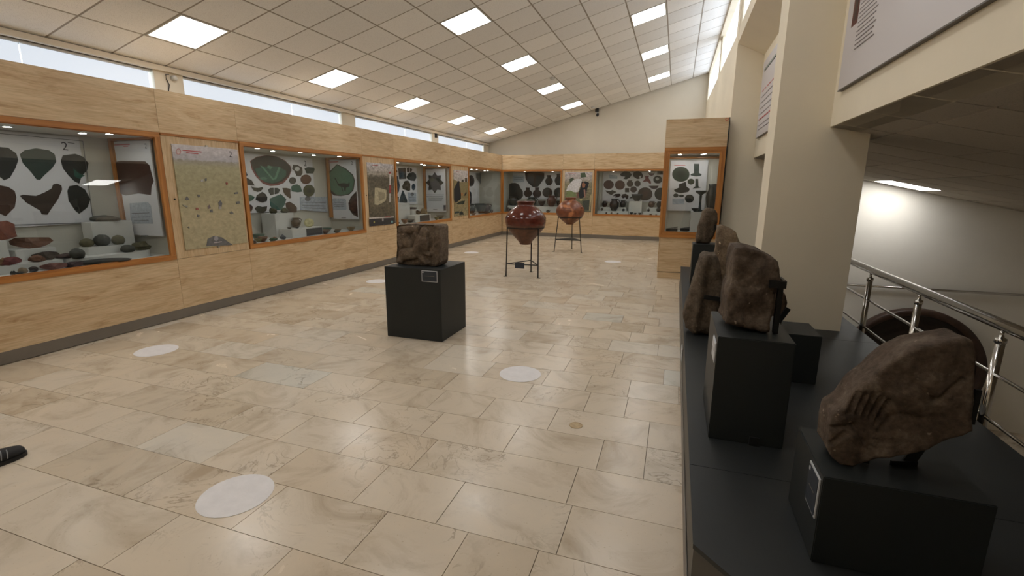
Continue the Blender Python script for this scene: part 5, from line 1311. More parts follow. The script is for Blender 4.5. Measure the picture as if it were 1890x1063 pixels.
mk('diffuser', q + [(a, b, d + 0.004) for a, b, d in q], BF, M['lamp'], t)

# ------------------------------------------------------------------ showcases
FLOORZ = 0.735
def mapper(kind):
    if kind == 'L':
        return lambda a, d, z: (XL - d, a, z)
    if kind == 'F':
        return lambda a, d, z: (a, YF + d, z)
    return lambda a, d, z: (a, 8.46 + d, z)
def pbox(mp, name, a0, a1, d0, d1, z0, z1, m, parent):
    p, q = mp(a0, d0, z0), mp(a1, d1, z1)
    return box(name, p[0], q[0], p[1], q[1], p[2], q[2], m, parent)

def prints(parent, shapes, kind, plane, names='printed_photo'):
    """flat printed pictures lying on a board, each a thin sheet"""
    for n_, (colr, pts) in enumerate(shapes):
        h = 0.0012 + 0.00035 * n_
        n = len(pts)
        if kind == 'x':      # board faces +x, pts in (y,z)
            V = [(plane + h, a, b) for a, b in pts] + [(plane - 0.001, a, b) for a, b in pts]
        elif kind == '-x':
            V = [(plane - h, a, b) for a, b in pts] + [(plane + 0.001, a, b) for a, b in pts]
        else:                # board faces -y, pts in (x,z)
            V = [(a, plane - h, b) for a, b in pts] + [(a, plane + 0.001, b) for a, b in pts]
        F = [tuple(range(n)), tuple(range(2 * n - 1, n - 1, -1))] + [(i, n + i, n + (i + 1) % n, (i + 1) % n) for i in range(n)]
        bw = max(p[0] for p in pts) - min(p[0] for p in pts)
        bh = max(p[1] for p in pts) - min(p[1] for p in pts)
        nm = 'printed_text_line' if min(bw, bh) < 0.02 else names
        mk(nm, V, F, print_mat(colr), parent)

def downlight(t, p):
    V, F = lathe_vf([(0.0, -0.002), (0.030, -0.002), (0.030, 0.002), (0.0, 0.002)], 16)
    V2, F2 = lathe_vf([(0.031, -0.004), (0.044, -0.004), (0.044, 0.003), (0.031, 0.003), (0.031, -0.004)], 16)
    ring = mk('downlight', [(p[0] + x, p[1] + y, p[2] + z) for x, y, z in V2], F2, M['chrome'], t)
    mk('downlight_lens', [(p[0] + x, p[1] + y, p[2] + z) for x, y, z in V], F, M['spot'], ring)

def showcase(kind, a0, a1, label, o0=0.012, o1=0.012, depth=0.74, spots=(), back=None, side=None, grain='y', ztop=ZT, top_out=2.07, front=0.0, rail=0.055):
    mp = mapper(kind)
    lam = M['lam_' + grain]
    tr = M['trim_' + grain]
    base = mp((a0 + a1) / 2, 0, 0)
    t = thing('display_case', label, 'display case', base, 'glazed showcases')
    g = 0.0015
    zb = 0.69
    pbox(mp, 'upper_panel', a0 + g, a1 - g, 0, 0.018, top_out + 0.004, ztop, lam, t)
    pbox(mp, 'lower_panel', a0 + g, a1 - g, 0, 0.018, 0.112, zb, lam, t)
    f0, f1 = a0 + o0, a1 - o1
    zt = top_out - 0.052
    for z0, z1 in ((zb, zb + 0.052), (zt, top_out)):
        pbox(mp, 'frame_rail', f0, f1, -0.014, 0.02, z0, z1, tr, t)
    for x0, x1 in ((f0, f0 + rail), (f1 - rail, f1)):
        pbox(mp, 'frame_stile', x0, x1, -0.012, 0.02, zb + 0.052, zt, M['trim_z'], t)
    # inner bead
    V = []
    for z0, z1 in ((zb + 0.052, zb + 0.060), (zt - 0.008, zt)):
        pbox(mp, 'glazing_bead', f0 + rail, f1 - rail, 0.0, 0.018, z0, z1, tr, t)
    pbox(mp, 'glass_pane', f0 + rail - 0.005, f1 - rail + 0.005, 0.008, 0.014, zb + 0.052, zt, M['glass'], t)
    # lining
    pbox(mp, 'case_floor', a0 + 0.01, a1 - 0.01, 0.02, depth, FLOORZ - 0.02, FLOORZ, M['whitebox'], t)
    cl = pbox(mp, 'case_ceiling', a0 + 0.01, a1 - 0.01, 0.02, depth, top_out - 0.050, top_out - 0.03, M['casewall'], t)
    pbox(mp, 'case_back', a0 + 0.01, a1 - 0.01, depth, depth + 0.012, FLOORZ - 0.02, top_out, M['casewall'], t)
    pbox(mp, 'case_end', a0 + 0.004, a0 + 0.014, 0.02, depth, FLOORZ - 0.02, top_out, M['casewall'], t)
    pbox(mp, 'case_end', a1 - 0.014, a1 - 0.004, 0.02, depth, FLOORZ - 0.02, top_out, M['casewall'], t)
    for (a, d) in spots:
        downlight(t, mp(a, d, top_out - 0.054))
    return t, mp

def logo2(parent, kind, plane, a, z, size):
    if kind == 'x':
        text_mesh('printed_numeral', '2', size, print_mat((0.02, 0.02, 0.03)), parent, lambda u, v: (plane + 0.0025, a + u, z + v))
    else:
        text_mesh('printed_numeral', '2', size, print_mat((0.02, 0.02, 0.03)), parent, lambda u, v: (a + u, plane - 0.0025, z + v))

# case 1
t, mp = showcase('L', 1.285, 3.855, 'showcase nearest the camera with large dark sherd photographs and stone balls', spots=((1.9, 0.3), (2.5, 0.16), (3.3, 0.3), (3.42, 0.10), (2.75, 0.35)))
b = box('back_board', -6.075, -6.06, 1.5, 3.50, 1.105, 2.005, M['board'], t)
prints(b, DATA['case1_back'], 'x', -6.06)
logo2(b, 'x', -6.06, 3.36, 1.90, 0.12)
s = box('side_board', -5.98, -5.42, 3.785, 3.80, 0.955, 1.985, M['board'], t)
prints(s, DATA['case1_side'], 'y', 3.785)
logo2(s, 'y', 3.785, -5.48, 1.925, 0.075)
box('inner_frame', -6.05, -6.0, 3.77, 3.835, 1.03, 2.018, M['trim_z'], t)
box('inner_frame', -6.0, -5.38, 3.77, 3.835, 1.995, 2.018, M['trim_x'], t)
# case 2
t, mp = showcase('L', 4.84, 7.42, 'second showcase with the big green bowl photograph and glazed finds', spots=((5.25, 0.12), (5.75, 0.35), (6.05, 0.12), (6.6, 0.35), (6.95, 0.12)))
b = box('back_board', -6.075, -6.06, 4.92, 6.98, 1.11, 1.985, M['board'], t)
prints(b, DATA['case2_back'], 'x', -6.06)
logo2(b, 'x', -6.06, 6.80, 1.89, 0.13)
s = box('side_board', -5.98, -5.43, 7.33, 7.345, 0.93, 1.98, M['board'], t)
prints(s, DATA['case2_side'], 'y', 7.33)
logo2(s, 'y', 7.33, -5.50, 1.92, 0.08)
box('inner_frame', -6.06, -6.0, 7.315, 7.40, 0.95, 2.018, M['trim_z'], t)
box('inner_frame', -6.0, -5.38, 7.315, 7.40, 1.99, 2.018, M['trim_x'], t)
# case 3
t, mp = showcase('L', 8.43, 10.99, 'third showcase with the eight-pointed star tile photograph', spots=((8.62, 0.10), (9.05, 0.3), (9.75, 0.12), (10.2, 0.3), (10.6, 0.12)))
b = box('back_board', -6.075, -6.06, 8.55, 10.55, 1.11, 1.98, M['board'], t)
prints(b, DATA['case3_back'], 'x', -6.06)
s = box('side_board', -6.0, -5.46, 10.9, 10.915, 0.90, 1.95, M['board'], t)
prints(s, DATA['case3_side'], 'y', 10.9)
box('inner_frame', -6.07, -6.01, 10.885, 10.975, 0.95, 2.018, M['trim_z'], t)
box('inner_frame', -6.01, -5.38, 10.885, 10.975, 1.97, 2.018, M['trim_x'], t)
# case 4
t, mp = showcase('L', 12.01, 14.66, 'left corner showcase with a red jug photograph and dark pots', o1=0.0, spots=((12.9, 0.12), (12.95, 0.3), (13.75, 0.12), (13.95, 0.3)))
b = box('back_board', -6.075, -6.06, 12.2, 14.5, 1.0, 1.98, M['board'], t)
prints(b, DATA['case4_back'], 'x', -6.06)
# case 5
t, mp = showcase('F', XL + 0.0, -3.365, 'right corner showcase with big jar photographs behind the two vases', o0=0.0, grain='x', depth=0.68, spots=((-4.63, 0.15), (-3.72, 0.15)))
b = box('back_board', -5.2, -3.42, 15.36, 15.37, 1.15, 2.0, M['board'], t)
prints(b, DATA['case5_back'], 'y', 15.36)
# case 6
t, mp = showcase('F', -2.40, 0.17, 'far wall showcase with round pot photographs beside the red poster', grain='x', depth=0.68, spots=((-1.85, 0.15), (-0.80, 0.15)))
b = box('back_board', -2.22, 0.1, 15.36, 15.37, 1.10, 2.0, M['board'], t)
prints(b, DATA['case6_back'], 'y', 15.36)
box('inner_post', -2.32, -2.26, 15.25, 15.31, FLOORZ, 2.05, M['winframe'], t)

# the freestanding case by the right wall
t = thing('display_case', 'tall freestanding showcase with orange wooden frame beside the right column', 'display case', (0.23, 8.8, 0.0), 'glazed showcases')
fx0, fx1 = -0.232, 0.69
box('base_plinth', fx0 + 0.01, fx1, 8.462, 9.1, 0.0, 0.105, M['lam_x'], t)
box('shadow_gap', fx0 + 0.004, fx1, 8.468, 9.1, 0.105, 0.115, M['black'], t)
box('lower_panel', fx0 + 0.02, fx1, 8.46, 8.478, 0.115, 0.705, M['lam_x'], t)
box('upper_panel', fx0 - 0.012, fx1, 8.46, 8.478, 2.165, 2.605, M['lam_x'], t)
box('side_panel', fx1, fx1 + 0.012, 8.458, 9.1, 0.0, 2.605, M['black'], t)
box('side_panel', fx0 + 0.0, fx0 + 0.016, 8.48, 9.1, 0.115, 2.605, M['lam_y'], t)
box('top_board', fx0 - 0.012, fx1, 8.478, 9.1, 2.59, 2.605, M['lam_x'], t)
for z0, z1 in ((0.705, 0.765), (2.105, 2.165)):
    box('frame_rail', fx0 - 0.008, fx1 - 0.005, 8.44, 8.48, z0, z1, M['trim_x'], t)
for x0, x1 in ((fx0 - 0.008, fx0 + 0.045), (fx1 - 0.058, fx1 - 0.005)):
    box('frame_stile', x0, x1, 8.44, 8.48, 0.765, 2.105, M['trim_z'], t)
for z0, z1 in ((0.765, 0.805), (2.065, 2.105)):
    box('door_rail', fx0 + 0.045, fx1 - 0.058, 8.448, 8.478, z0, z1, M['trim_x'], t)
for x0, x1 in ((fx0 + 0.045, fx0 + 0.08), (fx1 - 0.093, fx1 - 0.058)):
    box('door_stile', x0, x1, 8.448, 8.478, 0.805, 2.065, M['trim_z'], t)
box('glass_pane', fx0 + 0.078, fx1 - 0.09, 8.462, 8.468, 0.805, 2.065, M['glass'], t)
box('case_floor', fx0 + 0.02, fx1 - 0.004, 8.48, 9.05, FLOORZ - 0.02, 0.745, M['whitebox'], t)
box('case_ceiling', fx0 + 0.02, fx1 - 0.004, 8.48, 9.05, 2.075, 2.09, M['casewall'], t)
box('case_back', fx0 + 0.02, fx1 - 0.004, 9.05, 9.062, 0.72, 2.12, M['casewall'], t)
box('case_end', fx1 - 0.012, fx1 - 0.003, 8.48, 9.05, 0.745, 2.10, M['casewall'], t)
box('inner_frame', fx0 + 0.02, fx1 - 0.02, 9.02, 9.05, 2.02, 2.05, M['trim_x'], t)
b = box('back_board', -0.14, 0.47, 9.02, 9.03, 1.13, 1.99, M['board'], t)
prints(b, DATA['free_back'], 'y', 9.02)
s = box('side_board', fx1 - 0.02, fx1 - 0.014, 8.54, 9.0, 1.0, 2.02, M['board'], t)
prints(s, [((0.05, 0.06, 0.06), [(8.6, 1.6), (8.66, 1.6), (8.66, 1.9), (8.6, 1.9)]), ((0.12, 0.08, 0.08), [(8.74, 1.55), (8.8, 1.55), (8.8, 1.9), (8.74, 1.9)]), ((0.08, 0.09, 0.1), [(8.86, 1.6), (8.92, 1.6), (8.92, 1.92), (8.86, 1.92)])], '-x', fx1 - 0.02)
for x, y in ((0.0, 8.6), (0.0, 8.78), (0.38, 8.6), (0.36, 8.78)):
    downlight(t, (x, y, 2.072))
V, F = tube_vf([(0.655 + 0.022 * math.cos(k * PI / 8), 8.4585, 2.575 + 0.018 * math.sin(k * PI / 8)) for k in range(16)], 0.0035, 6, True)
mk('red_ring_mark', V, F, M['red'], t)

# bays with posters between the cases
def bay(kind, a0, a1, label, grain):
    mp = mapper(kind)
    t = thing('wall_panel', label, 'wall panel', mp((a0 + a1) / 2, 0, 0), 'laminate panels between the showcases')
    g = 0.0015
    pbox(mp, 'upper_panel', a0 + g, a1 - g, 0, 0.018, 2.074, ZT, M['lam_' + grain], t)
    pbox(mp, 'middle_panel', a0 + g, a1 - g, 0, 0.018, 0.692, 2.045, M['lam_z'], t)
    pbox(mp, 'lower_panel', a0 + g, a1 - g, 0, 0.018, 0.112, 0.688, M['lam_' + grain], t)
    pbox(mp, 'trim_strip', a0, a1, -0.01, 0.018, 2.047, 2.072, M['trim_' + grain], t)
bay('L', 3.855, 4.84, 'laminate wall panel behind the excavation poster, nearest the camera', 'y')
bay('L', 7.42, 8.43, 'laminate wall panel behind the stone block poster', 'y')
bay('L', 10.99, 12.01, 'laminate wall panel behind the poster with the dark figure', 'y')
bay('F', -3.365, -2.40, 'laminate wall panel behind the poster on the far wall', 'x')
bay('L', 0.28, 1.285, 'laminate wall panel at the left, outside the picture edge', 'y')
bay('L', -2.0, 0.28, 'long laminate wall panel beside the viewer', 'y')
structure(box('baseboard_left', XL - 0.02, XL + 0.006, YN, YF, 0.006, 0.112, M['skirt'], own=True))
structure(box('baseboard_far', XL, 0.9, YF - 0.006, YF + 0.02, 0.0, 0.112, M['skirt'], own=True))
structure(box('trim_2', XL - 0.6, XL - 0.004, YN, YF + 0.6, ZT - 0.03, ZT - 0.012, M['lam_y'], own=True))
structure(box('trim_3', XL, 0.7, YF + 0.019, YF + 0.6, ZT - 0.03, ZT - 0.012, M['lam_x'], own=True))

# ------------------------------------------------------------------ posters
def pic_mat(name, stops, z0, z1, nscale, amt):
    m, nt, b = new_mat(name)
    g = nt.nodes.new('ShaderNodeNewGeometry')
    sx = nt.nodes.new('ShaderNodeSeparateXYZ')
    nt.links.new(g.outputs['Position'], sx.inputs[0])
    mr = nt.nodes.new('ShaderNodeMapRange')
    mr.inputs[1].default_value = z0
    mr.inputs[2].default_value = z1
    nt.links.new(sx.outputs['Z'], mr.inputs[0])
    r = ramp(nt, stops)
    v = mapped(nt, (1, 1, 1.6))
    n = noise_tex(nt, v, nscale, 7, 0.65, 0.4)
    ad = nt.nodes.new('ShaderNodeMath')
    ad.operation = 'MULTIPLY_ADD'
    ad.inputs[1].default_value = 0.06
    nt.links.new(n.outputs['Fac'], ad.inputs[0])
    nt.links.new(mr.outputs[0], ad.inputs[2])
    nt.links.new(ad.outputs[0], r.inputs[0])
    r2 = ramp(nt, [(0.3, (1 - amt,) * 3), (0.7, (1 + amt,) * 3)])
    nt.links.new(n.outputs['Fac'], r2.inputs[0])
    c = mixc(nt, 1.0, r.outputs[0], r2.outputs[0], 'MULTIPLY')
    nt.links.new(c, b.inputs['Base Color'])
    b.inputs['Roughness'].default_value = 0.4
    return m

def poster(name, label, kind, a0, a1, z0, z1, m, shapes, logo=None):
    mp = mapper(kind)
    t = thing(name, label, 'poster', mp((a0 + a1) / 2, -0.01, z0), 'posters on the laminate panels')
    o = pbox(mp, 'print_sheet', a0, a1, -0.014, -0.001, z0, z1, m, t)
    if kind == 'L':
        prints(o, shapes, 'x', XL + 0.014, 'printed_shape')
    else:
        prints(o, shapes, 'y', YF - 0.014, 'printed_shape')
    if logo:
        logo2(o, 'x' if kind == 'L' else 'y', XL + 0.014 if kind == 'L' else YF - 0.014, *logo)
    for a in ((a0 + a1) / 2,):
        for z in (z1 + 0.008, z0 - 0.008):
            pbox(mp, 'clip', a - 0.012, a + 0.012, -0.018, 0, z - 0.008, z + 0.008, M['chrome'], t)
    return t
pm1 = pic_mat('excavation_picture', [(0.0, (0.40, 0.355, 0.225)), (0.35, (0.44, 0.385, 0.245)), (0.60, (0.36, 0.33, 0.20)), (0.83, (0.38, 0.355, 0.225)), (0.885, (0.33, 0.31, 0.26)), (0.90, (0.43, 0.42, 0.45)), (1.0, (0.56, 0.53, 0.55))], 0.78, 1.965, 15.0, 0.2)
poster('excavation_poster', 'tall poster of an open excavation field with tiny workers', 'L', 3.96, 4.81, 0.78, 1.965, pm1, DATA['poster1'], (4.70, 1.895, 0.10))
pm2 = pic_mat('stony_ground_picture', [(0.0, (0.045, 0.043, 0.04)), (0.12, (0.10, 0.09, 0.065)), (0.45, (0.13, 0.115, 0.08)), (0.80, (0.09, 0.082, 0.062)), (0.86, (0.33, 0.30, 0.25)), (1.0, (0.50, 0.48, 0.50))], 0.80, 1.945, 16.0, 0.6)
poster('stone_block_poster', 'poster of a pale carved block lying in dark stony ground beside a striped scale rod', 'L', 7.53, 8.385, 0.80, 1.945, pm2, DATA['poster2'])
pm3 = pic_mat('hill_picture', [(0.0, (0.30, 0.26, 0.15)), (0.3, (0.27, 0.23, 0.125)), (0.72, (0.36, 0.30, 0.18)), (0.80, (0.48, 0.45, 0.43)), (1.0, (0.52, 0.49, 0.50))], 0.775, 1.94, 14.0, 0.5)
poster('hillside_poster', 'poster of a dark clothed worker on a dry hillside under pale sky', 'L', 11.12, 11.975, 0.775, 1.94, pm3, DATA['poster3'])
pm4 = pic_mat('trench_picture', [(0.0, (0.12, 0.12, 0.08)), (0.4, (0.17, 0.16, 0.10)), (0.75, (0.25, 0.23, 0.15)), (0.88, (0.42, 0.38, 0.36)), (1.0, (0.50, 0.46, 0.47))], 0.80, 1.985, 13.0, 0.5)
poster('trench_worker_poster', 'poster on the far wall of a bending worker in a white shirt', 'F', -3.29, -2.45, 0.80, 1.985, pm4, DATA['poster4'])

# wide banners on the fascia
t = thing('text_board', 'large white text board on the fascia above the stair railing', 'board', (FB - 0.01, 2.4, 2.24), 'boards on the fascia')
o = box('board_panel', FB - 0.028, FB - 0.001, 0.6, 4.40, 2.24, 3.40, M['posterwhite'], t)
box('board_edge', FB - 0.03, FB - 0.001, 0.6, 4.40, 2.232, 2.24, M['edge'], t)
prints(o, [((0.10, 0.018, 0.014), [(4.28, 2.64), (4.16, 2.64), (4.16, 2.95), (4.28, 2.95)]), ((0.04, 0.015, 0.012), [(4.25, 2.67), (4.19, 2.67), (4.19, 2.9), (4.25, 2.9)])] +
       [((0.22, 0.20, 0.21), [(4.22 - 0.0, 2.615 - 0.028 * i), (3.86 - 0.02 * (i % 3) + (0.12 if i > 6 else 0), 2.615 - 0.028 * i), (3.86 - 0.02 * (i % 3) + (0.12 if i > 6 else 0), 2.607 - 0.028 * i), (4.22, 2.607 - 0.028 * i)]) for i in range(-10, 8) if i >= 0 or True][:0] +
       [((0.34, 0.32, 0.33), [(4.13, 2.80 - 0.028 * i), (3.78 + 0.02 * (i % 3), 2.80 - 0.028 * i), (3.78 + 0.02 * (i % 3), 2.795 - 0.028 * i), (4.13, 2.795 - 0.028 * i)]) for i in range(0, 13)], '-x', FB - 0.028, 'printed_picture')
t = thing('text_board', 'white board with red lettering in the recess between the two columns', 'board', (FB - 0.01, 7.2, 2.27), 'boards on the fascia')
o = box('board_panel', FB - 0.03, FB - 0.001, 5.6, 8.44, 2.28, 3.36, M['posterwhite'], t)
box('board_edge', FB - 0.032, FB - 0.001, 5.6, 8.44, 2.272, 2.28, M['edge'], t)
sh = []
for zz in (2.92, 2.52):
    for i in range(9):
        sh.append(((0.50, 0.10, 0.10), [(8.3 - 0.2 * i, zz), (8.16 - 0.2 * i, zz), (8.16 - 0.2 * i, zz + 0.018), (8.3 - 0.2 * i, zz + 0.018)]))
for zz in (2.84, 2.76, 2.68, 2.60, 2.44, 2.38):
    sh.append(((0.50, 0.475, 0.49), [(8.28, zz), (6.7, zz), (6.7, zz + 0.008), (8.28, zz + 0.008)]))
sh.append(((0.22, 0.26, 0.24), [(8.25, 3.2), (7.3, 3.2), (7.3, 3.23), (8.25, 3.23)]))
prints(o, sh, '-x', FB - 0.03, 'printed_letters')

# ------------------------------------------------------------------ blocks and finds in the cases
def wbox(label, x0, x1, y0, y1, z0, z1, group='white display blocks'):
    o = box('display_block', x0, x1, y0, y1, z0, z1, M['whitebox'], None, own=True, bevel=0.004)
    return tag(o, label, 'display block', group)
wbox('tall white block under the large red sherd at the left edge', -6.0, -5.76, 2.36, 2.615, 0.808, 1.012)
wbox('small white block under the wedge-shaped sherd', -6.0, -5.765, 2.66, 2.97, 0.735, 0.912)
wbox('long low white step along the nearest showcase', -5.755, -5.55, 1.5, 2.90, 0.735, 0.808)
wbox('low deep white block behind the long step', -6.0, -5.757, 2.2, 2.62, 0.735, 0.808)
# oval base
pts = []
for k in range(28):
    a = 2 * PI * k / 28
    ca, sa = math.cos(a), math.sin(a)
    pts.append((-5.75 + 0.245 * math.copysign(abs(ca) ** 0.6, ca), 3.345 + 0.415 * math.copysign(abs(sa) ** 0.45, sa)))
o = prism('display_block', pts, 0.735, 0.803, M['whitebox'])
tag(o, 'oval white base carrying the stone balls', 'display block', 'white display blocks')
wbox('small white box carrying three stone balls in a row', -5.815, -5.66, 3.18, 3.57, 0.803, 0.882)
wbox('tall white box carrying two flat stones', -5.985, -5.82, 3.34, 3.745, 0.803, 1.124)
wbox('tall white block at the middle of the second showcase', -6.03, -5.76, 5.74, 6.12, 0.735, 1.102)
wbox('low white step with the cream plate in the second showcase', -5.755, -5.5, 5.78, 6.46, 0.735, 0.868)
wbox('tall white block at the left of the third showcase', -6.0, -5.75, 9.1, 9.66, 0.735, 1.162)
wbox('middle white block of the third showcase', -5.95, -5.70, 9.67, 10.05, 0.735, 1.005)
wbox('front white block of the third showcase with a slate panel', -5.695, -5.5, 9.45, 10.16, 0.735, 0.892)
wbox('long white shelf block in the right corner showcase', -5.27, -3.44, 15.02, 15.3, 0.735, 0.932)
wbox('left white block of the far wall showcase', -2.25, -1.44, 15.11, 15.33, 0.735, 0.938)
wbox('taller middle white block of the far wall showcase', -1.37, -0.98, 15.11, 15.33, 0.735, 1.133)
wbox('right white block of the far wall showcase', -0.84, 0.05, 15.11, 15.33, 0.735, 0.952)
wbox('left low step of the far wall showcase', -2.30, -1.36, 14.96, 15.105, 0.735, 0.828)
wbox('right low step of the far wall showcase', -0.92, 0.08, 14.96, 15.105, 0.735, 0.828)
wbox('white block carrying the lampstand and black jar', 0.25, 0.665, 8.64, 8.98, 0.745, 1.132)
for x, y, lb in ((-0.04, 8.7, 'left slanted white stand under a black comb'), (0.135, 8.74, 'right slanted white stand under a black comb')):
    V = [(x - 0.085, y - 0.08, 0.745), (x + 0.085, y - 0.06, 0.745), (x + 0.085, y + 0.07, 0.745), (x - 0.085, y + 0.05, 0.745), (x - 0.085, y - 0.08, 0.755), (x + 0.085, y - 0.06, 0.765), (x + 0.085, y + 0.07, 0.81), (x - 0.085, y + 0.05, 0.80)]
    tag(mk('display_stand', V, BF, M['whitebox'], loc=(x, y, 0.745)), lb, 'stand', 'slanted stands')

def slate(label, kind, p, a0, a1, z0, z1):
    if kind == 'x':
        o = box('slate_label', p, p + 0.006, a0, a1, z0, z1, M['slate'], None, own=True)
    else:
        o = box('slate_label', a0, a1, p - 0.006, p, z0, z1, M['slate'], None, own=True)
    return tag(o, label, 'text panel', 'slate text panels in the cases')
slate('slate text panel on the white step of the second showcase', 'x', -5.4995, 6.08, 6.44, 0.745, 0.855)
slate('slate text panel on the front block of the third showcase', 'x', -5.4995, 9.66, 10.1, 0.745, 0.88)

def lump_vf(w, d, h, seed, sub=2, facet=0.35):
    bm = bmesh.new()
    bmesh.ops.create_icosphere(bm, subdivisions=sub, radius=0.5)
    sv = Vector((seed * 3.1, seed * 7.7, seed * 1.9))
    for v in bm.verts:
        n = noise.fractal(v.co * 2.6 + sv, 1.0, 2.0, 3)
        v.co *= 1 + facet * n
    xs = [v.co.x for v in bm.verts]; ys = [v.co.y for v in bm.verts]; zs = [v.co.z for v in bm.verts]
    V = [((v.co.x - min(xs)) / (max(xs) - min(xs)) * w - w / 2, (v.co.y - min(ys)) / (max(ys) - min(ys)) * d - d / 2, max(0.0, (v.co.z - min(zs)) / (max(zs) - min(zs)) * h * 1.12 - h * 0.12)) for v in bm.verts]
    F = [tuple(v.index for v in f.verts) for f in bm.faces]
    bm.free()
    return V, F

def sherd_vf(w, h, seed):
    r_ = random.Random(seed)
    n = 11
    pts = []
    for k in range(n):
        a = 2 * PI * k / n
        rad = r_.uniform(0.78, 1.08)
        pts.append([math.cos(a) * rad, math.sin(a) * rad])
    xs = [p[0] for p in pts]; zs = [p[1] for p in pts]
    pts = [((p[0] - min(xs)) / (max(xs) - min(xs)) * w - w / 2, (p[1] - min(zs)) / (max(zs) - min(zs)) * h) for p in pts]
    # flat foot so that it rests
    th = min(0.03, 0.2 * w + 0.006)
    V, F = [], []
    for s in (0, 1):
        for x, z in pts:
            V.append((x, -th / 2 + s * th + 0.30 * z + 0.9 * (x * x) / max(w, 0.05), z))
        V.append((0, (-th / 2 + s * th) + 0.15 * h - (0.012 if s == 0 else 0.006), h * 0.5))
    m_ = n + 1
    for k in range(n):
        k2 = (k + 1) % n
        F.append((k, k2, n))
        F.append((m_ + k2, m_ + k, m_ + n))
        F.append((k, m_ + k, m_ + k2, k2))
    return V, F

ITEM_N = 0
def find(kind, x, y, z, w, h, col, mode, name, label, cat, group):
    global ITEM_N
    ITEM_N += 1
    ang_ = math.atan2(y, x) - PI / 2
    m = clay(col, 0.35 if kind in ('bowl', 'jar', 'jug', 'plate') else 0.7)
    sm = True
    sub = []
    if kind == 'sherd':
        V, F = sherd_vf(w, h, ITEM_N); sm = False
    elif kind == 'lump':
        V, F = lump_vf(w, w * 0.6, h, ITEM_N, 2, 0.5); sm = False
    elif kind == 'ball':
        V, F = lump_vf(w, w * 0.92, h, ITEM_N, 3, 0.10)
    elif kind == 'flat':
        V, F = lump_vf(w, min(w * 0.4, 0.10), h * 0.75, ITEM_N, 3, 0.18)
    elif kind == 'bowl':
        R = w / 2; hh = h * 0.85
        V, F = lathe_vf([(0, 0), (R * 0.42, 0), (R * 0.42, hh * 0.1), (R * 0.62, hh * 0.3), (R * 0.88, hh * 0.68), (R, hh), (R * 0.93, hh), (R * 0.8, hh * 0.66), (R * 0.5, hh * 0.3), (0, hh * 0.2)], 22)
    elif kind in ('jar', 'jug'):
        R = w / 2
        nk = 0.42 if kind == 'jug' else 0.6
        V, F = lathe_vf([(0, 0), (R * 0.5, 0), (R * 0.55, h * 0.05), (R * 0.86, h * 0.28), (R, h * 0.5), (R * 0.93, h * 0.66), (R * nk * 1.1, h * 0.80), (R * nk, h * 0.88), (R * nk * 1.25, h), (R * nk * 1.05, h), (R * nk * 0.8, h * 0.88), (0, h * 0.80)], 22)
        hd = tube_vf([(R * nk * 1.0, 0, h * 0.93), (R * 0.95, 0, h * 0.9), (R * 1.12, 0, h * 0.76), (R * 0.93, 0, h * 0.6)], R * 0.09, 7)
        sub.append(('handle', hd))
    elif kind == 'plate':
        V0, F = lathe_vf([(0, 0), (w * 0.25, 0), (w * 0.5, 0.016), (w * 0.5, 0.022), (w * 0.25, 0.008), (0, 0.008)], 26)
        c, s = math.cos(1.1), math.sin(1.1)
        V = [(a, b * c - d * s, b * s + d * c + w * 0.5 * s) for a, b, d in V0]
        zm = min(v[2] for v in V); V = [(a, b, d - zm) for a, b, d in V]
    elif kind == 'comb':
        V, F = [], []
        n = 12
        for k in range(n):
            a0 = -w / 2 + w * k / n; a1 = a0 + w / n * 0.72
            hh = h * (0.45 + 0.4 * k / n)
            nn = len(V)
            V += bxv(a0, a1, -0.012, 0.012, 0.0, hh)
            F += [tuple(i + nn for i in f) for f in BF]
        nn = len(V)
        V += bxv(-w / 2, w / 2, -0.02, 0.02, 0.0, h * 0.42)
        F += [tuple(i + nn for i in f) for f in BF]
        sm = False
    else:   # lamp stand
        R = w / 2
        V, F = lathe_vf([(0, 0), (R * 0.75, 0), (R * 0.7, h * 0.05), (R * 0.25, h * 0.10), (R * 0.18, h * 0.5), (R * 0.25, h * 0.72), (R * 0.2, h * 0.78), (R * 0.95, h * 0.92), (R, h * 0.97), (R * 0.9, h), (0, h * 0.93)], 22)
    o = mk(name, V, F, m, local=True, smooth=sm)
    o.location = (x, y, z)
    o.rotation_euler = (0, 0, ang_)
    tag(o, label, cat, group)
    for nm, (V2, F2) in sub:
        mk(nm, V2, F2, m, o, local=True, smooth=True)

for it in DATA['items']:
    find(*it)

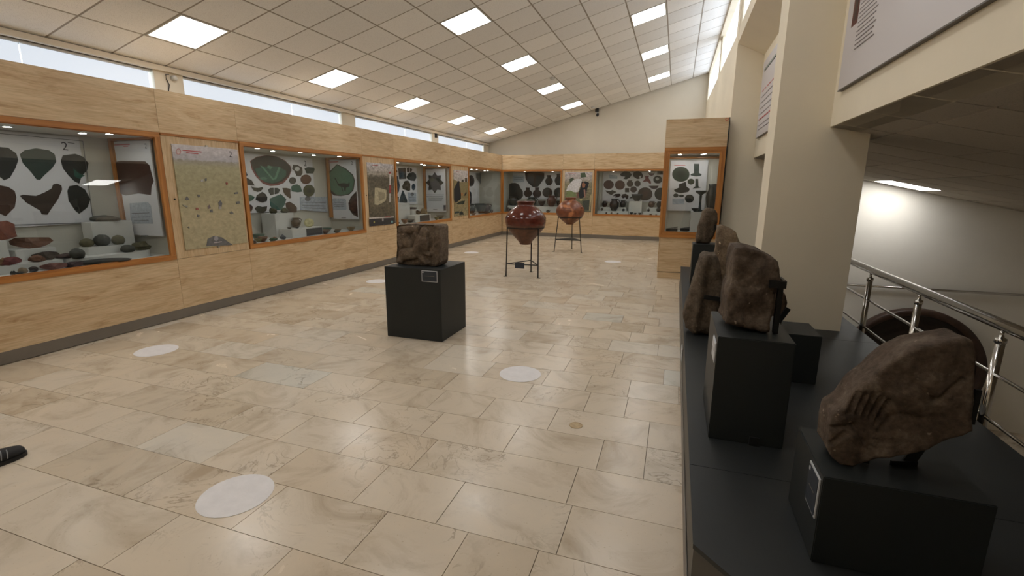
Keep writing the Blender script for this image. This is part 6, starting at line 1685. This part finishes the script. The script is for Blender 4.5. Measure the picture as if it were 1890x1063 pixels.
# ------------------------------------------------------------------ pedestal and carved block in the middle of the hall
def sign(parent_label, kind, plane, a0, a1, z0, z1, m_=None):
    t = thing('object_label', parent_label, 'label', ((a0 + a1) / 2 if kind != '-x' else plane, plane if kind != '-x' else (a0 + a1) / 2, z0), 'labels on the plinths')
    if kind == '-y':
        box('label_border', a0, a1, plane - 0.004, plane, z0, z1, M['labelwhite'], t)
        c = box('label_face', a0 + 0.006, a1 - 0.006, plane - 0.006, plane - 0.0035, z0 + 0.006, z1 - 0.006, m_ or M['slate'], t)
        box('printed_text_line', a0 + 0.03, a1 - 0.03, plane - 0.0065, plane - 0.006, (z0 + z1) / 2, (z0 + z1) / 2 + 0.003, M['skirt'], c)
        box('printed_square', a0 + 0.010, a0 + 0.022, plane - 0.0066, plane - 0.006, z1 - 0.024, z1 - 0.012, M['labelwhite'], c)
    else:
        box('label_border', plane - 0.004, plane, a0, a1, z0, z1, M['labelwhite'], t)
        c = box('label_face', plane - 0.006, plane - 0.0035, a0 + 0.006, a1 - 0.006, z0 + 0.006, z1 - 0.006, m_ or M['slate'], t)
        box('printed_text_line', plane - 0.0065, plane - 0.006, a0 + 0.03, a1 - 0.03, (z0 + z1) / 2, (z0 + z1) / 2 + 0.003, M['skirt'], c)
        box('printed_square', plane - 0.0066, plane - 0.006, a1 - 0.022, a1 - 0.010, z1 - 0.024, z1 - 0.012, M['labelwhite'], c)
def plinth(label, x0, x1, y0, y1, z0, z1):
    o = box('plinth', x0, x1, y0, y1, z0, z1, M['plinth'], None, own=True, bevel=0.003)
    return tag(o, label, 'plinth', 'charcoal plinths')
plinth('charcoal cube plinth standing alone in the middle of the hall', -2.735, -2.108, 4.055, 4.632, 0.0, 0.728)
sign('small dark label with white border on the lone cube plinth', '-y', 4.055, -2.31, -2.14, 0.605, 0.715)
def capsule(p, ax, az, bx_, bz, r):
    return max(0.0, 1 - (seg_dist(p, (ax, az), (bx_, bz)) / (r * 1.25)) ** 2)
def relief_c(x, z):
    h = 0.0
    for ax, az, bx_, bz, r, hh in DATA['C_relief']:
        c = capsule((x, z), ax, az, bx_, bz, r)
        h = max(h, hh * 2.0 * c ** 0.4)
    if x > -2.245:
        h = max(h, 0.036)
    return h - 0.032
o = slab_stone('carved_block', DATA['stone_C'], 0.22, 0.0078, M['st_carved'], 4.20, relief_c, 0.004, 0.022, 14.0, seed=3, flat_bottom=0.731)
tag(o, 'squarish stone block carved with a figure in relief on the lone plinth', 'carved stone')

# ------------------------------------------------------------------ vases on iron stands
def vase(name, label, x, y, prof, m, z0, lugs=False):
    V, F = lathe_vf([(r, z - z0) for r, z in prof], 48)
    t = mk(name, V, F, m, local=True, smooth=True)
    t.location = (x, y, z0)
    WL[t.name] = Vector((x, y, z0))
    return tag(t, label, 'vase', 'large vases on iron stands')
p1 = [(0, .556), (.088, .548), (.097, .552), (.104, .58), (.16, .645), (.225, .715), (.285, .785), (.325, .845), (.345, .90), (.353, .95), (.350, .985), (.353, .992), (.345, 1.02), (.325, 1.06), (.285, 1.11), (.235, 1.155), (.19, 1.185), (.155, 1.205), (.143, 1.225), (.143, 1.25), (.155, 1.262), (.162, 1.275), (.160, 1.286), (.148, 1.288), (.134, 1.27), (.128, 1.24), (.13, 1.21), (.20, 1.16), (0.0, 1.0)]
v1 = vase('large_vase', 'glossy oxblood red vase on the nearer iron stand', -2.44, 7.90, p1, M['vase_red'], 0.545)
p2 = [(0, .66), (.082, .652), (.09, .655), (.095, .675), (.14, .705), (.215, .765), (.285, .83), (.325, .885), (.340, .945), (.338, 1.0), (.315, 1.06), (.265, 1.125), (.205, 1.18), (.150, 1.21), (.122, 1.222), (.118, 1.25), (.128, 1.268), (.136, 1.282), (.128, 1.292), (.112, 1.285), (.104, 1.25), (.11, 1.2), (0, 1.1)]
v2 = vase('large_vase', 'mottled orange clay vase on the farther iron stand', -2.40, 11.40, p2, M['vase_orange'], 0.65)
for o_, R, zz in ((v1, 0.30, 0.0),):
    pass
for k, (a_, zz) in enumerate(((2.7, 1.04), (-0.4, 1.04))):
    hx = -2.40 + 0.33 * math.cos(a_); hy = 11.40 + 0.33 * math.sin(a_)
    V, F = lump_vf(0.05, 0.05, 0.045, 40 + k, 2, 0.1)
    mk('lug', [(hx + a - (-2.40), hy + b - 11.40, zz - 0.65 + c) for a, b, c in V], F, M['vase_orange'], v2, local=True, smooth=True)

def stand(label, cx, cy, feet, ring_z, ring_r, shelf_z, splay):
    t = thing('iron_stand', label, 'stand', (cx, cy, 0), 'iron vase stands')
    ring = [(cx + ring_r * math.cos(2 * PI * k / 40), cy + ring_r * math.sin(2 * PI * k / 40), ring_z) for k in range(40)]
    V, F = [], []
    for k in range(40):
        a = 2 * PI * k / 40
        for rr_, zz in ((ring_r, ring_z - 0.014), (ring_r + 0.006, ring_z - 0.014), (ring_r + 0.006, ring_z + 0.014), (ring_r, ring_z + 0.014)):
            V.append((cx + rr_ * math.cos(a), cy + rr_ * math.sin(a), zz))
    for k in range(40):
        for j in range(4):
            F.append((k * 4 + j, ((k + 1) % 40) * 4 + j, ((k + 1) % 40) * 4 + (j + 1) % 4, k * 4 + (j + 1) % 4))
    mk('ring', V, F, M['iron'], t)
    tops = []
    mids = []
    for fx, fy in feet:
        d = Vector((fx - cx, fy - cy, 0)).normalized()
        top = Vector((cx, cy, ring_z)) + d * (ring_r + 0.008)
        foot = Vector((fx, fy, 0.004))
        V, F = tube_vf([foot, top], 0.0105, 6)
        mk('leg', V, F, M['iron'], t)
        V, F = lathe_vf([(0, 0), (0.035, 0), (0.035, 0.005), (0, 0.005)], 12)
        c = foot + d * 0.015
        mk('foot_plate', [(c.x + a, c.y + b, e) for a, b, e in V], F, M['iron'], t)
        f_ = shelf_z / ring_z
        mids.append(foot.lerp(top, f_))
    for i in range(3):
        V, F = tube_vf([mids[i], mids[(i + 1) % 3]], 0.0095, 6)
        mk('brace', V, F, M['iron'], t)
    return t, mids
s1, mids = stand('slim black iron tripod under the glossy red vase', -2.44, 7.90, ((-2.72, 7.69), (-2.15, 7.72), (-2.43, 8.24)), 0.845, 0.322, 0.215, 0)
o = box('object_label', -2.55, -2.38, 7.665, 7.672, 0.155, 0.255, M['slate'], None, own=True)
tag(o, 'small slate label hanging on the nearer iron tripod', 'label', 'labels on the plinths')
s2, _ = stand('sturdier black iron tripod under the orange vase', -2.40, 11.40, ((-2.73, 11.22), (-2.06, 11.21), (-2.41, 11.80)), 0.825, 0.283, 0.29, 0)
mids_ = _
V = [tuple(p + Vector((0, 0, -0.012))) for p in mids_] + [tuple(p + Vector((0, 0, 0.006))) for p in mids_]
mk('shelf_plate', V, [(2, 1, 0), (3, 4, 5), (0, 1, 4, 3), (1, 2, 5, 4), (2, 0, 3, 5)], M['iron'], s2)

# ------------------------------------------------------------------ platform along the right side
t = thing('platform', 'long low charcoal display platform along the stair railing', 'platform', (0.85, 4.6, 0))
pl_x0, pl_x1 = 0.138, 1.575
end = lambda x: 1.526 - (x - pl_x0) * 1.0
seams = [2.03, 4.30, 7.75]
polys = [[(pl_x0, 1.526), (pl_x1, end(pl_x1)), (pl_x1, 2.0285), (pl_x0, 2.0285)], [(pl_x0, 2.0315), (pl_x1, 2.0315), (pl_x1, 4.2985), (pl_x0, 4.2985)], [(pl_x0, 4.3015), (pl_x1, 4.3015), (pl_x1, 7.75), (pl_x0, 7.75)]]
for p in polys:
    prism('top_board', p, PZ - 0.018, PZ, M['platform'], t)
inner = [(pl_x0 + 0.003, 1.53), (pl_x1 - 0.003, end(pl_x1) + 0.004), (pl_x1 - 0.003, 7.745), (pl_x0 + 0.003, 7.745)]
prism('side_board', inner, 0.0, PZ - 0.0185, M['platedge'], t)
box('edge_strip', pl_x0 - 0.003, pl_x0 + 0.001, 1.53, 7.745, 0.0, 0.10, M['skirt'], t)

plinth('low wide charcoal plinth under the nearest tilted stone', 0.496, 0.925, 1.568, 1.905, PZ, 0.636)
plinth('tall charcoal plinth under the squared brown stone', 0.228, 0.548, 2.300, 2.80, PZ, 0.842)
plinth('charcoal plinth half hidden behind the tall one', 0.62, 0.895, 3.205, 3.52, PZ, 0.640)
plinth('farthest charcoal plinth under the leaning slab by the showcase', 0.23, 0.548, 6.14, 6.45, PZ, 0.855)
plinth('charcoal plinth hidden behind the two middle stones', 0.30, 0.62, 4.98, 5.25, PZ, 0.62)
sign('tilted dark label with white border on the nearest low plinth', '-x', 0.4955, 1.585, 1.70, 0.475, 0.615)
sign('narrow white label on the side of the tall plinth', '-x', 0.2275, 2.335, 2.47, 0.70, 0.80, M['labelwhite'])
sign('small white label on the side of the long platform', '-x', 0.1345, 3.9, 4.05, 0.14, 0.24, M['labelwhite'])

def groove(x, z):
    h = 0.0
    for n_, (a, b) in enumerate(DATA['S1_groove']):
        d = seg_dist((x, z), a, b)
        h -= (0.017 if n_ < 5 else 0.012) * math.exp(-(d / 0.0068) ** 2)
    h += 0.018 * math.exp(-(((x - 0.74) / 0.10) ** 2 + ((z - 0.93) / 0.07) ** 2))
    h -= 0.010 * math.exp(-(((x - 0.80) / 0.05) ** 2 + ((z - 0.98) / 0.05) ** 2))
    h += 0.012 * math.exp(-(((x - 0.56) / 0.04) ** 2 + ((z - 0.74) / 0.07) ** 2))
    return h
o = slab_stone('stone_fragment', DATA['stone_S1'], 0.13, 0.0060, M['st_red'], 1.66, groove, 0.0055, 0.010, 15.0, seed=1, lean=0.0, flat_bottom=0.637)
tag(o, 'nearest reddish half-moon stone with carved grooves, tilted on a low plinth', 'carved stone', 'carved stones on the platform')
o = slab_stone('stone_fragment', DATA['stone_S2'], 0.24, 0.013, M['st_red'], 2.42, None, 0.013, 0.012, 12.0, seed=2, flat_bottom=0.843, skew=-0.05)
tag(o, 'squared dark brown stone on the tall plinth', 'carved stone', 'carved stones on the platform')
o = slab_stone('stone_fragment', DATA['stone_S3'], 0.26, 0.017, M['st_grey'], 4.02, lambda x, z: 0.03 * math.exp(-((x - 0.215 - (z - 0.33) * 0.06) / 0.03) ** 2), 0.014, 0.045, 9.0, seed=4, flat_bottom=0.332)
tag(o, 'tapering grey-brown stone standing directly on the platform edge', 'carved stone', 'carved stones on the platform')
o = slab_stone('stone_fragment', DATA['stone_S4'], 0.16, 0.017, M['st_grey'], 6.24, lambda x, z: 0.02 * math.exp(-((x - 0.36) / 0.03) ** 2), 0.012, 0.04, 9.0, seed=5, flat_bottom=0.857)
tag(o, 'leaning grey slab on the farthest plinth in front of the tall showcase', 'carved stone', 'carved stones on the platform')
o = slab_stone('stone_fragment', DATA['stone_S5'], 0.18, 0.02, M['st_tan'], 5.02, None, 0.012, 0.04, 9.0, seed=6, flat_bottom=0.622)
tag(o, 'pale tan stone with stepped top behind the squared brown stone', 'carved stone', 'carved stones on the platform')
o = slab_stone('stone_fragment', DATA['stone_S6'], 0.12, 0.02, M['st_brown'], 3.33, None, 0.010, 0.04, 9.0, seed=7, flat_bottom=0.642)
tag(o, 'rust-brown stone peeking out behind the squared stone', 'carved stone', 'carved stones on the platform')

def bracket(label, loc, parts):
    t = thing('iron_bracket', label, 'bracket', loc, 'iron brackets holding the stones')
    for nm, pts, w, th in parts:
        V, F = [], []
        for a, b in zip(pts, pts[1:]):
            a = Vector(a); b = Vector(b)
            d = (b - a).normalized()
            s = d.cross(Vector((0, -1, 0)))
            if s.length < 0.1:
                s = Vector((0, 0, 1))
            s = s.normalized() * w / 2
            u = d.cross(s).normalized() * th / 2
            n = len(V)
            V += [tuple(a - s - u), tuple(a + s - u), tuple(a + s + u), tuple(a - s + u), tuple(b - s - u), tuple(b + s - u), tuple(b + s + u), tuple(b - s + u)]
            F += [tuple(i + n for i in f) for f in BF]
        mk(nm, V, F, M['iron'], t)
bracket('flat iron strut and foot under the nearest tilted stone', (0.76, 1.72, 0.637), [
    ('strut', [(0.775, 1.74, 0.64), (0.83, 1.74, 0.79)], 0.034, 0.008), ('foot_bar', [(0.72, 1.715, 0.641), (0.80, 1.74, 0.641)], 0.022, 0.006),
    ('front_clip', [(0.645, 1.70, 0.638), (0.645, 1.70, 0.70)], 0.02, 0.006), ('side_clip', [(0.892, 1.70, 0.82), (0.892, 1.70, 0.93)], 0.014, 0.012)])
bracket('iron clamp gripping the right edge of the squared stone', (0.49, 2.5, 0.843), [
    ('upright', [(0.487, 2.45, 0.845), (0.487, 2.45, 1.085)], 0.022, 0.03), ('claw', [(0.430, 2.405, 1.085), (0.497, 2.405, 1.085)], 0.034, 0.014), ('claw_return', [(0.495, 2.40, 1.085), (0.495, 2.52, 1.085)], 0.034, 0.012)])
bracket('iron band across the tapering grey-brown stone', (0.36, 4.0, 0.332), [
    ('band', [(0.262, 3.975, 0.672), (0.43, 3.975, 0.655)], 0.035, 0.012), ('upright', [(0.43, 3.99, 0.333), (0.43, 3.99, 0.66)], 0.02, 0.012)])
bracket('small iron clip behind the leaning grey slab', (0.47, 6.3, 0.857), [
    ('claw', [(0.45, 6.22, 1.06), (0.52, 6.22, 1.06)], 0.06, 0.012), ('upright', [(0.50, 6.30, 0.857), (0.50, 6.30, 1.06)], 0.02, 0.012)])
bracket('iron clip under the rust-brown stone', (0.82, 3.3, 0.642), [('claw', [(0.675, 3.30, 0.70), (0.715, 3.30, 0.78)], 0.03, 0.012), ('foot', [(0.675, 3.30, 0.643), (0.675, 3.30, 0.70)], 0.02, 0.012)])
o = box('hinge_tab', 0.405, 0.45, 2.288, 2.2995, PZ, 0.372, M['black'], None, own=True)
tag(o, 'small black tab at the foot of the tall plinth', 'tab')

# ------------------------------------------------------------------ railing
t = thing('stair_railing', 'polished steel stair railing behind the platform', 'railing', (1.63, 3.5, -0.12))
RX = 1.635
def rail(name, z, r, y0=-1.5, y1=5.9):
    tube(name, [(RX, y0, z), (RX, y1, z)], r, M['steel'], t, 16)
rail('handrail', 0.835, 0.030)
rail('lower_bar', 0.575, 0.0095)
rail('lower_bar', 0.335, 0.0095)
for y in (4.82, 3.93, 3.03, 2.13, 1.23, 0.33, 5.72):
    p = tube('post', [(RX, y, -0.11), (RX, y, 0.765)], 0.0215, M['steel'], t, 14)
    V, F = lathe_vf([(0.0, 0.74), (0.0245, 0.742), (0.0255, 0.752), (0.0245, 0.766), (0.012, 0.772), (0.008, 0.79), (0.010, 0.806), (0.0, 0.806)], 14)
    mk('post_cap', [(RX + a, y + b, c) for a, b, c in V], F, M['steel'], p, smooth=True)

# large round dish standing in the stairwell
t = thing('round_dish', 'huge round dark wooden dish with a worn rim in the stairwell', 'dish', (3.62, 8.55, -2.12))
R = 0.935
V, F = lathe_vf([(R * 0.88, 0.10), (R * 0.90, 0.0), (R * 0.985, -0.01), (R, 0.03), (R, 0.12), (R * 0.95, 0.16), (R * 0.88, 0.16), (R * 0.88, 0.10)], 64)
def disc(V): return [(3.62 + a, 8.55 + c - 0.0, -2.12 + R + b) for a, b, c in V]
mk('rim', disc(V), F, M['rimwood'], t, smooth=True)
prof = []
for k in range(0, 15):
    r_ = R * 0.885 * (1 - k / 14)
    prof.append((r_, 0.055 + 0.05 * math.sin(k / 14 * PI / 2) + (0.010 if k % 3 == 0 else 0)))
V, F = lathe_vf(prof, 64)
mk('bowl', disc(V), F, M['darkwood'], t)
tube('wall_handrail', [(2.3, 8.76, 0.03), (5.5, 8.76, 0.03)], 0.018, M['steel'], None, 10)
o = bpy.data.objects['wall_handrail']
tag(o, 'thin steel handrail on the far stairwell wall', 'handrail')

# ------------------------------------------------------------------ small things
def sticker(x, y, label):
    V, F = lathe_vf([(0, 0.0), (0.172, 0.0), (0.172, 0.0012), (0, 0.0012)], 40)
    o = mk('floor_sticker', V, F, M['sticker'], local=True)
    o.location = (x, y, 0.0004)
    tag(o, label, 'floor sticker', 'round floor stickers')
sticker(-1.977, 1.556, 'largest round white floor sticker, nearest the camera')
sticker(-4.506, 2.935, 'round white floor sticker near the left skirting')
sticker(-1.123, 3.535, 'round white floor sticker in front of the lone plinth, to its right')
sticker(-4.542, 6.514, 'round white floor sticker partly hidden left of the lone plinth')
sticker(-4.52, 10.304, 'faint round floor sticker far left beyond the lone plinth')
sticker(-1.174, 10.053, 'faint round floor sticker near the tall showcase')
V, F = lathe_vf([(0, 0), (0.043, 0), (0.043, 0.002), (0.036, 0.003), (0.034, 0.0015), (0, 0.0015)], 28)
o = mk('floor_socket_cover', V, F, M['brass'], local=True)
o.location = (-0.513, 2.825, 0.0004)
tag(o, 'small worn round cover plate in the marble floor', 'cover plate')

# security camera on the far wall, sensors
t = thing('security_camera', 'small dark camera mounted high on the far wall', 'camera', (-2.50, YB - 0.02, 3.72))
box('mount', -2.55, -2.45, YB - 0.09, YB - 0.002, 3.80, 3.90, M['black'], t)
tube('arm', [(-2.50, YB - 0.05, 3.80), (-2.48, YB - 0.12, 3.74)], 0.02, M['labelwhite'], t)
V, F = lathe_vf([(0, 0), (0.05, 0.01), (0.055, 0.10), (0.035, 0.15), (0, 0.15)], 14)
mk('camera_body', [(-2.46 + a * 0.8, YB - 0.13 - c * 0.6, 3.72 + b * 0.8 - c * 0.3) for a, b, c in V], F, M['black'], t, smooth=True)
V, F = lathe_vf([(0, 0), (0.03, 0), (0.055, 0.02), (0.055, 0.04), (0, 0.04)], 16)
z_ = ceil_z(-2.72) - 0.044
tag(mk('smoke_detector', [(-2.72 + a, 10.64 + b, z_ + c) for a, b, c in V], F, M['white'], loc=(-2.72, 10.64, z_), smooth=True), 'small white smoke detector on the sloping ceiling', 'smoke detector')
z_ = ceil_z(-2.55) - 0.05
tag(mk('smoke_detector', [(-2.55 + a, 14.9 + b, z_ + c) for a, b, c in V], F, M['white'], loc=(-2.55, 14.9, z_), smooth=True), 'white detector on the ceiling just above the security camera', 'smoke detector')
t = thing('wall_sensor', 'small cream sensor with a dangling cable between the first two windows', 'sensor', (XB, 4.62, 2.80))
V, F = lathe_vf([(0, 0), (0.03, 0.0), (0.03, 0.05), (0.02, 0.06), (0, 0.06)], 14)
mk('sensor_body', [(XB + c, 4.66 + a, 2.83 + b) for a, b, c in V], F, M['white'], t, smooth=True)
tube('cable', [(XB + 0.03, 4.60, 2.86), (XB + 0.02, 4.565, 2.85), (XB + 0.015, 4.57, 2.80), (XB + 0.012, 4.60, 2.74), (XB + 0.01, 4.58, 2.66), (XB + 0.01, 4.56, 2.60)], 0.006, M['black'], t, 6)
o = box('wall_sensor', XB + 0.001, XB + 0.05, 11.62, 11.68, 2.78, 2.88, M['black'], None, own=True)
tag(o, 'small black sensor between the third and farthest left windows', 'sensor')
def screw(name, x, y, z, label, m_):
    V, F = lathe_vf([(0, 0), (0.011, 0), (0.008, 0.008), (0, 0.009)], 12)
    o = mk(name, [(x + c, y + a, z + b) for a, b, c in V], F, m_, loc=(x, y, z))
    tag(o, label, 'lock', 'case locks')
screw('case_lock', XL, 3.975 - 0.055, 1.36, 'small round lock left of the excavation poster', M['iron'])
screw('case_lock', XL, 7.475, 1.36, 'small round lock left of the stone block poster', M['iron'])

# visitor's sneaker entering at the left edge
t = thing('sneaker', 'black suede sneaker with grey stripes at the left picture edge', 'shoe', (-3.445, 1.30, 0.0))
LEN = 0.29
def shoe_sec(s):
    # s 0 heel .. 1 toe : half width, height, centre shift
    pts_ = [(0.0, 0.028, 0.085), (0.06, 0.037, 0.10), (0.25, 0.040, 0.105), (0.42, 0.042, 0.10), (0.58, 0.049, 0.086), (0.74, 0.053, 0.072), (0.88, 0.048, 0.063), (0.96, 0.036, 0.055), (1.0, 0.015, 0.042)]
    for a, b in zip(pts_, pts_[1:]):
        if a[0] <= s <= b[0]:
            f_ = (s - a[0]) / (b[0] - a[0])
            return a[1] + (b[1] - a[1]) * f_, a[2] + (b[2] - a[2]) * f_
    return pts_[-1][1:]
V, F = [], []
NS, NA = 26, 14
for i in range(NS + 1):
    s = i / NS
    hw, hh = shoe_sec(s)
    for j in range(NA):
        a = PI * j / (NA - 1)
        V.append((-hw * math.cos(a), (s - 0.5) * LEN, 0.018 + (hh - 0.018) * max(0.0, math.sin(a)) ** 0.7))
for i in range(NS):
    for j in range(NA - 1):
        F.append((i * NA + j, (i + 1) * NA + j, (i + 1) * NA + j + 1, i * NA + j + 1))
F.append(tuple(range(NA)))
F.append(tuple(range(NS * NA + NA - 1, NS * NA - 1, -1)))
for i in range(NS):
    F.append((i * NA, i * NA + NA - 1, (i + 1) * NA + NA - 1, (i + 1) * NA))
up = mk('upper', V, F, M['shoe'], t, local=True, smooth=True)
V, F = [], []
for zz in (0.0, 0.022):
    for i in range(NS + 1):
        s = i / NS
        hw, _h = shoe_sec(s)
        V.append((-hw - 0.004, (s - 0.5) * (LEN + 0.008), zz))
    for i in range(NS, -1, -1):
        s = i / NS
        hw, _h = shoe_sec(s)
        V.append((hw + 0.004, (s - 0.5) * (LEN + 0.008), zz))
n = 2 * (NS + 1)
F = [tuple(range(n - 1, -1, -1)), tuple(range(n, 2 * n))] + [(i, (i + 1) % n, n + (i + 1) % n, n + i) for i in range(n)]
mk('sole', V, F, M['sole'], t, local=True)
for k in range(3):
    s0 = 0.50 + 0.085 * k
    hw, hh = shoe_sec(s0 + 0.03)
    P = []
    for q_ in range(6):
        a = PI * (0.97 - 0.30 * q_ / 5)
        P.append((-(hw + 0.0012) * math.cos(a), (s0 + 0.045 * q_ / 5 - 0.5) * LEN, 0.0185 + (hh - 0.017) * max(0.0, math.sin(a)) ** 0.7))
    V, F = tube_vf(P, 0.0028, 6)
    mk('stripe', V, F, M['stripe'], up, local=True)
for k in range(5):
    s0 = 0.36 + 0.065 * k
    hw, hh = shoe_sec(s0)
    P = []
    for q_ in range(7):
        a = PI * (0.36 + 0.28 * q_ / 6)
        P.append((-(hw + 0.001) * math.cos(a), (s0 - 0.5) * LEN + 0.008 * (q_ % 2), 0.020 + (hh - 0.017) * max(0.0, math.sin(a)) ** 0.7))
    V, F = tube_vf(P, 0.003, 6)
    mk('lace', V, F, M['sole'], up, local=True)
